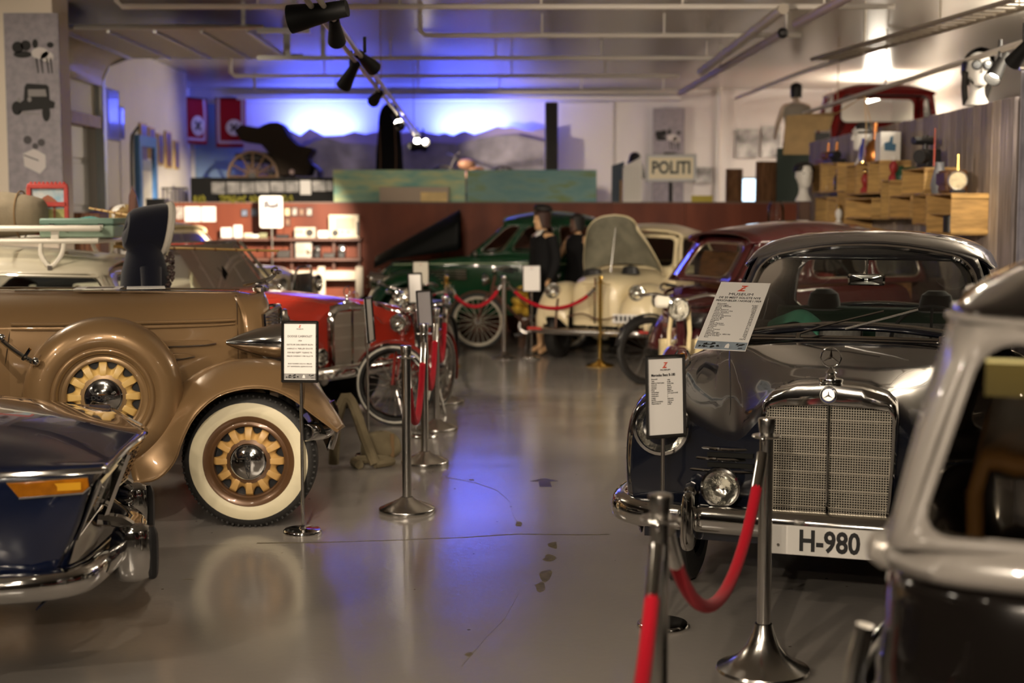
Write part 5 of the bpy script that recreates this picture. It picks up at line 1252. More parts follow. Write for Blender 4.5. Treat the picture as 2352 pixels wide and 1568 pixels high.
for i, (a, b, lab) in enumerate(((at(240, 470, 11.9), at(640, 577, 9.9), 'long bamboo fishing rod reaching over the red car'), (at(325, 500, 10.3), at(205, 478, 10.5), 'short bamboo rod lying across the luggage'))):
    o = thing('bamboo_rod', lab, 'rod')
    a = Vector(a); b = Vector(b); BM = mat('bamboo', (.42, .26, .08), .4)
    if i == 0: a = at(262, 566, 10.25); b = at(640, 576, 9.95)
    MB().tube([a, b], lambda t: .012 - .004 * t, 8).build('cane', BM, o)
    for k in range(1, 8): p = a.lerp(b, k / 8); MB().ball(p, .014, 6).build('node', mat('bamboo_dark', (.20, .10, .03), .5), o)

def cream_old():
    h = math.atan2(-.30, .95); car = thing('cream_vintage_car', 'rounded cream vintage car with chrome grille under the bright display lamps', 'car', (-2.45, 16.35, 0), h)
    P = mat('cream_paint', (.70, .60, .38), .3, coat=.6)
    shell(car, P, [(-.05, .28, .5, .86, .92), (-.3, .36, .5, .98, 1.05), (-1.2, .52, .45, 1.04, 1.10), (-1.5, .66, .4, 1.04, 1.06), (-2.6, .70, .38, 1.02, 1.04), (-3.4, .62, .4, .92, .98), (-3.8, .45, .48, .70, .76)])
    greenhouse(car, P, (-1.25, -3.1), (-1.55, -2.75), (.5,), .62, .56, 1.04, 1.46, GLASS, None, .10, .06)
    roof(car, P, -1.5, -2.8, .56, 1.46, .13)
    for s in (-1, 1):
        arch_fender(car, P, -.45, s, .42, .34, .80, .35, 5, 190, .10, .05, 'front_wing'); arch_fender(car, P, -3.0, s, .42, .45, .80, .35, 5, 175, .10, .05, 'rear_wing')
        wheel(car, (-.45, s * .62, .34), .34, .14, s); wheel(car, (-3.0, s * .62, .34), .34, .14, s)
        headlamp(car, (.02, s * .46, .84), .10, depth=.20)
    G = MB().patch([[(.02 + .06 * (1 - (y / .26) ** 2), y, z) for z in (.52, .75, .98)] for y in (-.26, -.13, 0, .13, .26)], 2, 2).build('grille', mat('grille_dull'), car)
    for k in range(9): y = -.24 + .06 * k; MB().tube([(.035 + .06 * (1 - (y / .26) ** 2), y, .52), (.035 + .06 * (1 - (y / .26) ** 2), y, .98)], .008, 5).build('grille_bar', CHROME, G)
    MB().tube([(.02, -.27, .55), (.06, -.2, 1.0), (.09, 0, 1.04), (.06, .2, 1.0), (.02, .27, .55)], .016, 6, sm=3).build('grille_edge', CHROME, G)
    bumper(car, .24, .80, .45, .09, .10); seat(car, (-2.1, 0, .5), 1.1, mat('cream_leather'), .6)
cream_old()

def green_saloon():
    car = thing('green_saloon', 'dark green vintage saloon with its bonnet propped open', 'car', (-1.83, 18.98, 0), math.pi)
    P = mat('green_paint', (.006, .045, .018), .16, coat=1)
    shell(car, P, [(-.02, .35, .45, .80, .86), (-.25, .52, .42, .98, 1.0), (-.9, .62, .4, 1.06, 1.07), (-1.45, .76, .36, 1.12, 1.14), (-2.2, .80, .34, 1.12, 1.14), (-2.9, .79, .34, 1.10, 1.13), (-3.4, .70, .36, 1.0, 1.10), (-3.75, .5, .42, .72, .80)], name='body')
    greenhouse(car, P, (-1.30, -3.2), (-1.78, -2.85), (.22, .58), .74, .60, 1.12, 1.53, GLASS, CHROME, .08, .05)
    roof(car, P, -1.72, -2.95, .60, 1.53, .15)
    for s in (-1, 1):
        arch_fender(car, P, -.55, s, .44, .42, .90, .37, -10, 200, .14, .12, 'front_wing'); arch_fender(car, P, -3.0, s, .42, .55, .90, .37, 5, 180, .10, .1, 'rear_wing')
        wheel(car, (-.55, s * .70, .36), .36, .16, s, white=True); wheel(car, (-3.0, s * .70, .36), .36, .16, s, white=True)
        headlamp(car, (-.02, s * .60, .80), .10, depth=.25)
        MB().tube([(-.3, s * (.60 + .05), 1.0), (-1.4, s * .80, 1.02), (-2.4, s * .825, 1.015), (-3.1, s * .81, 1.0)], .008, 6, sm=2).build('pin_stripe', mat('pale_green', (.36, .48, .30), .4), car)
        for k in range(4): MB().tube([(-.55, s * (.60 + .01 * k), .93 - .035 * k), (-1.25, s * .79, .93 - .035 * k)], .012, 6).build('bonnet_spear', CHROME, car)
        MB().lathe([(0, .05), (.03, .04), (.04, 0)], (-1.38, s * .86, 1.14), (1, 0, 0), 12).build('wing_mirror', CHROME, car)
    # opened bonnet, hinged at the nose and raised at the scuttle
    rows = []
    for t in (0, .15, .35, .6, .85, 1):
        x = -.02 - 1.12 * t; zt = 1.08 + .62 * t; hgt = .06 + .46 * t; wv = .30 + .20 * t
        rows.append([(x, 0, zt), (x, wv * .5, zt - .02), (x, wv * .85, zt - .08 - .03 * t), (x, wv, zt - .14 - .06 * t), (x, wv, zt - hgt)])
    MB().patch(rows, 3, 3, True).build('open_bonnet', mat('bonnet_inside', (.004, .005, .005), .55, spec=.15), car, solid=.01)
    MB().tube([(-.9, .0, 1.1), (-1.1, .0, 1.62)], .01, 6).build('bonnet_stay', STEEL, car)
    box('engine_block', (-.6, 0, .90), (.75, .35, .25), mat('engine_grey', (.05, .06, .05), .5), car, bev=.02)
    for k in range(6): MB().tube([(.02 + .02 * k, -.3, .55 + .05 * k), (.06, 0, .55 + .05 * k), (.02 + .02 * k, .3, .55 + .05 * k)], .010, 6, sm=2).build('grille_bar', CHROME, car)
    bumper(car, .22, .86, .48, .10, .14); seat(car, (-2.1, 0, .5), 1.3, mat('brown_cloth', (.07, .04, .025), .8), .72); seat(car, (-2.75, 0, .5), 1.3, mat('brown_cloth'), .75)
    steering(car, (-1.75, .36, 1.1), .21, 30)
green_saloon()

def cream_open():
    h = math.atan2(-.905, -.425); car = thing('cream_open_bonnet_car', 'cream vintage car with grey-lined bonnet raised and long headlights in the wings', 'car', (.93, 15.75, 0), h)
    P = mat('cream_paint'); 
    rows = []
    for x, wv, zt in ((.0, .24, .88), (-.06, .30, .93), (-.3, .36, .98), (-.7, .42, 1.0), (-1.05, .50, 1.03)):
        rows.append([(x, 0, zt), (x, wv * .55, zt - .01), (x, wv * .9, zt - .06), (x, wv, zt - .16), (x, wv * 1.02, .60), (x, wv, .42)])
    MB().patch(rows, 3, 3, True, cap0=True).build('nose', P, car, ang=50)
    for s in (-1, 1):
        rows = []
        for x, zt, yo, zb in ((.10, .50, .60, .34), (.07, .66, .68, .32), (-.02, .78, .715, .32), (-.2, .86, .735, .40), (-.45, .86, .745, .62), (-.75, .74, .745, .50), (-1.0, .55, .73, .32)):
            rows.append([(x - .02, s * .30, zt - .10), (x, s * .42, zt), (x, s * .56, zt + .005), (x, s * (yo - .05), zt - .07), (x, s * yo, (zt + zb) / 2), (x - .01, s * yo, zb)])
        MB().patch(rows, 3, 3).build('front_wing', P, car, solid=.01, ang=60)
        headlamp(car, (.05, s * .50, .80), .085, (1, 0, .05), .22, bowl=P)
        wheel(car, (-.42, s * .63, .31), .31, .14, s, 'disc', P); wheel(car, (-2.35, s * .63, .31), .31, .14, s, 'disc', P)
        arch_fender(car, P, -2.35, s, .40, .50, .78, .32, 5, 180, .08, .05, 'rear_wing')
    # grille slots
    for k in range(13): 
        z = .88 - k * .033; x = .012 - .0; MB().tube([(x - .03, -.17 + .006 * k, z), (x + .012, 0, z), (x - .03, .17 - .006 * k, z)], .006, 5, sm=2).build('grille_slot', mat('slot_tan', (.34, .25, .11), .5), car)
    MB().tube([(.02, 0, .95), (.03, 0, .45)], .012, 6).build('grille_spine', CHROME, car)
    shell(car, P, [(-1.05, .58, .34, 1.0, 1.03), (-1.4, .66, .32, 1.0, 1.02), (-2.3, .68, .32, .98, 1.0), (-2.7, .58, .34, .90, .95), (-2.95, .42, .4, .65, .70)], name='rear_body')
    greenhouse(car, P, (-1.12, -2.65), (-1.42, -2.3), (.5,), .60, .52, 1.0, 1.40, TINT, None, .07, .05)
    roof(car, P, -1.38, -2.35, .52, 1.40, .13)
    rows = []
    for t in (0, .25, .5, .75, 1):   # raised bonnet, hinged at the screen
        x = -1.0 + .42 * t; zc = 1.04 + .56 * t; wv = .50 - .20 * t ** 1.5
        rows.append([(x, 0, zc + .05), (x + .02, wv * .5, zc + .03), (x + .05, wv * .85, zc - .03), (x + .10, wv, zc - .12)])
    B_ = MB().patch(rows, 3, 3, True).build('open_bonnet', P, car, solid=.008)
    B2 = MB().patch([[(p[0] + .018, p[1] * .97, p[2] - .012) for p in r] for r in rows], 3, 3, True).build('bonnet_lining', mat('lining_grey', (.26, .25, .19), .8, noise=.35, nscale=5), car)
    MB().tube([(-.45, 0, 1.0), (-.55, .02, 1.5)], .009, 6).build('bonnet_stay', STEEL, car)
    MB().lathe([(0, .10), (.08, .08), (.11, 0)], (-.5, .22, .98), (0, 0, 1), 16).build('air_filter', BLACK, car)
    MB().lathe([(0, .10), (.09, .08), (.12, 0)], (-.35, -.18, .95), (0, 0, 1), 16).build('battery_cover', BLACK, car)
    pl = box('number_plate', (.13, .40, .52), (.01, .30, .10), mat('plate_white'), car); [box('plate_mark', (.137, .30 + .05 * k, .52), (.004, .03, .06), BLACK, pl) for k in range(5)]
    bumper(car, .20, .76, .36, .07, .06, m=STEEL)
    for s in (-1, 1): box('bumper_band', (.205, s * .66, .385), (.02, .16, .03), mat('band_red', (.45, .03, .02), .5), car)
    MB().tube([(.10, -.30, .52), (.14, -.1, .56), (.15, .1, .50), (.13, .3, .54)], .010, 6, sm=4).build('front_hose', mat('hose_brown', (.10, .05, .03), .5), car)
    MB().tube([(.09, -.42, .72), (.10, -.43, .60), (.16, -.42, .38)], .014, 6, sm=3).build('starter_cable', mat('hose_brown'), car)
    seat(car, (-1.9, 0, .45), 1.0, mat('brown_cloth'), .6)
    # wiper, white side lamp
cream_open()

def maroon_saloon():
    h = math.atan2(.37, .93); car = thing('maroon_saloon', 'maroon vintage saloon with chrome-edged windows and wood grain inside', 'car', (4.62, 13.95, 0), h); car.scale = (.90, .94, 1)
    P = mat('maroon_paint', (.045, .008, .008), .14, coat=1)
    shell(car, P, [(-.62, .32, .5, .98, 1.04), (-.8, .42, .48, 1.04, 1.10), (-1.2, .50, .45, 1.06, 1.12), (-1.35, .62, .4, 1.05, 1.10), (-1.7, .70, .38, 1.04, 1.07), (-3.0, .71, .38, 1.02, 1.05), (-3.45, .66, .4, .96, 1.0), (-3.62, .55, .45, .80, .86), (-3.68, .45, .5, .65, .7)])
    greenhouse(car, P, (-1.25, -3.5), (-1.42, -3.2), (.30, .66), .66, .585, 1.05, 1.44, GLASS, mat('frame_chrome_dull', (.55, .48, .40), .25, .9), .11, .055, bulge=.015)
    roof(car, P, -1.38, -3.3, .585, 1.44, .16, ends=.25)
    for s in (-1, 1):
        arch_fender(car, P, -1.0, s, .40, .40, .84, .36, 10, 185, .11, .08, 'front_wing'); arch_fender(car, P, -3.15, s, .42, .45, .84, .36, 5, 175, .10, .05, 'rear_wing')
        wheel(car, (-1.0, s * .66, .36), .36, .14, s, 'disc', mat('cream_paint')); wheel(car, (-3.15, s * .66, .36), .36, .14, s, 'disc', mat('cream_paint'))
        headlamp(car, (-.58, s * .48, .88), .10, depth=.22)
        for k in range(4): MB().tube([(-3.3, s * .70, .98 - .055 * k), (-3.52, s * .62, .95 - .055 * k), (-3.68, s * .40, .88 - .055 * k), (-3.70, 0, .86 - .055 * k)], .016, 6, sm=3).build('tail_rib', P, car)
        box('door_lining', (-2.3, s * .63, .95), (1.7, .02, .25), mat('walnut', (.16, .07, .025), .4, noise=.5, nscale=6, stretch=(1, 1, 6)), car)
        box('running_board', (-1.8, s * .74, .33), (1.9, .22, .04), BLACK, car)
    seat(car, (-2.2, 0, .5), 1.1, mat('red_leather', (.20, .015, .01), .5), .62); seat(car, (-3.0, 0, .5), 1.1, mat('walnut'), .8)
    G = MB().patch([[(-.60 + .05 * (1 - (y / .25) ** 2), y, z) for z in (.55, .8, 1.0)] for y in (-.25, 0, .25)], 3, 2).build('grille', mat('grille_dull'), car)
    bumper(car, -.5, .80, .45, .08, .1); steering(car, (-1.65, .3, 1.08), .2, 35)
maroon_saloon()

def truck_cab():
    c = at(2042, 330, 20.2); car = thing('red_truck_cab', 'dark red rounded truck cab with a wide rear window behind the plank wall', 'truck', (c.x, 20.2, 0), math.pi / 2 + .06)
    P = mat('truck_red', (.22, .010, .010), .2, coat=.8)
    # cab frame: x forward (away), rear face toward the hall
    q = MB(); zb, zr = 2.10, 3.36
    panel(q, [(0, .84, zb), (0, -.84, zb), (.26, -.70, zr), (.26, .70, zr)], car, GLASS, mat('seal_black', (.02, .02, .02), .5), (.09, .09, .84, .05), .10, .05, .012, name='rear_glass')
    for s in (-1, 1):
        w_ = [(1.25, s * .88, zb), (0, s * .84, zb), (.26, s * .70, zr), (.85, s * .70, zr)]
        if s > 0: w_ = [w_[1], w_[0], w_[3], w_[2]]
        panel(q, w_, car, GLASS, None, (.2, .2, .80, .06), .08)
    panel(q, [(1.25, -.88, zb), (1.25, .88, zb), (.85, .70, zr), (.85, -.70, zr)], car, GLASS, None, (.08, .08, .75, .06), .08, .05, name='windscreen_glass')
    q.build('cab_shell', P, car, solid=.02, ang=60)
    MB().patch([[(x, 0, zr + c_), (x, .35, zr + c_ * .9), (x, .59, zr + c_ * .5), (x, .69, zr + c_ * .1), (x, .72, zr - .03)] for x, c_ in ((.18, .02), (.24, .09), (.4, .14), (.65, .14), (.82, .09), (.88, .02))], 3, 3, True).build('roof', P, car, solid=.02)
    shell(car, P, [(-.02, .84, 1.15, 2.02, 2.10), (.5, .92, 1.15, 2.04, 2.10), (1.3, .90, 1.15, 1.98, 2.05), (2.3, .55, 1.2, 1.8, 1.9), (2.5, .4, 1.25, 1.6, 1.7)], name='lower_body')
    MB().ball((.09, 0, 2.62), (.02, .09, .03), 12).build('rear_badge', mat('badge_grey', (.35, .3, .28), .4), car)
    for s in (-1, 1):
        arch_fender(car, P, 1.7, s, .5, .6, 1.05, 1.1, 0, 185, .1, .05, 'front_wing')
        wheel(car, (1.7, s * .85, .95), .42, .2, s); wheel(car, (-.3, s * .85, .95), .42, .2, s)
    box('chassis_stand', (.9, 0, .27), (2.6, 1.2, .54), mat('stage_core'), car); box('chassis', (.7, 0, .95), (3.2, .7, .3), BLACK, car)
    MB().lathe([(0, .1), (.06, .08), (.09, 0), (.06, -.1), (0, -.12)], (.75, -.80, 3.3), (-1, -.2, 0), 16).build('spot_lamp', CHROME, car)
truck_cab()
# ================================================================== BARRIER POSTS, ROPES, SIGNS
def post(loc, label, gold=False, h=.95, style='cone'):
    M_ = BRASS if gold else STEEL
    o = thing('barrier_post', label, 'barrier post', loc, 0, 'brass rope barrier posts' if gold else 'steel rope barrier posts')
    if style == 'cone': pr = [(0, 0), (.158, 0), (.160, .004), (.160, .022), (.157, .027), (.05, .075), (.038, .085), (.030, .09)]
    elif style == 'bell': pr = [(0, 0), (.170, 0), (.174, .006), (.170, .016), (.135, .03), (.095, .055), (.06, .10), (.04, .15), (.032, .18)]
    else: pr = [(0, 0), (.155, 0), (.157, .01), (.14, .022), (.07, .04), (.04, .06), (.03, .075)]
    MB().lathe(pr, (0, 0, 0), (0, 0, 1), 40).build('base', M_, o)
    r = .026 if not gold else .021
    MB().cyl((0, 0, .05), (0, 0, h - .06), r, n=20).build('pole', M_, o)
    MB().lathe([(0, h - .072), (.052, h - .072), (.055, h - .068), (.052, h - .063), (0, h - .063)], (0, 0, 0), (0, 0, 1), 28).build('collar', M_, o)
    if gold: MB().lathe([(.018, h - .065), (.026, h - .05), (.016, h - .035), (.028, h - .012), (.022, h + .006), (0, h + .014)], (0, 0, 0), (0, 0, 1), 20).build('cap', M_, o)
    else: MB().lathe([(.026, h - .066), (.028, h - .05), (.0325, h - .008), (.031, h - .002), (.02, h + .001), (0, h + .002)], (0, 0, 0), (0, 0, 1), 24).build('cap', M_, o)
    return o
def rope(a, b, sag, label, m=VELVET, r=.0205, za=.868, zb=.868):
    a = Vector(a); b = Vector(b); d = (b - a); d.z = 0; dn = d.normalized()
    p0 = Vector((a.x, a.y, za)) + dn * .055; p1 = Vector((b.x, b.y, zb)) - dn * .055
    o = thing('barrier_rope', label, 'rope', ((a.x + b.x) / 2, (a.y + b.y) / 2, 0), 0, 'red velvet barrier ropes'); c = o.location.copy()
    pts = []
    for k in range(25):
        t = k / 24; p = p0.lerp(p1, t); p.z -= sag * (1 - (2 * t - 1) ** 2) ** .85; pts.append(p - c)
    MB().tube(pts[2:-2], r, 12).build('velvet_cover', m, o)
    for e in ((pts[0], pts[1], pts[2]), (pts[-1], pts[-2], pts[-3])):
        MB().tube([e[0] + (e[1] - e[0]) * .45, e[1], e[2] + (e[2] - e[1]) * .1], r * 1.02, 10).build('metal_ferrule', CHROME, o)
        MB().tube(arc(e[0] + Vector((0, 0, .008)), .016, 0, 345, 11, dn, (0, 0, 1)), .004, 5, closed=True).build('hook_ring', CHROME, o)
    return o
PA = gr(1752, 1540); PN = Vector((.398, 3.76, 0)); PZ = Vector((.06, 2.15, 0))
PB = gr(935, 1176); PC_ = gr(976, 1066); PD = gr(1003, 988); PE = gr(1024, 926); PF = gr(1158, 823); PG2 = gr(1378, 841); PG1 = gr(1026, 842)
post(PA, 'steel barrier post with a flared bell base before the black saloon grille', style='bell')
post(PN, 'steel barrier post between the two red ropes before the black saloon', style='bell')
post(PZ, 'steel barrier post where the rope starts at the aisle mouth', style='bell')
post(PB, 'steel barrier post with a cone base beside the gold car tyre')
post(PC_, 'steel barrier post with a cone base second along the bicycle row')
post(PD, 'steel barrier post with a cone base third along the bicycle row')
post(PE, 'steel barrier post with a cone base last along the bicycle row')
post(PF, 'steel barrier post before the silver-forked moped', style='flat')
post(PG2, 'brass barrier post before the cream car with raised bonnet', True, .98, 'flat')
post(PG1, 'brass barrier post beside the green saloon wing', True, .98, 'flat')
rope(PA, PN, .40, 'red velvet rope hanging before the black saloon bumper')
rope(PN, PZ, .42, 'red velvet rope running out of the aisle from the black saloon')
rope(PC_, PB, .46, 'red velvet rope beside the whitewall bicycle wheel')
rope(PD, PC_, .44, 'red velvet rope second along the bicycle row')
rope(PE, PD, .40, 'red velvet rope last along the bicycle row')
rope(PG1, PE, .16, 'short red velvet rope tied to the brass post by the green saloon')
rope(PG1, PF, .24, 'red velvet rope across the green saloon wing')
rope(PF, PG2, .26, 'red velvet rope across the cream car number plate')
FRAME = mat('frame_black', (.015, .014, .013), .25, coat=.4)
def sign(loc, label, zt, hgt, wid, yaw, content=None, tilt=4, frame=FRAME, base_r=.102, pm=PAPER, name='sign_stand', strip=True):
    o = thing(name, label, 'sign stand', loc, yaw, 'framed sign stands')
    MB().lathe([(0, 0), (base_r, 0), (base_r + .002, .004), (base_r, .02), (base_r - .006, .026), (.02, .03), (.012, .04)], (0, 0, 0), (0, 0, 1), 36).build('base', CHROME, o)
    zb = zt - hgt; MB().cyl((0, .012, .03), (0, .012, zb + .05), .0085, n=12).build('pole', STEEL, o)
    T = math.radians(tilt); ux = Vector((1, 0, 0)); uy = Vector((0, math.sin(T), math.cos(T))); nz = ux.cross(uy); c = Vector((0, -.004, zb + hgt / 2))
    if nz.y > 0: nz = -nz
    P_ = MB().prism([(-wid / 2, -hgt / 2), (wid / 2, -hgt / 2), (wid / 2, hgt / 2), (-wid / 2, hgt / 2)], c - nz * .006, ux, uy, .006).build('notice', pm, o, ang=0)
    f = .008; O_ = [c + ux * x + uy * y for x, y in ((-wid / 2, -hgt / 2), (wid / 2, -hgt / 2), (wid / 2, hgt / 2), (-wid / 2, hgt / 2))]
    for k in range(4):
        a, b = O_[k], O_[(k + 1) % 4]; e = (b - a).normalized() * f
        MB().tube([a - e * .5 + nz * .004, b + e * .5 + nz * .004], f, 4).build('frame_bar', frame, o)
    if content: content(P_, c + nz * .0015, ux, uy, wid - 2 * f, hgt - 2 * f)
    return o
def t_dodge(p, c, ux, uy, w_, h_):
    zlogo(p, c + uy * (h_ * .455), ux, uy, h_ * .045)
    text('MUSEUM', h_ * .026, c + uy * (h_ * .405), ux, uy, INK, p, sx=1.2)
    for y, s, t in ((.275, .050, 'DODGE CABRIOLET'), (.195, .036, '1934'), (.125, .036, 'DETTE ER DEN FØRSTE BILEN'), (.055, .036, 'HARALD A. MØLLER SOLGTE'), (-.015, .036, 'DEN BLE KJØPT TILBAKE TIL'), (-.08, .030, 'MØLLER CONSERNET I 1988 TALLET PÅ'), (-.215, .029, 'BILEN TILHØRER I DAG H.A. MØLLER'), (-.265, .029, 'SITT BARNEBARN, BJØRN SCHAGE')):
        text(t, h_ * s, c + uy * (h_ * y), ux, uy, INK, p, sx=1.0 if len(t) < 30 else .9)
    photo_strip(p, c - uy * (h_ * .44), ux, uy, w_, h_ * .10, mat('strip_grey', (.30, .29, .28), .5, noise=.3, nscale=40))
def t_merc(p, c, ux, uy, w_, h_):
    zlogo(p, c + uy * (h_ * .415), ux, uy, h_ * .075)
    text('MUSEUM', h_ * .030, c + uy * (h_ * .352), ux, uy, INK, p, sx=1.3)
    text('Mercedes Benz B-180', h_ * .050, c + uy * (h_ * .285) - ux * (w_ * .42), ux, uy, INK, p, sx=.82, align='LEFT', bold=.0003)
    text("Årsmodell:\nType:\nRegistrert første gang:\nDrivstoff:\nGirkasse:\nHjuldrift:\nFarge:\nInteriørfarge:\nAntall seter:\nAntall dører:\nLengde:\nBredde:\nEgenvekt (m/sjåfør):\nRegistrerings nr:", h_ * .0215, c + uy * (h_ * .245) - ux * (w_ * .42), ux, uy, INK, p, align='LEFT', line=1.15)
    text("1958\nB-180\n23.03.1958\nBensin\nManuell\nBakhjul\nMørke blå\nSvart og grå (stoff)\n5\n4\n4,48 meter\n1,74 meter\n1200 kg\nH-980", h_ * .0215, c + uy * (h_ * .23) + ux * (w_ * .05), ux, uy, INK, p, align='LEFT', line=1.15)
def t_lines(n, top=.4):
    def f(p, c, ux, uy, w_, h_):
        zlogo(p, c + uy * (h_ * .43), ux, uy, h_ * .05)
        text('MUSEUM', h_ * .04, c + uy * (h_ * .36), ux, uy, INKGREY, p)
    return f
sg = at(695, 1222, 7.40); sg.z = 0
sign(sg, 'framed notice on a chrome stand before the gold car wheel, headed DODGE CABRIOLET', 1.122, .308, .183, math.radians(-4), t_dodge)
sm = Vector((.618, 5.70, 0))
sign(sm, 'framed notice on a chrome stand before the black saloon headlamp', 1.118, .322, .172, math.radians(24), t_merc, tilt=3, base_r=.105)
p = gr(850, 1050); sign(p, 'framed notice seen edge-on between the gold car and the bicycle', at(845, 684, p.y).z, .30, .21, math.radians(84), None)
p = gr(975, 1005); sign(p, 'narrow grey notice on a chrome stand turned aside in the bicycle row', at(975, 668, p.y).z, .27, .20, math.radians(62), None, pm=mat('notice_grey', (.42, .40, .42), .5))
p = Vector((at(953, 700, 12.6).x, 12.6, 0)); sign(p, 'bright white notice on a stand behind the bicycle row', at(953, 628, 12.6).z, .262, .13, math.radians(30), None)
p = Vector((at(967, 700, 15.8).x, 15.8, 0)); sign(p, 'cream notice on a stand before the green saloon wing', at(967, 600, 15.8).z, .27, .18, math.radians(8), t_lines(3), pm=mat('notice_cream', (.62, .58, .48), .5))
p = gr(1221, 824); sign(p, 'white notice on a slim stand beside the standing uniformed mannequin', at(1224, 609, p.y).z, .30, .205, math.radians(3), t_lines(3))
p = Vector((at(1545, 720, 11.4).x + 2.2, 9.9, 0))

# ================================================================== TWO-WHEELERS
def bike(name, label, loc, rz, r, frame, tyre_w=.045, white=False, spoke=STEEL, step=False, wheelbase=1.08, grp=None, guards=True, tank=None, seatm=BLACK, rimm=None, steer=0):
    o = thing(name, label, 'motorcycle' if tank else 'bicycle', loc, rz, grp)
    f = Vector((wheelbase / 2, 0, r)); b = Vector((-wheelbase / 2, 0, r))
    for c in (f, b):
        W_ = wheel(o, (0, 0, 0), r, tyre_w, 1, 'spoke', rimm or spoke, spoke, False, r - tyre_w * .95); W_.location = c
        if c is f: W_.rotation_euler = (0, 0, steer)
    sd = Vector((-math.sin(steer), math.cos(steer), 0))
    if white:
        for c in (f, b):
            for s in (-1, 1): MB().lathe([(r * .97, tyre_w * .35), (r * .93, tyre_w * .52), (r * .88, tyre_w * .42)], c, sd * s if c is f else (0, s, 0), 40).build('white_wall', mat('white_wall_pale', (.72, .70, .62), .5), o)
    head = f + Vector((-.16, 0, r * 1.15)); crank = Vector((-.06, 0, r * .85)); seat_ = Vector((-.28, 0, r * 2.35))
    T = .017
    for a, c, q in ((head, crank, T), (crank, seat_, T), (b, seat_ - Vector((0, 0, .12)), .010), (b, crank, .011)): MB().tube([a, c], q, 8).build('frame_tube', frame, o)
    if not step: MB().tube([head + Vector((0, 0, .02)), seat_ - Vector((0, 0, .10))], T, 8).build('frame_tube', frame, o)
    for s in (-1, 1): MB().tube([f + sd * (s * .06), f + Vector((-.06, 0, r * .7)) + sd * (s * .05), head + Vector((.02, 0, -.05)) + sd * (s * .03)], .013, 8).build('fork_blade', frame, o)
    MB().tube([head - Vector((0, 0, .08)), head + Vector((-.05, 0, .16))], .018, 8).build('head_tube', frame, o)
    hb = head + Vector((-.06, 0, .19))
    MB().tube([hb + Vector((-.22, -.30, .03)), hb + Vector((-.08, -.27, .06)), hb + Vector((.03, -.12, .02)), hb, hb + Vector((.03, .12, .02)), hb + Vector((-.08, .27, .06)), hb + Vector((-.22, .30, .03))], .012, 8, sm=3).build('handlebar', CHROME, o)
    for s in (-1, 1): MB().tube([hb + Vector((-.24, s * .302, .03)), hb + Vector((-.12, s * .288, .05))], .017, 8).build('grip', BLACK, o)
    headlamp(o, hb + Vector((.14, 0, -.08)), .065)
    MB().patch([[(seat_.x + x, y, seat_.z + z) for y in (-w_, -w_ * .5, 0, w_ * .5, w_)] for x, w_, z in ((-.14, .10, .03), (-.06, .11, .05), (.04, .06, .04), (.14, .025, .03))], 2, 2).build('saddle', seatm, o, solid=.03)
    if guards:
        for c, a0, a1 in ((f, 10, 150), (b, 15, 200)):
            ex = Vector((math.cos(steer), math.sin(steer), 0)) if c is f else Vector((1, 0, 0)); ey = sd if c is f else Vector((0, 1, 0))
            rows = []
            for k in range(13):
                a = math.radians(a0 + (a1 - a0) * k / 12); d = ex * math.cos(a) + Vector((0, 0, math.sin(a)))
                rows.append([c + d * (r + .012) - ey * (tyre_w * .75), c + d * (r + .032), c + d * (r + .012) + ey * (tyre_w * .75)])
            MB().patch(rows, 1, 3).build('mudguard', frame, o, solid=.003)
    MB().lathe([(.095, -.004), (.10, 0), (.095, .004), (.07, .002)], crank + Vector((0, -.04, 0)), (0, 1, 0), 24).build('chain_ring', spoke, o)
    for s in (-1, 1):
        e = crank + Vector((.10 * s, -.06 * s, -.12 * s)); MB().tube([crank + Vector((0, -.06 * s, 0)), e], .010, 6).build('crank_arm', CHROME, o); box('pedal', e + Vector((0, -.05 * s, 0)), (.09, .09, .025), BLACK, o)
    if tank: MB().ball((head + seat_) / 2 + Vector((.06, 0, -.02)), (.26, .12, .11), 14).build('fuel_tank', tank, o); box('engine', crank + Vector((.04, 0, .08)), (.26, .2, .28), mat('engine_alloy', (.30, .29, .27), .4, .7), o, bev=.03)
    MB().tube([crank + Vector((-.05, .12, 0)), crank + Vector((-.02, .2, -crank.z + .01))], .010, 6).build('kick_stand', STEEL, o)
    return o
RF = mat('bike_red', (.22, .02, .015), .25, coat=.6)
a = gr(905, 978)
bike('moped', 'red moped with white walled wheels beside the rope barrier', (-0.773, 11.738, 0), math.atan2(-0.96, -0.28), .325, RF, .06, True, step=True, wheelbase=1.12, steer=math.radians(92), grp='two-wheelers behind the ropes')
a = at(920, 760, 12.0)
o = bike('motorcycle', 'maroon motorcycle with chrome headlamp beyond the red moped', (-0.812, 13.360, 0), math.atan2(-0.97, -0.22), .33, mat('cycle_black', (.01, .01, .011), .3, coat=.5), .09, False, CHROME, wheelbase=1.25, grp='two-wheelers behind the ropes', tank=mat('tank_maroon', (.14, .012, .015), .15, coat=1))
a = at(985, 780, 13.2)
bike('motorcycle', 'blue-grey motorcycle with cream side bags at the end of the bicycle row', (-1.042, 14.790, 0), math.atan2(-0.98, -0.18), .33, mat('cycle_blue', (.06, .14, .24), .3, coat=.5), .085, False, STEEL, wheelbase=1.2, grp='two-wheelers behind the ropes', tank=mat('tank_cream', (.55, .44, .22), .25, coat=.8))
a = gr(1108, 802)
bike('moped', 'silver-forked moped with pale tyres before the green saloon', (a.x + .47, a.y - .05, 0), math.radians(174), .345, mat('cycle_brown', (.10, .04, .025), .4), .055, False, STEEL, wheelbase=1.05, tank=None, grp='two-wheelers behind the ropes', rimm=mat('pale_rim', (.42, .38, .30), .5))
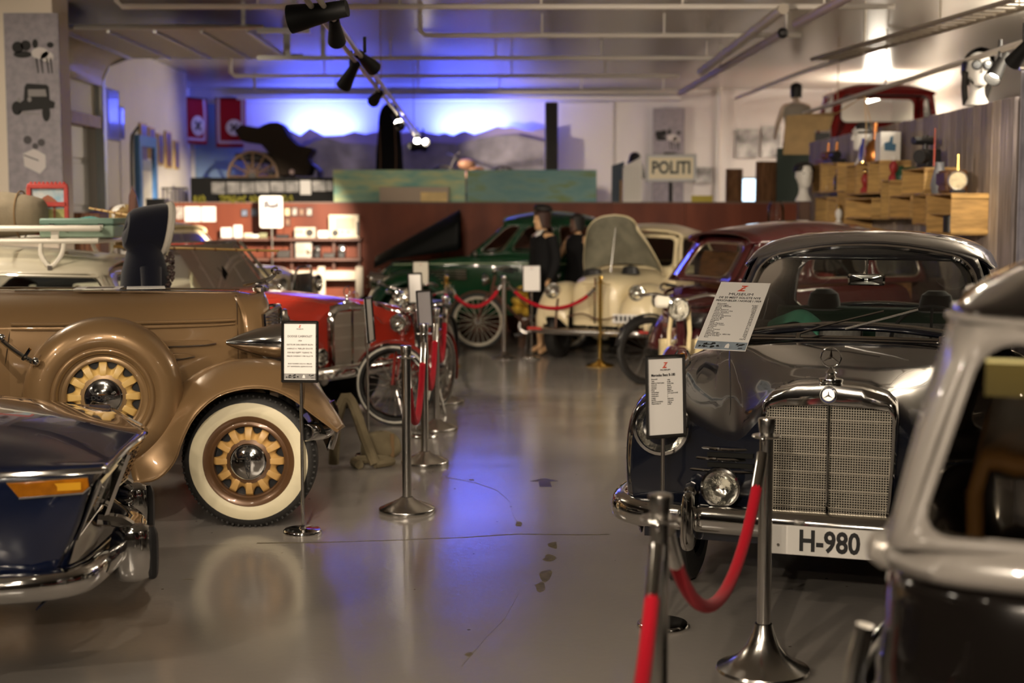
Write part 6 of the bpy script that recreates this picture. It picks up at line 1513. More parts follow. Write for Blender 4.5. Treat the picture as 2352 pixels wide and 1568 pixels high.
# extra pale tyre and yellow luggage on it
o = thing('yellow_bundle', 'yellow quilted bundle strapped behind the silver-forked moped', 'bundle', (gr(1196, 800).x + .02, 17.62, 0))
YB = mat('yellow_cloth', (.72, .46, .06), .6, noise=.2, nscale=12)
for dx, z, rx, rz_ in ((-.02, .58, .12, .07), (.02, .70, .11, .07), (-.05, .47, .10, .06), (.08, .56, .07, .09), (.06, .44, .08, .06)): MB().ball((dx, 0, z), (rx, .12, rz_), 12).build('quilt_pad', YB, o)
MB().tube([(-.12, -.12, .66), (.0, -.14, .58), (.12, -.12, .46)], .008, 5).build('strap', BLACK, o); MB().tube([(0, 0, .0), (0, 0, .5)], .05, 8).build('bundle_stand', mat('stand_brown', (.10, .05, .03), .6), o)
# maroon scooter with cream shields seen head-on
a = at(1548, 815, 12.2)
o = thing('scooter', 'maroon and cream scooter with deep front mudguard beside the maroon saloon', 'scooter', (1.36, 11.3, 0), math.radians(-104), 'two-wheelers behind the ropes')
MR = mat('scooter_maroon', (.05, .008, .012), .2, coat=1); CRM = mat('scooter_cream', (.60, .50, .28), .35, coat=.5)
wheel(o, (.35, 0, .30), .30, .08, 1, 'spoke', STEEL); wheel(o, (-.75, 0, .30), .30, .08, 1, 'spoke', STEEL)
rows = []
for k in range(9):
    t = math.radians(15 + 150 * k / 8); d = Vector((math.cos(t), 0, math.sin(t))); c = Vector((.35, 0, .30))
    rows.append([c + d * .26 + Vector((0, -.095, 0)), c + d * .33 + Vector((0, -.085, 0)), c + d * .375, c + d * .33 + Vector((0, .085, 0)), c + d * .26 + Vector((0, .095, 0))])
MB().patch(rows, 2, 3).build('front_mudguard', MR, o, solid=.006)
for s in (-1, 1):
    MB().tube([(.35, s * .07, .30), (.20, s * .08, .75), (.14, s * .06, .95)], .018, 8).build('fork_blade', CRM, o)
    MB().patch([[(.08, s * .05, z), (.12, s * .12, z + .01), (.06, s * .18, z)] for z in (.30, .5, .68)], 3, 2).build('leg_shield', CRM, o, solid=.008)
    MB().ball((.385, s * .045, .50), .022, 8).build('marker_lamp', CHROME, o)
headlamp(o, (.24, 0, .93), .085, depth=.14, bowl=CRM)
MB().tube([(.02, -.34, 1.02), (.10, -.2, 1.04), (.13, 0, 1.0), (.10, .2, 1.04), (.02, .34, 1.02)], .013, 8, sm=3).build('handlebar', CHROME, o)
MB().patch([[(x, y, z) for y in (-.12, 0, .12)] for x, z in ((-.75, .80), (-.5, .82), (-.2, .78))], 2, 2).build('saddle', BLACK, o, solid=.06)
MB().ball((-.5, 0, .52), (.36, .17, .22), 14).build('engine_cover', MR, o); MB().tube([(.15, 0, .85), (.0, 0, .4), (-.4, 0, .35)], .035, 8, sm=3).build('frame_spine', MR, o)
box('windshield_lamp', (.10, -.14, .98), (.09, .14, .10), mat('lamp_white', (.75, .72, .62), .3), o, bev=.03)
MB().tube([(-.3, .1, .3), (-.3, .2, 0.01)], .012, 6).build('kick_stand', STEEL, o)
a = at(1492, 785, 13.0)
bike('bicycle', 'black bicycle with thin spoked wheels before the cream car', (1.832, 14.000, 0), math.atan2(-0.37, -0.93), .335, mat('cycle_black'), .05, False, mat('spoke_dark', (.05, .045, .04), .4, .6), wheelbase=1.08, grp='two-wheelers behind the ropes')
# loose items at the gold car's nose
o = thing('canvas_hose', 'tan canvas hose looped over a stand beside the gold car bumper', 'hose', (gr(815, 1040).x, 9.35, 0))
HT = mat('hose_tan', (.22, .18, .11), .8, noise=.3)
MB().tube([(-.08, 0, .02), (-.06, 0, .28), (.0, 0, .47), (.06, 0, .40), (.13, -.02, .2), (.2, -.05, .03)], .035, 8, sm=3).build('hose_loop', HT, o)
MB().tube([(.2, -.05, .03), (.3, .05, .03), (.18, .14, .03), (.05, .06, .03), (.1, -.08, .03)], .03, 8, sm=3).build('hose_coil', HT, o)
o = thing('tan_satchel', 'tan canvas satchel on the floor below the moped wheel', 'satchel', (gr(885, 1030).x, 9.75, 0), .3)
MB().patch([[(.13 * k * math.cos(math.radians(t)), .10 * k * math.sin(math.radians(t)), z) for t in range(0, 360, 30)] for z, k in ((.0, .8), (.04, 1.1), (.12, 1.0), (.17, .6), (.18, .1))], 2, 2, closed=True, cap0=True).build('satchel_body', HT, o)
box('satchel_strap', (.06, -.09, .09), (.025, .02, .16), mat('strap_tan'), o)

# ================================================================== MANNEQUINS
SKIN = mat('mannequin_skin', (.62, .38, .20), .45); HAIRB = mat('hair_black', (.010, .008, .007), .6); HAIRBR = mat('hair_brown', (.035, .012, .007), .55, bump=.6, bscale=40)
def skin_body(o, verts, edges, radii, m, name='body', sub=2, root=0):
    me = bpy.data.meshes.new(name); me.from_pydata(verts, edges, []); ob = bpy.data.objects.new(name, me); C.objects.link(ob); ob.parent = o
    md = ob.modifiers.new('k', 'SKIN'); md.use_smooth_shade = True
    for i, r in enumerate(radii): me.skin_vertices[0].data[i].radius = (r, r) if not hasattr(r, '__len__') else r
    me.skin_vertices[0].data[root].use_root = True
    q = ob.modifiers.new('u', 'SUBSURF'); q.levels = q.render_levels = sub
    me.materials.append(m); return ob
def head(o, c, m, h=.22, yaw=0, hair=None, hairs='short', face=True):
    "head facing local +x turned by yaw"
    M = Matrix.Rotation(yaw, 3, 'Z'); c = Vector(c); k = h / .22
    rows = []
    for z, rx, ry, ox in ((-.115, .028, .03, .045), (-.105, .05, .045, .035), (-.085, .066, .055, .022), (-.05, .078, .066, .012), (0, .088, .072, .004), (.04, .092, .075, .0), (.075, .082, .068, -.004), (.10, .05, .045, -.006), (.11, .01, .01, -.006)):
        rows.append([c + M @ (Vector((ox + rx * math.cos(math.radians(t)), ry * math.sin(math.radians(t)), z)) * k) for t in range(0, 360, 30)])
    H_ = MB().patch(rows, 2, 2, closed=True).build('head', m, o)
    if face:
        f = MB(); f.patch([[c + M @ (Vector(p) * k) for p in ((.084 + dx, -.012 * w_, z), (.092 + dx + .018 * e, 0, z), (.084 + dx, .012 * w_, z))] for z, dx, w_, e in ((.02, 0, .7, .1), (-.005, 0, .8, .6), (-.028, -.004, 1.3, 1.3), (-.036, -.008, 1.1, .2))], 2, 2)
        f.build('nose', m, H_)
        for s in (-1, 1): MB().ball(c + M @ (Vector((0, s * .073, -.012)) * k), (.018 * k, .008 * k, .028 * k), 8).build('ear', m, H_)
        for s in (-1, 1): MB().ball(c + M @ (Vector((.079, s * .03, .012)) * k), (.008 * k, .013 * k, .006 * k), 8, M).build('eye', mat('eye_dark', (.02, .015, .012), .3), H_)
        e = MB(); e.ball(c + M @ (Vector((.080, 0, -.062)) * k), (.008 * k, .022 * k, .007 * k), 8, M); e.build('lips', mat('lip_red', (.35, .06, .05), .4), H_)
    if hair:
        rows = []
        low = {'short': -.02, 'bob': -.09, 'long': -.16}[hairs]
        for z, g in ((low, 1.08), (-.01, 1.12), (.04, 1.14), (.08, 1.14), (.108, 1.1), (.125, .5), (.127, .05)):
            row = []
            for t in range(0, 360, 30):
                a = math.radians(t); rx, ry = (.09, .074) if z < .09 else (.055, .05)
                if z > .12: rx, ry = .05, .045
                fx = math.cos(a); zz = z
                if fx > .55 and z < .05: zz = .05 + .01 * (z + .1); 
                row.append(c + M @ (Vector((rx * g * fx * (1 if fx < 0 else .97) - .006, ry * g * math.sin(a), zz)) * k))
            rows.append(row)
        MB().patch(rows, 2, 2, closed=True).build('hair', hair, H_)
    return H_
# standing uniformed mannequin
o = thing('mannequin', 'standing mannequin in a black uniform coat and black beret beside the cream car', 'mannequin', (.37, 16.75, 0), math.radians(208), 'mannequins')
COAT = mat('uniform_black', (.010, .010, .011), .8)
skin_body(o, [(0, 0, .92), (0, 0, 1.10), (0, 0, 1.34), (0, 0, 1.43), (.01, 0, 1.50), (0, -.10, .90), (.0, -.10, .50), (-.02, -.10, .09), (.11, -.11, .03), (0, .10, .90), (.02, .10, .50), (0, .10, .09), (.13, .11, .03), (0, -.19, 1.38), (-.02, -.25, 1.12), (.06, -.24, .88), (0, .19, 1.38), (-.02, .25, 1.12), (.06, .24, .88)],
          [(0, 1), (1, 2), (2, 3), (3, 4), (0, 5), (5, 6), (6, 7), (7, 8), (0, 9), (9, 10), (10, 11), (11, 12), (2, 13), (13, 14), (14, 15), (2, 16), (16, 17), (17, 18)],
          [.13, .12, .13, .05, .045, .09, .055, .038, .03, .09, .055, .038, .03, .06, .045, .03, .06, .045, .03], SKIN)
rows = []
for z, rx, ry in ((.48, .17, .20), (.70, .17, .20), (.92, .15, .19), (1.08, .125, .165), (1.25, .14, .19), (1.36, .12, .215), (1.42, .08, .13), (1.46, .05, .06)): rows.append([(rx * math.cos(math.radians(t)), ry * math.sin(math.radians(t)), z) for t in range(0, 360, 30)])
MB().patch(rows, 2, 2, closed=True).build('coat', COAT, o)
for s in (-1, 1): MB().tube([(0, s * .19, 1.39), (-.02, s * .255, 1.12), (.06, s * .245, .90)], lambda t: .072 - .02 * t, 10, sm=3).build('sleeve', COAT, o)
for s in (-1, 1): MB().ball((.085, s * .245, .84), (.03, .025, .05), 8).build('hand', SKIN, o)
MB().patch([[(.10, -.05, 1.30), (.125, 0, 1.22), (.10, .05, 1.30)], [(.075, -.06, 1.42), (.10, 0, 1.40), (.075, .06, 1.42)], [(.03, -.065, 1.47), (.06, 0, 1.46), (.03, .065, 1.47)]], 2, 2).build('white_collar', mat('shirt_white', (.72, .70, .66), .6), o, solid=.008)
head(o, (.02, 0, 1.585), SKIN, .225, 0, HAIRBR, 'bob')
MB().lathe([(0, .07), (.08, .06), (.115, .025), (.11, -.005), (.09, -.02), (.085, -.015)], (.01, 0, 1.70), (-.08, 0, 1), 20).build('beret', HAIRB, o)
# second figure behind the raised bonnet reaching out an arm
o = thing('mannequin', 'dark-dressed mannequin reaching a bare arm toward the raised cream bonnet', 'mannequin', (.82, 17.72, 0), math.radians(215), 'mannequins')
skin_body(o, [(0, 0, .90), (0, 0, 1.08), (0, 0, 1.30), (0, 0, 1.38), (.01, 0, 1.45), (0, -.10, .88), (.0, -.10, .48), (0, -.10, .09), (.11, -.11, .03), (0, .10, .88), (0, .10, .48), (0, .10, .09), (.11, .11, .03), (0, -.17, 1.33), (.10, -.25, 1.12), (.34, -.26, .98), (.42, -.26, .95), (0, .17, 1.33), (.0, .24, 1.10), (.06, .24, .86)],
          [(0, 1), (1, 2), (2, 3), (3, 4), (0, 5), (5, 6), (6, 7), (7, 8), (0, 9), (9, 10), (10, 11), (11, 12), (2, 13), (13, 14), (14, 15), (15, 16), (2, 17), (17, 18), (18, 19)],
          [.13, .12, .13, .05, .045, .09, .055, .038, .03, .09, .055, .038, .03, .055, .042, .032, .028, .055, .042, .03], SKIN)
rows = []
for z, rx, ry in ((.10, .17, .2), (.5, .16, .19), (.90, .15, .18), (1.06, .125, .16), (1.22, .14, .18), (1.33, .11, .19), (1.40, .06, .08)): rows.append([(rx * math.cos(math.radians(t)), ry * math.sin(math.radians(t)), z) for t in range(0, 360, 30)])
MB().patch(rows, 2, 2, closed=True).build('dress', COAT, o); head(o, (.02, 0, 1.535), mat('skin_dark', (.10, .05, .03), .5), .215, 0, HAIRB, 'bob')
# hooded mannequin behind the gold car
zz = at(340, 660, 9.35)
o = thing('mannequin', 'mannequin in a dark navy hooded coat with white fur edge and brown curls', 'mannequin', (at(335, 600, 9.35).x, 9.36, 0), math.radians(25), 'mannequins')
NAVY = mat('coat_navy', (.008, .009, .018), .9, sheen=.25, bump=.2, bscale=120)
skin_body(o, [(0, 0, .88), (0, 0, 1.05), (0, 0, 1.26), (0, 0, 1.36), (.02, 0, 1.44), (0, -.09, .86), (0, -.09, .46), (0, -.09, .08), (.10, -.10, .03), (0, .09, .86), (0, .09, .46), (0, .09, .08), (.10, .10, .03)],
          [(0, 1), (1, 2), (2, 3), (3, 4), (0, 5), (5, 6), (6, 7), (7, 8), (0, 9), (9, 10), (10, 11), (11, 12)], [.12, .11, .12, .05, .045, .09, .055, .038, .03, .09, .055, .038, .03], SKIN)
rows = []
for z, rx, ry in ((.45, .19, .22), (.8, .17, .20), (1.1, .165, .185), (1.27, .155, .17), (1.36, .135, .145), (1.44, .115, .12), (1.52, .11, .11)): rows.append([(rx * math.cos(math.radians(t)) - .01, ry * math.sin(math.radians(t)), z) for t in range(0, 360, 30)])
MB().patch(rows, 2, 2, closed=True).build('coat', NAVY, o)
for s in (-1, 1): MB().tube([(0, s * .14, 1.33), (0, s * .21, 1.08), (.08, s * .20, .82)], lambda t: .07 - .02 * t, 10, sm=3).build('sleeve', NAVY, o)
head(o, (.05, 0, 1.55), SKIN, .22, 0)
rows = []
for x, rz_, ry, zc in ((-.125, .02, .02, 1.58), (-.12, .11, .09, 1.575), (-.06, .145, .115, 1.57), (.02, .155, .125, 1.575), (.09, .16, .13, 1.58), (.12, .158, .128, 1.58)): rows.append([(x + .02 * math.cos(math.radians(t)), ry * math.sin(math.radians(t)), zc + rz_ * math.cos(math.radians(t))) for t in range(0, 360, 30)])
MB().patch(rows, 2, 2, closed=True).build('hood', NAVY, o, solid=.012)
MB().tube([(.135 + .03 * math.cos(math.radians(t)), .128 * math.sin(math.radians(t)), 1.58 + .155 * math.cos(math.radians(t))) for t in range(0, 360, 15)], .026, 8, closed=True).build('fur_edge', mat('white_fur', (.62, .58, .50), .9, bump=.8, bscale=90), o)
cl = MB(); rr = random.Random(3)
for k in range(170):
    t = rr.random(); cl.ball((.10 + .05 * rr.random() + .02 * math.sin(9 * t), -.13 + .10 * rr.random(), 1.42 - .50 * t), .007 + .009 * rr.random(), 5)
q = cl.build('curls', HAIRBR, o); q['kind'] = 'stuff'
# blond wig stand and wooden ski
o = thing('blond_wig', 'wavy blond wig on a pale head stand behind the hooded mannequin', 'wig', (at(285, 520, 11.4).x, 11.4, 0), -.5)
zc = at(285, 505, 11.4).z
head(o, (0, 0, zc), WHITE, .25, math.pi * .5, None)
rows = []
for z, r in ((-.22, .07), (-.16, .115), (-.08, .125), (0, .125), (.07, .115), (.115, .07), (.125, .01)): rows.append([(r * (1 + .10 * math.sin(5 * math.radians(t) + 20 * z)) * math.cos(math.radians(t)), r * (1 + .1 * math.sin(4 * math.radians(t))) * math.sin(math.radians(t)) + .02, zc + z) for t in range(0, 360, 20)])
MB().patch(rows, 2, 2, closed=True).build('curls', mat('blond_hair', (.46, .34, .15), .7, col2=(.16, .09, .03), nscale=14, bump=.8, bscale=25), o)
MB().lathe([(0, 0), (.14, 0), (.14, .02), (.03, .03), (.03, zc - .2), (.09, zc - .14)], (0, 0, 0), (0, 0, 1), 20).build('stand', WHITE, o)
o = thing('wooden_ski', 'upright brown wooden ski tip behind the hooded mannequin', 'ski', (at(322, 480, 11.3).x, 11.3, 0))
zt = at(314, 426, 11.3).z; SKI = mat('ski_wood', (.13, .035, .012), .35, noise=.5, nscale=30, stretch=(1, 1, .05), coat=.5)
MB().prism([(-.045, 0), (.045, 0), (.045, zt - .22), (.03, zt - .08), (.0, zt), (-.03, zt - .08), (-.045, zt - .22)], (0, 0, 0), (1, 0, 0), (-.03, 0, 1), .012).build('ski_blade', SKI, o, bev=.003)
box('ski_groove', (-.03, -.014, zt / 2), (.012, .004, zt * .9), mat('groove_dark', (.04, .012, .006), .6), o)
# ================================================================== PLANK WALL, CRATES AND WHAT STANDS ON THEM
PLK = [mat('plank_a', (.36, .29, .24), .6, noise=.45, nscale=7, stretch=(6, 6, .6)), mat('plank_b', (.27, .22, .20), .6, noise=.5, nscale=6, stretch=(7, 7, .5)), mat('plank_c', (.46, .38, .31), .6, noise=.4, nscale=8, stretch=(6, 6, .5)), mat('plank_d', (.31, .26, .25), .6, noise=.55, nscale=6, stretch=(8, 8, .4))]
WX = 4.05
pw = struct(box('wall_planks', (WX + .055, 15.5, 1.3), (.03, 7.85, 2.60), mat('plank_backing', (.14, .11, .09), .7)))
rr = random.Random(11); y = 11.58; k = 0
while y < 19.35:
    wv = rr.uniform(.135, .21); box('plank', (WX + .015, y + wv / 2, 1.305 + rr.uniform(-.006, .006)), (.028 + rr.uniform(0, .008), wv - .007, 2.61), PLK[rr.randrange(4)], pw, bev=.003); y += wv; k += 1
# drape at the wall end
o = thing('grey_curtain', 'grey-violet pleated curtain hanging at the end of the plank wall', 'curtain', (4.03, 11.36, 0))
rows = []
for z in (.1, .8, 1.6, 2.3, 2.80): rows.append([(x, .045 * math.sin(x * 34 + .4 * z) + .01 * math.sin(x * 90), z) for x in [.0 + .026 * k for k in range(46)]])
MB().grid(rows).build('pleats', mat('curtain_grey', (.26, .25, .29), .85, noise=.5, nscale=3, stretch=(3, 1, 1)), o, solid=.006)
MB().tube([(-.03, 0, 2.81), (1.22, 0, 2.81)], .014, 8).build('curtain_rod', STEEL, o)
MB().tube([(1.1, 0, 2.81), (1.1, 0, ZC)], .008, 6).build('rod_hanger', STEEL, o)
CRM_ = [mat('crate_a', (.50, .30, .10), .55, noise=.4, nscale=5, stretch=(1, 1, 6)), mat('crate_b', (.58, .36, .12), .55, noise=.35, nscale=5, stretch=(1, 1, 6)), mat('crate_c', (.42, .24, .075), .55, noise=.45, nscale=5, stretch=(1, 1, 6))]
def crate(y0, y1, z0, z1, label, dp=.24, shelf=False, m=0):
    x0 = WX - dp; t = .014; M_ = CRM_[m]
    o = thing('wooden_crate', label, 'crate', (WX - dp / 2, (y0 + y1) / 2, z0), 0, 'wooden crates on the plank wall'); L_ = y1 - y0; h = z1 - z0
    for yy in (-L_ / 2 + t / 2, L_ / 2 - t / 2): box('end_board', (0, yy, h / 2), (dp, t, h), M_, o, bev=.002)
    for zz in (t / 2, h - t / 2): box('long_board', (0, 0, zz), (dp, L_ - 2 * t, t), M_, o, bev=.002)
    for q in (0, 1): box('back_board', (dp / 2 - .006, 0, h * (.25 + .5 * q)), (.010, L_ - 2 * t, h * .48), CRM_[(m + 1) % 3], o)
    for zz in (.03, h - .03): box('edge_batten', (0, -L_ / 2 - .005, zz), (dp, .010, .03), CRM_[(m + 1) % 3], o, bev=.002)
    if shelf: box('inner_shelf', (0, 0, h * .5), (dp - .02, L_ - 2 * t, t), M_, o)
    return o
CR = [(12.136, 12.85, 1.489, 1.846, 'wooden crate nearest the grey curtain with the round dial on top', 1, 0), (12.954, 13.694, 1.846, 2.086, 'wooden crate carrying the black camera', 0, 1), (12.876, 13.305, 1.567, 1.84, 'small wooden crate under the camera crate', 0, 2), (13.369, 14.122, 1.619, 1.84, 'low wooden crate beside the upright one in the middle', 0, 0),
      (14.148, 14.46, 1.619, 1.996, 'upright narrow wooden crate in the middle of the wall', 0, 1), (14.538, 14.992, 1.866, 2.203, 'wooden crate under the white printed box', 0, 1), (15.018, 15.511, 1.866, 2.203, 'wooden crate holding a brass figure', 0, 0), (15.55, 15.965, 1.866, 2.19, 'wooden crate under the white profile head', 0, 2),
      (14.823, 15.991, 1.606, 1.827, 'long low wooden crate under the brass figures', 0, 1), (16.043, 16.381, 1.502, 1.918, 'upright wooden crate with a white bottle', 0, 2), (16.433, 16.848, 1.502, 1.827, 'wooden crate low beside the stage front', 0, 0), (16.433, 16.9, 1.905, 2.242, 'wooden crate with dark bottles', 0, 0),
      (16.939, 17.289, 1.905, 2.255, 'wooden crate with a small white jar', 0, 1), (17.341, 17.783, 1.905, 2.268, 'wooden crate at the far end, upper row', 0, 2), (16.9, 17.588, 1.502, 1.853, 'wooden crate at the far end, lower row', 0, 1)]
for y0, y1, z0, z1, lab, sh, m in CR: crate(y0, y1, z0, z1, lab, .32, sh, m)
XM = WX - .18; _first = set(bpy.data.objects)
def lathe_thing(name, label, cat, loc, prof, m, grp=None, n=18, part='body'):
    o = thing(name, label, cat, loc, 0, grp); MB().lathe(prof, (0, 0, 0), (0, 0, 1), n).build(part, m, o); return o
COP = mat('copper', (.50, .20, .06), .3, .9); WHT = mat('plaster_white', (.72, .70, .66), .5)
# white heads
def bust(label, loc, yaw, extra):
    o = thing('display_bust', label, 'display head', loc, yaw, 'white display heads'); z = .25
    MB().lathe([(0, 0), (.08, 0), (.078, .015), (.05, .07), (.045, .12), (.055, .15)], (0, 0, 0), (0, 0, 1), 20).build('neck', WHT, o)
    head(o, (0, 0, z), WHT, .235, 0, None); extra(o, z); return o
def cap_goggles(o, z):
    MB().lathe([(.095, .02), (.10, .05), (.085, .09), (.04, .118), (0, .122)], (-.005, 0, z), (0, 0, 1), 20).build('black_cap', HAIRB, o)
    MB().tube([(.10 * math.cos(t), .088 * math.sin(t), z + .045) for t in [k * math.pi / 8 for k in range(16)]], .012, 6, closed=True).build('goggle_band', mat('band_white', (.6, .6, .58), .4), o)
def cap_only(o, z): MB().lathe([(.10, .03), (.10, .06), (.08, .10), (.03, .12), (0, .122)], (-.01, 0, z), (0, 0, 1), 20).build('black_cap', HAIRB, o)
def flyer(o, z):
    rows = []
    for x, r, zc in ((-.12, .02, 0), (-.115, .07, 0), (-.06, .112, 0), (.0, .122, .0), (.05, .112, .005)): rows.append([(x + (.045 * math.cos(math.radians(t)) if x > -.1 else 0), r * .90 * math.sin(math.radians(t)), z + zc + .012 + r * 1.08 * math.cos(math.radians(t))) for t in range(0, 360, 30)])
    MB().patch(rows, 2, 2, closed=True, cap0=True).build('leather_helmet', mat('leather_black', (.012, .010, .009), .5), o)
    for s in (-1, 1):
        MB().tube([(.02, s * .09, z - .02), (-.02, s * .085, z - .12), (-.06, s * .06, z - .24)], .022, 8, sm=2).build('helmet_flap', mat('leather_black'), o)
        g = MB().lathe([(.034, -.01), (.036, .006), (.030, .012), (.028, .006)], (.098, s * .036, z + .018), (1, s * .25, 0), 16).build('goggle_rim', BLACK, o)
        MB().lathe([(.029, .006), (.015, .012), (0, .013)], (.098, s * .036, z + .018), (1, s * .25, 0), 14).build('goggle_lens', mat('goggle_grey', (.32, .34, .36), .08, .4), g)
    MB().tube([(.05, -.075, z - .07), (.06, 0, z - .125), (.05, .075, z - .07)], .012, 6, sm=3).build('chin_strap', mat('leather_black'), o)
bust('white display head in a black flying helmet and goggles on the plank wall', (WX + .03, 12.62, 2.615), math.radians(-92), flyer)
bust('white display head in profile with a black cap and goggle band on the crates', (XM, 15.758, 2.19), math.radians(185), cap_goggles)
bust('white display head with a black cap beside the stage front', (at(1846, 450, 17.3).x, 17.3, at(1846, 462, 17.3).z), math.radians(-80), cap_only)
p = at(1846, 462, 17.3); tag(box('head_stand', (p.x, 17.3, p.z / 2 - .003), (.14, .14, p.z - .006), mat('stand_brown'), bev=.01), 'slim brown stand under the capped white head', 'stand')
# things on the crates
o = thing('printed_box', 'white cardboard box printed with a blue camera drawing', 'box', (XM - .02, 14.693, 2.203), .12)
box('carton', (0, 0, .115), (.17, .12, .23), WHT, o, bev=.004)
MB().prism([(-.05, -.04), (.04, -.045), (.045, .01), (.015, .015), (.02, .075), (-.005, .07), (-.01, .03), (-.055, .02)], (0, -.0615, .12), (1, 0, 0), (0, 0, 1), .001).build('blue_print', mat('print_blue', (.05, .14, .24), .5), o, ang=0)
text('KODAK', .022, (.0, -.0625, .04), (1, 0, 0), (0, 0, 1), mat('print_blue'), o, name='box_lettering') if False else None
lathe_thing('copper_kettle', 'copper kettle with a tall brass funnel beside the profile head', 'kettle', (XM - .02, 15.213, 2.203), [(0, 0), (.075, 0), (.085, .04), (.08, .12), (.05, .17), (.02, .19), (.018, .33), (.0, .33)], COP)
lathe_thing('blue_bottle', 'slim blue bottle standing beside the copper kettle', 'bottle', (XM - .08, 15.485, 2.203), [(0, 0), (.03, 0), (.032, .13), (.015, .17), (.012, .21), (0, .21)], mat('bottle_blue', (.05, .06, .30), .15, coat=1))
o = thing('black_camera', 'old black camera with a flash unit on the camera crate', 'camera', (XM - .02, 13.24, 2.086), .3)
box('camera_body', (0, 0, .07), (.12, .14, .13), BLACK, o, bev=.01); MB().cyl((-.06, -.05, .08), (-.14, -.09, .08), .045, .05, 16).build('bellows', BLACK, o)
MB().cyl((.0, .05, .13), (.0, .05, .24), .02, n=10).build('flash_stem', BLACK, o); MB().cyl((-.1, .05, .20), (.06, .05, .20), .03, n=12).build('flash_unit', BLACK, o)
o = thing('foliage_mat', 'dark green felt mat laid on the camera crate', 'mat', (XM, 13.525, 2.086)); box('felt', (0, 0, .006), (.24, .24, .012), mat('felt_green', (.04, .09, .03), .9, noise=.5, nscale=40), o)
o = thing('dial_gauge', 'round brass dial on a small stand atop the crate by the curtain', 'gauge', (XM - .06, 12.227, 1.846))
MB().lathe([(0, -.02), (.062, -.02), (.066, .0), (.062, .012), (.055, .008)], (0, 0, .085), (-.25, -1, 0), 28).build('dial_case', mat('dial_silver', (.6, .57, .5), .3, .8), o)
MB().lathe([(0, .008), (.055, .008)], (0, 0, .085), (-.25, -1, 0), 24).build('dial_face', mat('dial_face', (.66, .56, .36), .4, noise=.4, nscale=30), o)
box('dial_foot', (0, 0, .012), (.09, .06, .024), BLACK, o, bev=.004); MB().tube([(0, 0, .15), (0, 0, .26)], .008, 6).build('dial_spindle', BRASS, o)
o = thing('leather_case', 'brown leather field case beside the dial', 'case', (XM, 12.565, 1.846), .1); box('case_body', (0, 0, .08), (.16, .16, .16), mat('leather_tan', (.10, .045, .018), .45), o, bev=.02); box('case_flap', (-.085, 0, .10), (.012, .15, .08), mat('leather_dark', (.06, .025, .012), .45), o, bev=.004)
lathe_thing('grey_vase', 'tall grey-blue vase beside the leather case', 'vase', (XM - .06, 12.759, 1.846), [(0, 0), (.05, 0), (.06, .06), (.045, .14), (.03, .19), (.034, .22), (0, .22)], mat('vase_grey', (.16, .17, .19), .35))
def statue(label, loc, m1, m2, k=1.0, grp='brass figures in the crates'):
    o = thing('small_figure', label, 'figure', loc, 0, grp); MB().lathe([(0, 0), (.035 * k, 0), (.03 * k, .03 * k), (.015 * k, .05 * k), (.028 * k, .08 * k), (.03 * k, .11 * k), (.012 * k, .14 * k), (0, .142 * k)], (0, 0, 0), (0, 0, 1), 14).build('figure_body', m1, o)
    MB().ball((0, 0, .155 * k), .022 * k, 10).build('figure_head', m2, o)
statue('small red robed figure with a gilt head in the crate', (XM - .07, 15.394, 1.884), mat('figure_red', (.30, .02, .02), .5), BRASS, 1.15)
statue('small brass bell figure in the crate beside the red robed one', (XM - .07, 15.135, 1.884), BLACK, BRASS, 1.0)
statue('red and white capped figure on the low crate', (XM - .06, 14.304, 1.996), mat('figure_red'), WHT, 1.1)
statue('white porcelain bottle figure by the upright crate', (XM - .16, 16.212, 1.52), WHT, BRASS, 1.1)
lathe_thing('green_jar', 'dark green glass jar beside the red and white figure', 'jar', (XM, 14.252, 1.996), [(0, 0), (.04, 0), (.045, .05), (.02, .09), (.02, .11), (0, .11)], mat('jar_green', (.01, .06, .03), .1, coat=1))
lathe_thing('black_tin', 'black tin can standing in the crate by the curtain', 'tin', (XM - .05, 12.409, 1.509), [(0, 0), (.055, 0), (.055, .11), (.05, .115), (0, .115)], BLACK)
lathe_thing('white_jar', 'small white jar inside the crate of the upper row', 'jar', (XM - .06, 17.134, 1.924), [(0, 0), (.03, 0), (.035, .04), (.02, .08), (0, .08)], WHT)
for k, (y, lab) in enumerate(((16.55, 'dark bottle with a bright neck in the crate'), (16.72, 'dark bottle with a bright shoulder beside its twin in the crate'))): lathe_thing('dark_bottle', lab, 'bottle', (XM - .07, y, 1.924), [(0, 0), (.03, 0), (.032, .12), (.012, .16), (.012, .2), (0, .2)], mat('bottle_black', (.02, .015, .012), .1, coat=1), 'dark bottles in the crates')
for k, (y, m, lab) in enumerate(((17.07, BLACK, 'black model engine on the upper row of crates'), (17.52, mat('model_brown', (.14, .05, .02), .4), 'brown wooden model on the far crate'))):
    o = thing('model_engine', lab, 'model', (XM - .03, y, 2.258 if k == 0 else 2.271), .2); box('model_base', (0, 0, .015), (.14, .2, .03), m, o, bev=.004); MB().cyl((0, -.07, .07), (0, .05, .07), .04, n=14).build('boiler', m, o); MB().cyl((0, -.05, .1), (0, -.05, .19), .012, n=8).build('chimney', COP, o)
o = thing('red_cone', 'slim red candle standing on the camera crate', 'candle', (XM - .03, 13.032, 2.086)); MB().cyl((0, 0, 0), (0, 0, .01), .03, n=12).build('foot', BLACK, o); MB().cyl((0, 0, .01), (0, 0, .28), .007, .004, 8).build('stick', mat('candle_red', (.50, .06, .03), .4), o)
o = thing('brass_spray', 'spray of slim brass rods rising from the crates before the truck window', 'rods', (XM - .10, 15.38, 2.203))
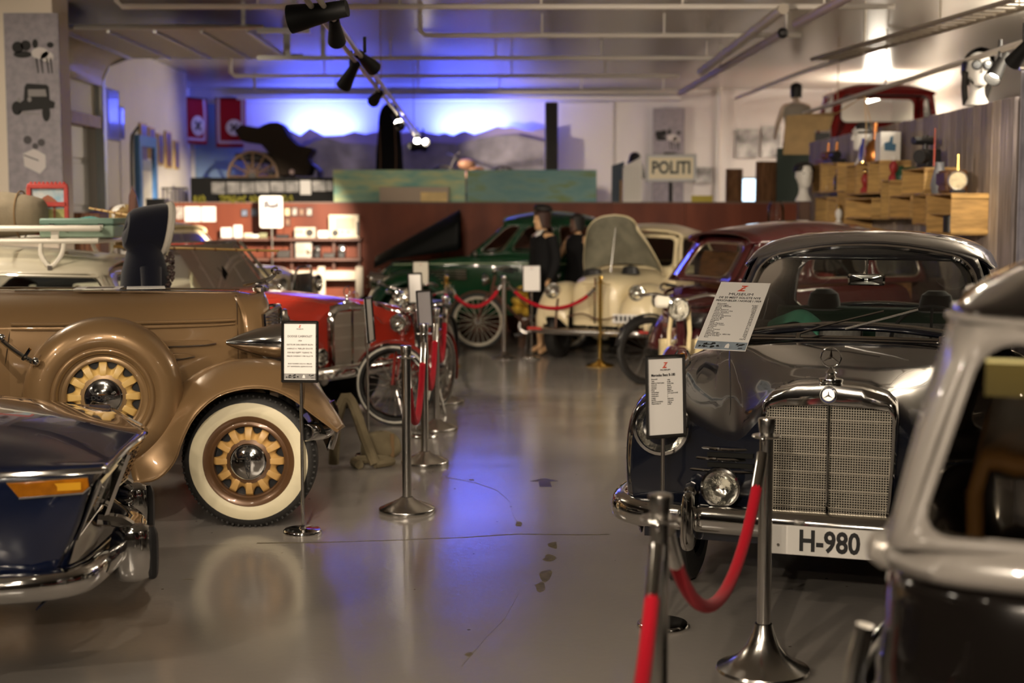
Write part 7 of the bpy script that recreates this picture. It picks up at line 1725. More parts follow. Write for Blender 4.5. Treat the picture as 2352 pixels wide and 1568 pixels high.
MB().cyl((-.0, 0, 0), (0, 0, .012), .04, n=12).build('foot', BRASS, o); RD = mat('rod_brass', (.40, .27, .12), .4, .5); MB().tube([(0, 0, 0), (.02, 0, .28), (.0, 0, .56)], .004, 6).build('rod', RD, o); MB().tube([(0, 0, .56), (.10, .1, .28)], .004, 6).build('rod', RD, o); MB().tube([(0, 0, .56), (-.2, .2, .42)], .004, 6).build('rod', RD, o)
lathe_thing('glass_lantern', 'clear glass lantern jar standing on a slim stand before the stage front', 'lantern', (at(1782, 500, 16.2).x, 16.2, at(1782, 512, 16.2).z), [(0, 0), (.07, 0), (.075, .02), (.072, .15), (.05, .18), (.05, .195)], LENS)
p = at(1782, 512, 16.2); tag(box('lantern_stand', (p.x, 16.2, p.z / 2 - .002), (.12, .12, p.z - .004), mat('stand_brown'), bev=.01), 'slim brown stand under the glass lantern', 'stand')
for ob in set(bpy.data.objects) - _first:
    if ob.parent is None and ob.type == 'EMPTY': ob.scale = (1.27, 1.27, 1.27)

# ================================================================== STAGE RIGHT
# person seen from behind on the stage
a = at(1828, 300, 20.9)
o = thing('mannequin', 'mannequin with bobbed black hair and grey vest on the stage, back turned', 'mannequin', (a.x, 20.9, 1.812), math.radians(95), 'mannequins')
skin_body(o, [(0, 0, .92), (0, 0, 1.10), (0, 0, 1.34), (0, 0, 1.44), (.01, 0, 1.52), (0, -.10, .90), (0, -.10, .48), (0, -.10, .09), (.11, -.11, .03), (0, .10, .90), (0, .10, .48), (0, .10, .09), (.11, .11, .03), (0, -.18, 1.38), (.02, -.27, 1.12), (.12, -.28, .92), (0, .18, 1.38), (.02, .27, 1.12), (.12, .28, .92)],
          [(0, 1), (1, 2), (2, 3), (3, 4), (0, 5), (5, 6), (6, 7), (7, 8), (0, 9), (9, 10), (10, 11), (11, 12), (2, 13), (13, 14), (14, 15), (2, 16), (16, 17), (17, 18)],
          [.13, .12, .13, .05, .045, .09, .055, .038, .03, .09, .055, .038, .03, .05, .04, .03, .05, .04, .03], mat('skin_pale', (.55, .44, .34), .5))
rows = []
for z, rx, ry in ((.80, .15, .18), (.95, .145, .18), (1.10, .125, .16), (1.25, .135, .185), (1.37, .11, .20), (1.43, .06, .09)): rows.append([(rx * math.cos(math.radians(t)), ry * math.sin(math.radians(t)), z) for t in range(0, 360, 30)])
MB().patch(rows, 2, 2, closed=True).build('vest', mat('vest_grey', (.30, .27, .23), .8), o); head(o, (.02, 0, 1.60), mat('skin_pale'), .225, 0, HAIRB, 'bob')
rows = []
for z, rx, ry in ((.05, .13, .17), (.5, .14, .18), (.86, .15, .19)): rows.append([(rx * math.cos(math.radians(t)), ry * math.sin(math.radians(t)), z) for t in range(0, 360, 30)])
MB().patch(rows, 2, 2, closed=True).build('skirt', mat('skirt_green', (.01, .03, .02), .8), o)
TAN = mat('tan_board', (.46, .30, .12), .55, noise=.2, nscale=6)
P4 = [at(1799, 355, 20.2), at(1870, 355, 20.2), at(1872, 300, 20.2), at(1905, 300, 20.2), at(1918, 258, 20.2), at(1806, 265, 20.2)]
o = thing('tan_signboard', 'tan plywood signboard over a dark green base on the stage', 'signboard', (0, 20.2, 0))
MB().prism([(p.x, p.z) for p in P4], (0, 0, 0), (1, 0, 0), (0, 0, 1), -.03).build('upper_board', TAN, o, ang=0)
a = at(1785, 340, 20.22); b = at(1868, 462, 20.22); box('green_base', ((a.x + b.x) / 2, .04, (a.z + 1.812) / 2), (b.x - a.x, .04, a.z - 1.812), mat('board_green', (.008, .022, .014), .6), o)
a = at(1836, 305, 20.3); b = at(1905, 350, 20.3); box('dark_recess', ((a.x + b.x) / 2, .08, (a.z + b.z) / 2), (b.x - a.x, .03, a.z - b.z), BLACK, o)
for i, (x0, x1, ya, lab) in enumerate(((1668, 1706, 388, 'upright split log on the stage edge'), (1737, 1787, 371, 'thick upright split log beside the glowing screen'))):
    a = at(x0, ya, 20.3); b = at(x1, ya, 20.3); r = (b.x - a.x) / 2
    o = thing('split_log', lab, 'log', ((a.x + b.x) / 2, 20.3, 1.812), 0, 'split logs on the stage')
    MB().patch([[(r * (1 + .06 * math.sin(5 * math.radians(t) + z)) * math.cos(math.radians(t)), r * .8 * math.sin(math.radians(t)), z) for t in range(0, 360, 24)] for z in (0, (a.z - 1.812) / 2, a.z - 1.812)], 2, 1, closed=True, cap0=True, cap1=True).build('bark', mat('bark', (.17, .085, .04), .8, noise=.55, nscale=8, stretch=(4, 4, .6), bump=.6, bscale=25), o, ang=60)
a = at(1706, 409, 20.6); b = at(1737, 466, 20.6)
o = thing('lit_screen', 'glowing pale screen standing between the split logs', 'screen', ((a.x + b.x) / 2, 20.6, 1.812)); box('screen_case', (0, .03, (a.z - 1.812) / 2), (b.x - a.x + .06, .05, a.z - 1.812 + .02), BLACK, o)
box('screen_face', (0, .0, (a.z - 1.812) / 2), (b.x - a.x + .03, .01, a.z - 1.812 - .02), mat('screen_glow', (.62, .82, 1.0), .4, emit=1.6), o)
# police sign
a = at(1484, 354, 20.4); b = at(1599, 418, 20.4); cx, cz = (a.x + b.x) / 2, (a.z + b.z) / 2; W_, H_ = b.x - a.x, a.z - b.z
o = thing('police_sign', 'cream illuminated sign box lettered POLITI on a bracket', 'sign', (cx, 20.4, 1.812), math.radians(-4)); zc = cz - 1.812
box('sign_box', (0, .05, zc), (W_, .12, H_), mat('sign_frame', (.50, .50, .50), .4), o, bev=.01); box('sign_face', (0, -.012, zc), (W_ - .09, .01, H_ - .09), mat('sign_cream', (.70, .60, .40), .45, emit=.05), o)
text('POLITI', H_ * .62, (.0, -.02, zc), (1, 0, 0), (0, 0, 1), mat('sign_black', (.02, .025, .025), .5), o, name='sign_lettering', sx=.78, bold=.008)
MB().tube([(0, .08, 0), (0, .08, zc)], .03, 8).build('sign_post', BLACK, o)
# banner, posters
def poster(name, x0, x1, ya, yb, d, m, label, cat='poster', grp=None, th=.02):
    a = at(x0, ya, d); b = at(x1, yb, d); o = thing(name, label, cat, ((a.x + b.x) / 2, d, (a.z + b.z) / 2), 0, grp)
    box('print_sheet', (0, 0, 0), (b.x - a.x, th, a.z - b.z), m, o); return o, b.x - a.x, a.z - b.z
BAN = mat('banner_grey', (.27, .25, .28), .6, noise=.25, nscale=14)
def horse_print(o, c, ux, uy, k):
    "old print: horse drawn carriage"
    c = Vector(c); q = MB(); g = MB(); n = Vector(ux).cross(Vector(uy))
    E = lambda mb, x, y, rx, ry: mb.prism([(x + rx * math.cos(math.radians(t)), y + ry * math.sin(math.radians(t))) for t in range(0, 360, 30)], c, [k * v for v in ux], [k * v for v in uy], .002)
    for x, y, rx, ry in ((-.28, .10, .10, .10), (-.14, .13, .09, .09), (-.20, -.02, .16, .06), (.02, .16, .05, .08), (.28, .14, .06, .05)): E(q, x, y, rx, ry)
    for x, y, rx, ry in ((.10, .0, .15, .10), (.22, -.06, .11, .09)): E(g, x, y, rx, ry)
    for x in (.02, .10, .2, .26): q.prism([(x, -.08), (x + .03, -.08), (x + .05, -.34), (x + .03, -.34)], c, [k * v for v in ux], [k * v for v in uy], .002)
    q.build('print_dark', INK, o, ang=0)['kind'] = 'stuff'; g.build('print_light', mat('print_pale', (.50, .47, .46), .6), o, ang=0)
def car_print(o, c, ux, uy, k):
    c = Vector(c); q = MB(); g = MB(); A = [k * v for v in ux]; B_ = [k * v for v in uy]
    q.prism([(-.18, .02), (-.16, .24), (-.12, .30), (.22, .28), (.26, .24), (.27, .02), (.36, -.02), (.34, -.12), (-.30, -.18), (-.34, -.10)], c, A, B_, .002)
    E = lambda mb, x, y, rx, ry: mb.prism([(x + rx * math.cos(math.radians(t)), y + ry * math.sin(math.radians(t))) for t in range(0, 360, 30)], c, A, B_, .003)
    E(q, -.30, -.12, .09, .12); E(q, .20, -.20, .07, .15)
    for x, y in ((-.26, .02), (-.08, .03)): E(g, x, y, .035, .045)
    g.prism([(-.10, .08), (-.10, .20), (.20, .20), (.22, .08)], c, A, B_, .003); g.prism([(-.28, -.2), (.1, -.24), (.1, -.22), (-.28, -.17)], c, A, B_, .003)
    q.build('print_dark', INK, o, ang=0)['kind'] = 'stuff'; g.build('print_light', mat('print_mid', (.20, .19, .19), .6), o, ang=0)
def stove_print(o, c, ux, uy, k):
    c = Vector(c); q = MB(); g = MB(); A = [k * v for v in ux]; B_ = [k * v for v in uy]
    g.prism([(-.18, -.02), (.0, .06), (.18, -.04), (.18, -.24), (.08, -.34), (-.16, -.22)], c, A, B_, .002); q.prism([(-.17, -.03), (.07, -.12), (.07, -.14), (-.17, -.05)], c, A, B_, .003)
    for x, y, r in ((-.10, .20, .07), (.12, .16, .06), (.02, .10, .05)): q.prism([(x + r * math.cos(math.radians(t)), y + r * math.sin(math.radians(t))) for t in range(0, 360, 40)], c, A, B_, .003)
    q.build('print_dark', mat('print_ink2', (.08, .075, .08), .7), o, ang=0); g.build('print_light', mat('print_pale'), o, ang=0)
o, w_, h_ = poster('grey_banner', 1500, 1570, 248, 480, 24.9, BAN, 'tall grey banner with an old horse carriage print behind the police sign', 'banner'); horse_print(o, (0, -.012, .36), (1, 0, 0), (0, 0, 1), .62); car_print(o, (0, -.012, -.05), (1, 0, 0), (0, 0, 1), .55)
o, w_, h_ = poster('pillar_poster', 8, 147, 30, 500, 13.88, BAN, 'tall grey poster with three old prints on the cream pillar', 'poster')
for f, y in ((horse_print, 122), (car_print, 232), (stove_print, 350)):
    p = at(78, y, 13.86); f(o, (p.x - o.location.x, -.014, p.z - o.location.z), (1, 0, 0), (0, 0, 1), .56 if f is not stove_print else .6)
PHB = mat('photo_bw', (.55, .55, .54), .5, col2=(.03, .03, .03), nscale=3.5)
for x0, x1, ya, yb, lab in ((1692, 1742, 296, 362, 'black and white ship photograph on the back wall beside the white pipe'), (1750, 1792, 290, 362, 'black and white crowd photograph on the back wall beside the ship one'), (1598, 1636, 384, 420, 'small grey photograph on the back wall right below the police sign')): poster('wall_photograph', x0, x1, ya, yb, 24.95, PHB, lab.replace(' right', ''), 'photograph', 'photographs on the back wall')
poster('yellow_card', 1588, 1637, 449, 467, 20.15, mat('card_olive', (.42, .34, .02), .5), 'yellow card standing on the stage edge below the police sign', 'card')
o = thing('wall_pipe', 'white vertical pipe on the back wall beside the ship photograph', 'pipe'); a = at(1655, 220, 24.9); MB().tube([(a.x, 24.9, 1.81), (a.x, 24.9, ZC)], .03, 8).build('pipe_run', PIPEM, o)
# white cabinet and blue slanted board
a = at(1432, 360, 20.5); b = at(1474, 466, 20.5)
o = thing('white_cabinet', 'tall white louvred cabinet with a slanted top on the stage', 'cabinet', ((a.x + b.x) / 2, 20.6, 1.812)); hh = a.z - 1.812; ww = b.x - a.x
MB().prism([(-ww / 2, 0), (ww / 2, 0), (ww / 2, hh), (-ww / 2, hh - .14)], (0, -.1, 0), (1, 0, 0), (0, 0, 1), -.3).build('cabinet_body', WHITE, o, ang=0)
for k in range(5): box('louvre', (-.09 + .045 * k, -.105, hh * .42), (.008, .01, hh * .75), mat('louvre_grey', (.45, .43, .40), .5), o)
a = at(1406, 380, 20.7); b = at(1434, 466, 20.7)
o = thing('navy_screen', 'dark blue slanted folding screen beside the white cabinet', 'screen', ((a.x + b.x) / 2, 20.75, 1.812)); hh = a.z - 1.812
MB().prism([(-.09, 0), (.09, 0), (.09, hh + .06), (-.09, hh)], (0, 0, 0), (1, 0, 0), (0, 0, 1), -.04).build('screen_leaf', mat('screen_navy', (.03, .05, .08), .6), o, ang=0); box('screen_post', (.05, -.03, hh * .3), (.05, .04, hh * .6), mat('post_ochre', (.30, .16, .05), .5), o)
a = at(1462, 352, 20.95); o = thing('dark_wig', 'long black wig on a stand behind the white cabinet', 'wig', (a.x, 21.2, 1.812)); zt = a.z - 1.812 - .02
MB().lathe([(0, 0), (.12, 0), (.12, .02), (.02, .03), (.02, zt - .2)], (0, 0, 0), (0, 0, 1), 14).build('stand', BLACK, o); MB().patch([[(r * math.cos(math.radians(t)), r * math.sin(math.radians(t)), zt + z) for t in range(0, 360, 30)] for z, r in ((-.34, .17), (-.2, .14), (-.08, .10), (.02, .07), (.05, .01))], 2, 2, closed=True).build('hair', HAIRB, o)
# painted tree mural on the back wall
def mural(nm, base, leaf, sc, lo):
    m = mat(nm, base, .7); nt = m.node_tree; b = nt.nodes['Principled BSDF']; tc = nt.nodes.new('ShaderNodeTexCoord')
    n = nt.nodes.new('ShaderNodeTexNoise'); n.inputs['Scale'].default_value = sc; n.inputs['Detail'].default_value = 7; n.inputs['Roughness'].default_value = .7
    g = nt.nodes.new('ShaderNodeTexNoise'); g.inputs['Scale'].default_value = 1.3
    ad = nt.nodes.new('ShaderNodeMath'); ad.operation = 'ADD'; r = nt.nodes.new('ShaderNodeValToRGB'); r.color_ramp.elements[0].position = lo; r.color_ramp.elements[1].position = lo + .14
    r.color_ramp.elements[0].color = (*base, 1); r.color_ramp.elements[1].color = (*leaf, 1)
    for q in (n, g): nt.links.new(tc.outputs['Object'], q.inputs[0])
    nt.links.new(n.outputs['Fac'], ad.inputs[0]); nt.links.new(g.outputs['Fac'], ad.inputs[1]); nt.links.new(ad.outputs[0], r.inputs[0]); nt.links.new(r.outputs[0], b.inputs['Base Color']); return m
poster('tree_mural', 1284, 1408, 236, 468, 24.97, mural('mural_tree', (.60, .575, .545), (.13, .17, .10), 5, 1.0), 'pale wall panel painted with loose green birch foliage', 'mural')
poster('forest_mural', 446, 566, 238, 466, 24.97, mural('mural_forest', (.20, .30, .42), (.10, .15, .08), 3, 1.04), 'blue and green painted forest panel behind the red flag', 'mural')

# ================================================================== STAGE LEFT AND CENTRE
# red flags with pale border and disc
def flag(label, x0, x1, ya, yb, d, yaw=0):
    a = at(x0, ya, d); b = at(x1, yb, d); w_, h_ = b.x - a.x, a.z - b.z
    if yaw: w_ = .62
    o = thing('red_flag', label, 'flag', ((a.x + b.x) / 2, d, a.z), yaw, 'red flags on the stage walls')
    def pt(x, z): return (x, -.02 + .018 * math.sin(x * 9 + 1) + .012 * math.sin(z * 5), z)
    cl = lambda X, Z, mb: mb.grid([[pt(x, z) for x in X] for z in Z])
    X = [-w_ / 2 + w_ * k / 12 for k in range(13)]; Z = [-h_ * k / 12 for k in range(13)]
    cl(X, Z, MB()).build('cloth', mat('flag_red', (.30, .010, .016), .8), o, solid=.004)
    bd = mat('flag_border', (.50, .40, .46), .8)
    for x in (-w_ * .40, w_ * .40): MB().grid([[Vector(pt(x + e, z)) - Vector((0, .006, 0)) for e in (-.025, 0, .025)] for z in Z[:-1]]).build('border_band', bd, o)
    MB().grid([[Vector(pt(x, -h_ * .90 + e)) - Vector((0, .006, 0)) for x in X[1:-1]] for e in (-.025, .025)]).build('border_band', bd, o)
    c = Vector((.06, -.045, -h_ * .60)); r = w_ * .27
    MB().prism([(r * math.cos(math.radians(t)), r * math.sin(math.radians(t))) for t in range(0, 360, 15)], c, (1, 0, 0), (0, 0, 1), .003).build('disc', mat('flag_disc', (.62, .58, .56), .8), o, ang=0)
    q = MB()
    for k in range(4):
        a_ = math.radians(45 + 90 * k); e = Vector((math.cos(a_), math.sin(a_))); f = Vector((-e.y, e.x)); s = r * .13
        q.prism([tuple(f * -s), tuple(e * r * .62 - f * s), tuple(e * r * .62 + f * s), tuple(f * s)], c + Vector((0, -.004, 0)), (1, 0, 0), (0, 0, 1), .002)
    q.build('disc_mark', INK, o, ang=0)
    MB().tube([(-w_ / 2 - .03, -.01, .01), (w_ / 2 + .03, -.01, .01)], .012, 6).build('flag_rod', BLACK, o)
    MB().tube([(0, -.01, .01), (0, .20 if yaw else .39, .01)], .012, 6).build('rod_bracket', BLACK, o)
flag('red flag with a pale disc hanging beside the cannon', 495, 566, 226, 338, 24.6)
flag('red flag with a pale disc hanging on the side wall by the corner', 425, 463, 226, 330, 24.2, math.radians(62))
# field gun under a tarpaulin
DK = mat('gun_dark', (.016, .013, .011), .6); TARP = mat('tarp_brown', (.03, .022, .016), .8, bump=.5, bscale=8); WB = mat('wheel_brown', (.10, .055, .025), .6)
def cart_wheel(o, c, r, m, n=12, w_=.05, ax=(0, 1, 0)):
    c = Vector(c); x, y, z = axes(ax)
    T = MB().lathe([(r, -w_ / 2), (r, w_ / 2), (r * .90, w_ / 2), (r * .90, -w_ / 2), (r, -w_ / 2)], c, ax, 32).build('wheel', m, o)
    for k in range(n):
        a = 2 * math.pi * k / n; e = x * math.cos(a) + y * math.sin(a); MB().tube([c + e * r * .12, c + e * r * .92], .016, 6).build('spoke', m, T)
    MB().cyl(c - z * .07, c + z * .07, r * .15, n=14).build('hub', DK, T)
a = at(592, 355, 22.6)
o = thing('field_gun', 'dark old field gun with spoked wheels and tarpaulin on the stage', 'cannon', (a.x, 22.6, 1.812)); r = .40
cart_wheel(o, (0, -.45, r), r, WB); cart_wheel(o, (.12, .45, r), r, WB)
MB().cyl((0, -.5, r), (.1, .5, r), .04, n=10).build('axle', DK, o); MB().tube([(-.35, 0, .72), (.1, 0, .70), (.55, 0, .62)], lambda t: .06 + .05 * t, 14).build('barrel', DK, o)
T_ = [at(x, y, 22.6) for x, y in ((545, 302), (560, 288), (600, 295), (612, 288), (626, 283), (645, 282), (656, 291), (668, 315), (690, 335), (722, 341), (724, 348), (712, 364), (720, 386), (714, 404), (645, 404), (632, 362), (605, 332), (562, 326))]
MB().prism([(p.x - a.x, p.z - 1.812) for p in T_], (0, .28, 0), (1, 0, 0), (0, 0, 1), .56).build('tarpaulin', TARP, o, bev=.04)
for s in (-1, 1): MB().tube([(.2, s * .15, .45), (.8, s * .12, .2), (1.35, s * .1, .05)], .05, 8).build('trail_leg', DK, o)
MB().patch([[(.95, y, .10), (.98, y, .5), (.8, y, .62)] for y in (-.3, 0, .3)], 2, 2).build('gun_shield', DK, o, solid=.02); MB().ball((.60, -.44, .47), .045, 8).build('brass_fitting', mat('fitting_pale', (.4, .3, .28), .4), o)
# cloaked figure, column, cords
a = at(895, 388, 22.2)
o = thing('black_cloak', 'tall black cloak on a stand in the middle of the stage', 'cloak', (a.x, 22.2, 1.812)); hz = at(895, 238, 22.2).z - 1.812
rows = []
for t_, rx in ((0, .26), (.15, .25), (.35, .21), (.5, .20), (.62, .185), (.75, .17), (.88, .155), (.96, .11), (1, .05)): rows.append([(rx * (1 + .05 * math.sin(4 * math.radians(t))) * math.cos(math.radians(t)), rx * .8 * math.sin(math.radians(t)), hz * t_) for t in range(0, 360, 24)])
MB().patch(rows, 2, 2, closed=True, cap1=True).build('drape', mat('cloak_black', (.006, .006, .007), .9), o)
for x in (.10, -.14): MB().tube([(x, -.22, hz * .78), (x + .02, -.25, hz * .4), (x - .02, -.26, .02)], .010, 6, sm=3).build('cord', mat('cord_tan', (.12, .07, .045), .7), o)
a = at(1252, 235, 22.4); b = at(1281, 390, 22.4)
tag(box('stage_column', ((a.x + b.x) / 2, 22.4, (a.z + 1.812) / 2), (b.x - a.x, .2, a.z - 1.812), mat('column_black', (.010, .007, .006), .6), bev=.02), 'black square column at the end of the mountain scenery', 'column')
a = at(1025, 388, 23.0)
o = thing('old_motorcycle', 'old motorcycle with spoked wheel and brown saddle before the mountains', 'motorcycle', (a.x, 23.0, 1.812), math.radians(25))
cart_wheel(o, (-.05, 0, .30), .30, DK, 16, .06); cart_wheel(o, (1.0, 0, .30), .30, DK, 16, .06)
LB = mat('saddle_brown', (.16, .08, .045), .5)
MB().patch([[(x, y, z - .5 * y * y) for y in (-.14, -.07, 0, .07, .14)] for x, z in ((.30, .40), (.38, .52), (.55, .56), (.68, .44))], 3, 2).build('saddle', LB, o, solid=.05)
MB().ball((.36, 0, .62), (.16, .10, .09), 12).build('fuel_tank', LB, o); MB().tube([(-.05, 0, .30), (.15, 0, .72), (.5, 0, .5), (1.0, 0, .30)], .02, 8).build('frame_tube', DK, o); MB().tube([(.12, -.28, .80), (.15, 0, .74), (.12, .28, .80)], .014, 6).build('handlebar', DK, o); box('engine', (.48, 0, .26), (.28, .2, .26), DK, o, bev=.02)
# left wall: framed pictures
def wpic(label, x0, x1, ya, yb, m, fm, name='framed_picture', grp='pictures on the side wall'):
    ya_, yb_ = -5.0 * FPX / (x0 - 1176), -5.0 * FPX / (x1 - 1176); a = at(x0, ya, ya_); b = at(x0, yb, ya_)
    o = thing(name, label, 'picture', (-4.985, (ya_ + yb_) / 2, (a.z + b.z) / 2), 0, grp); L_, h = yb_ - ya_, a.z - b.z
    box('picture_frame', (0, 0, 0), (.025, L_, h), fm, o, bev=.004); box('picture_print', (.014, 0, 0), (.006, L_ * .72, h * .88), m, o)
DKP = mat('picture_dark', (.05, .03, .05), .3, coat=.6, noise=.5, nscale=6); OCH = mat('frame_ochre', (.45, .30, .10), .5)
wpic('tall dark framed picture above the blue door frame', 249, 279, 200, 320, DKP, mat('frame_brown', (.04, .025, .02), .4)); wpic('smaller dark framed picture beside the tall one', 279, 290, 244, 318, DKP, mat('frame_brown'))
SUN = [mat('sunset_a', (.16, .10, .18), .4, col2=(.03, .05, .16), nscale=2), mat('sunset_b', (.20, .09, .09), .4, col2=(.05, .04, .10), nscale=2)]
for i, (x0, x1, ya, yb, lab) in enumerate(((326, 342, 281, 372, 'tallest narrow sunset panel on the side wall'), (346, 360, 291, 376, 'narrow sunset panel second from the tallest'), (365, 378, 305, 379, 'short narrow sunset panel in the middle of five'), (383, 397, 300, 386, 'narrow sunset panel beside the last one'), (403, 414, 322, 388, 'shortest narrow sunset panel, last of five'))): wpic(lab, x0, x1, ya, yb, SUN[i % 2], OCH, 'sunset_panel', 'five narrow sunset panels')
o = thing('bent_pole', 'dark curved pole rising along the side wall beside the blue door', 'pole'); q0 = at(304, 462, 18.4); q1 = at(302, 330, 18.4); q2 = at(318, 292, 18.6)
MB().tube([(q0.x, 18.4, 0), (q0.x, 18.4, q0.z), q1, at(306, 308, 18.5), q2], .022, 8, sm=2).build('pole_tube', mat('pole_dark', (.05, .045, .045), .5), o)
o = thing('stage_railing', 'dark iron railing at the end of the stage by the side wall', 'railing', (0, 0, 0))
a = at(356, 432, 20.4); b = at(430, 432, 20.4); MB().tube([a, b], .014, 6).build('top_rail', DK, o)
for k in range(9): p = Vector(a).lerp(b, k / 8); MB().tube([p, (p.x, p.y, 1.81)], .009, 5).build('baluster', DK, o)
a = at(340, 456, 18.2); b = at(385, 470, 18.2); o = thing('black_speaker', 'black loudspeaker box on a stand before the railing', 'speaker', ((a.x + b.x) / 2, 18.2, 0)); box('speaker_box', (0, 0, a.z - .12), (b.x - a.x, .25, .24), BLACK, o, bev=.01); MB().cyl((0, 0, 0), (0, 0, a.z - .2), .03, n=10).build('stand_pole', BLACK, o); MB().cyl((0, 0, 0), (0, 0, .02), .2, n=20).build('stand_foot', BLACK, o)
# ================================================================== LIT DISPLAY at the stage front
def card(label, x0, x1, ya, yb, m=PAPER, d=19.955, cat='card', name='display_card', grp='cards on the lit panelling', fr=None):
    a = at(x0, ya, d); b = at(x1, yb, d); o = thing(name, label, cat, ((a.x + b.x) / 2, d, (a.z + b.z) / 2), 0, grp); box('sheet', (0, 0, 0), (b.x - a.x, .02, a.z - b.z), m, o, bev=.003)
    if fr: box('inset_print', (0, -.012, 0), ((b.x - a.x) * .7, .004, (a.z - b.z) * .7), fr, o)
    return o
MIX = mat('print_mixed', (.5, .45, .4), .5, noise=.6, nscale=20); BLUP = mat('print_bluish', (.16, .20, .30), .5, noise=.5, nscale=20)
card('pale blue poster card on the lit panelling beside the hooded mannequin', 390, 403, 476, 502, fr=BLUP); card('brown tinted card with small photographs on the lit panelling', 405, 421, 474, 503, MIX)
card('square white card on the lit panelling, first of a pair', 424, 461, 474, 509); card('square white card on the lit panelling, second of a pair', 463, 496, 474, 509)
for x0, x1, ya, yb, lab, m in ((553, 570, 480, 498, 'small dark framed photo on the lit panelling, blue one', BLUP), (576, 591, 477, 498, 'small blue and white framed photo beside the tall sign', BLUP), (652, 668, 475, 498, 'small cream photo on the other side of the tall sign', mat('print_cream', (.62, .5, .3), .5)), (670, 684, 475, 497, 'small grey framed photo, second beside the tall sign', MIX), (687, 699, 478, 496, 'small brown framed photo, third beside the tall sign', mat('print_brown', (.22, .12, .07), .5)), (703, 718, 476, 497, 'small pinkish photo, last beside the tall sign', MIX), (655, 667, 501, 519, 'small brown photo under the cream one', mat('print_brown'))): card(lab, x0, x1, ya, yb, mat('frame_brown'), cat='photo', name='framed_photo', grp='small photos on the lit panelling', fr=m)
a = at(596, 450, 19.4); b = at(650, 523, 19.4); o = thing('tall_sign', 'large white placard with a grey drawing standing before the lit panelling', 'placard', ((a.x + b.x) / 2, 19.4, 0))
MB().prism(rrect(b.x - a.x, a.z - b.z, .03, 3, 0, (a.z + b.z) / 2), (0, 0, 0), (1, 0, 0), (0, 0, 1), .012).build('placard_sheet', PAPER, o, ang=0)
MB().prism([(-.10, .08), (-.04, .10), (-.02, .04), (.06, .05), (.10, .10), (.11, .0), (.02, -.02), (-.06, .0), (-.10, -.02)], (0, -.013, (a.z + b.z) / 2 + .06), (1, 0, 0), (0, 0, 1), .002).build('grey_drawing', INKGREY, o, ang=0); MB().cyl((0, .02, 0), (0, .02, b.z + .02), .012, n=8).build('pole', STEEL, o); MB().cyl((0, .02, 0), (0, .02, .02), .12, n=20).build('base', STEEL, o)
zs1 = at(600, 546, 19.7).z - .002; zs2 = at(600, 592, 19.7).z - .002
def on_shelf(name, label, cat, x0, x1, ya, yb, z, m, dp=.16, grp='old radios and gear on the shelves', bev=.01):
    a = at(x0, ya, 19.62); b = at(x1, yb, 19.62); h = a.z - b.z; o = thing(name, label, cat, ((a.x + b.x) / 2, 19.74, z), 0, grp); box('case', (0, 0, h / 2), (b.x - a.x, dp, h), m, o, bev=bev); return o, b.x - a.x, h
def knob(o, x, z, r, dp=.16, m=BLACK): MB().cyl((x, -dp / 2, z), (x, -dp / 2 - .025, z), r, n=14).build('knob', m, o)
CRR = mat('radio_cream', (.66, .58, .44), .4); 
o, w_, h_ = on_shelf('table_radio', 'large cream table radio with round dial on the upper shelf', 'radio', 754, 823, 490, 544, zs1, CRR); knob(o, -w_ * .28, h_ * .22, .045); [knob(o, x, h_ * .25, .014) for x in (-.02, .06)]; box('speaker_grille', (.02, -.083, h_ * .62), (w_ * .66, .008, h_ * .5), mat('grille_cloth', (.52, .45, .33), .8), o); box('side_panel', (w_ * .47, -.082, h_ * .4), (.03, .01, h_ * .6), BLACK, o)
o, w_, h_ = on_shelf('table_radio', 'small grey radio with a black dial on the upper shelf', 'radio', 675, 723, 519, 544, zs1, mat('radio_grey', (.52, .47, .38), .4)); knob(o, w_ * .24, h_ * .5, .05); [knob(o, x, h_ * .6, .012) for x in (-.1, -.05)]
on_shelf('paper_card', 'white folded card between the two radios on the upper shelf', 'card', 727, 752, 527, 544, zs1, PAPER, .02); on_shelf('paper_card', 'wide white card on the upper shelf beside the tall card', 'card', 503, 529, 523, 547, zs1, PAPER, .02); on_shelf('paper_card', 'tall white card on the upper shelf', 'card', 532, 553, 517, 547, zs1, PAPER, .02)
on_shelf('small_camera', 'small cream camera on the upper shelf', 'camera', 557, 576, 530, 542, zs1, CRR, .08); on_shelf('small_camera', 'small green-grey camera on the upper shelf below the tall placard', 'camera', 592, 611, 531, 543, zs1, mat('cam_green', (.22, .22, .12), .5), .08); on_shelf('long_case', 'long black instrument case on the upper shelf', 'case', 631, 661, 535, 543, zs1, BLACK, .1); on_shelf('name_tag', 'small white label lying on the upper shelf edge', 'label', 571, 604, 541, 549, zs1 + .001, PAPER, .02)
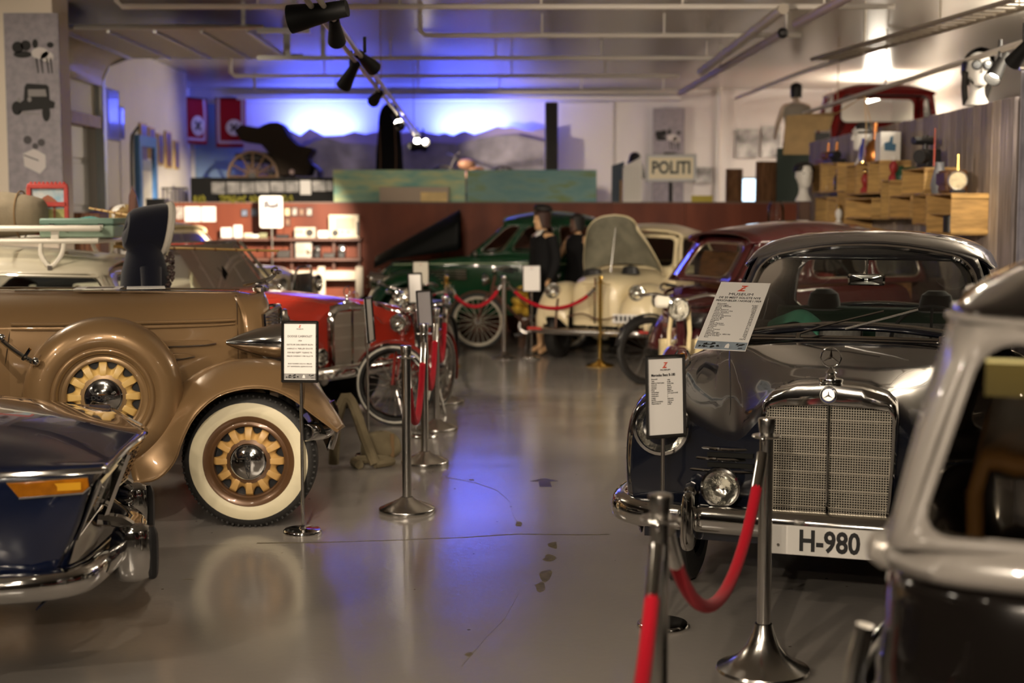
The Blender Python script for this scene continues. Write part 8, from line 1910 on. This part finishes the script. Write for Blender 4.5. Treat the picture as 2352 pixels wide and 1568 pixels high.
o, w_, h_ = on_shelf('metal_meter', 'square grey metal meter with a round glass on the lower shelf', 'meter', 676, 715, 554, 590, zs2, mat('meter_grey', (.42, .40, .36), .35, .6), .14); knob(o, -.03, h_ * .6, .06, .14, mat('dial_face')); knob(o, .07, h_ * .4, .03, .14, CHROME)
for x0, x1, ya, lab in ((720, 734, 562, 'black folding camera beside the metal meter'), (775, 791, 560, 'black box camera at the end of the lower shelf'), (522, 535, 566, 'dark camera on the lower shelf behind the bamboo rod')):
    o, w_, h_ = on_shelf('box_camera', lab, 'camera', x0, x1, ya, 590, zs2, BLACK, .12, 'black cameras on the lower shelf'); MB().lathe([(.03, 0), (.032, .02), (.022, .022)], (0, -.06, h_ * .6), (0, -1, 0), 14).build('lens_ring', CHROME, o)
for x0, x1, ya, lab in ((740, 768, 578, 'flat black radio part beside the folding camera'), (634, 664, 572, 'dark typewriter-like instrument at the end of the bamboo rod')): on_shelf('radio_part', lab, 'instrument', x0, x1, ya, 590, zs2, mat('instr_dark', (.03, .025, .022), .4), .14)
# small flowers along the black parapet foot
o = thing('flower_row', 'row of dim yellow-green flower clumps at the foot of the black parapet', 'flowers', (0, 0, 0)); o['kind'] = 'stuff'
fl = MB(); r3 = random.Random(4)
for k in range(140):
    x = r3.choice((460, 520, 535, 550, 590, 640, 660)) + r3.uniform(-14, 14); p = at(x, r3.uniform(450, 464), 19.96 + .05 * r3.random()); fl.ball((p.x, p.y - .02, p.z), .012 + .012 * r3.random(), 5)
q = fl.build('blossoms', mat('flowers_dim', (.14, .13, .02), .8, noise=.6, nscale=30), o); q['kind'] = 'stuff'

# ================================================================== text to meshes
bpy.context.view_layer.update(); dg = bpy.context.evaluated_depsgraph_get()
for ob in [q for q in bpy.data.objects if q.type == 'FONT']:
    me = bpy.data.meshes.new_from_object(ob.evaluated_get(dg)); ob2 = bpy.data.objects.new(ob.name, me); C.objects.link(ob2)
    ob2.parent = ob.parent; ob2.matrix_local = ob.matrix_local.copy(); nm = ob.name; bpy.data.objects.remove(ob); ob2.name = nm
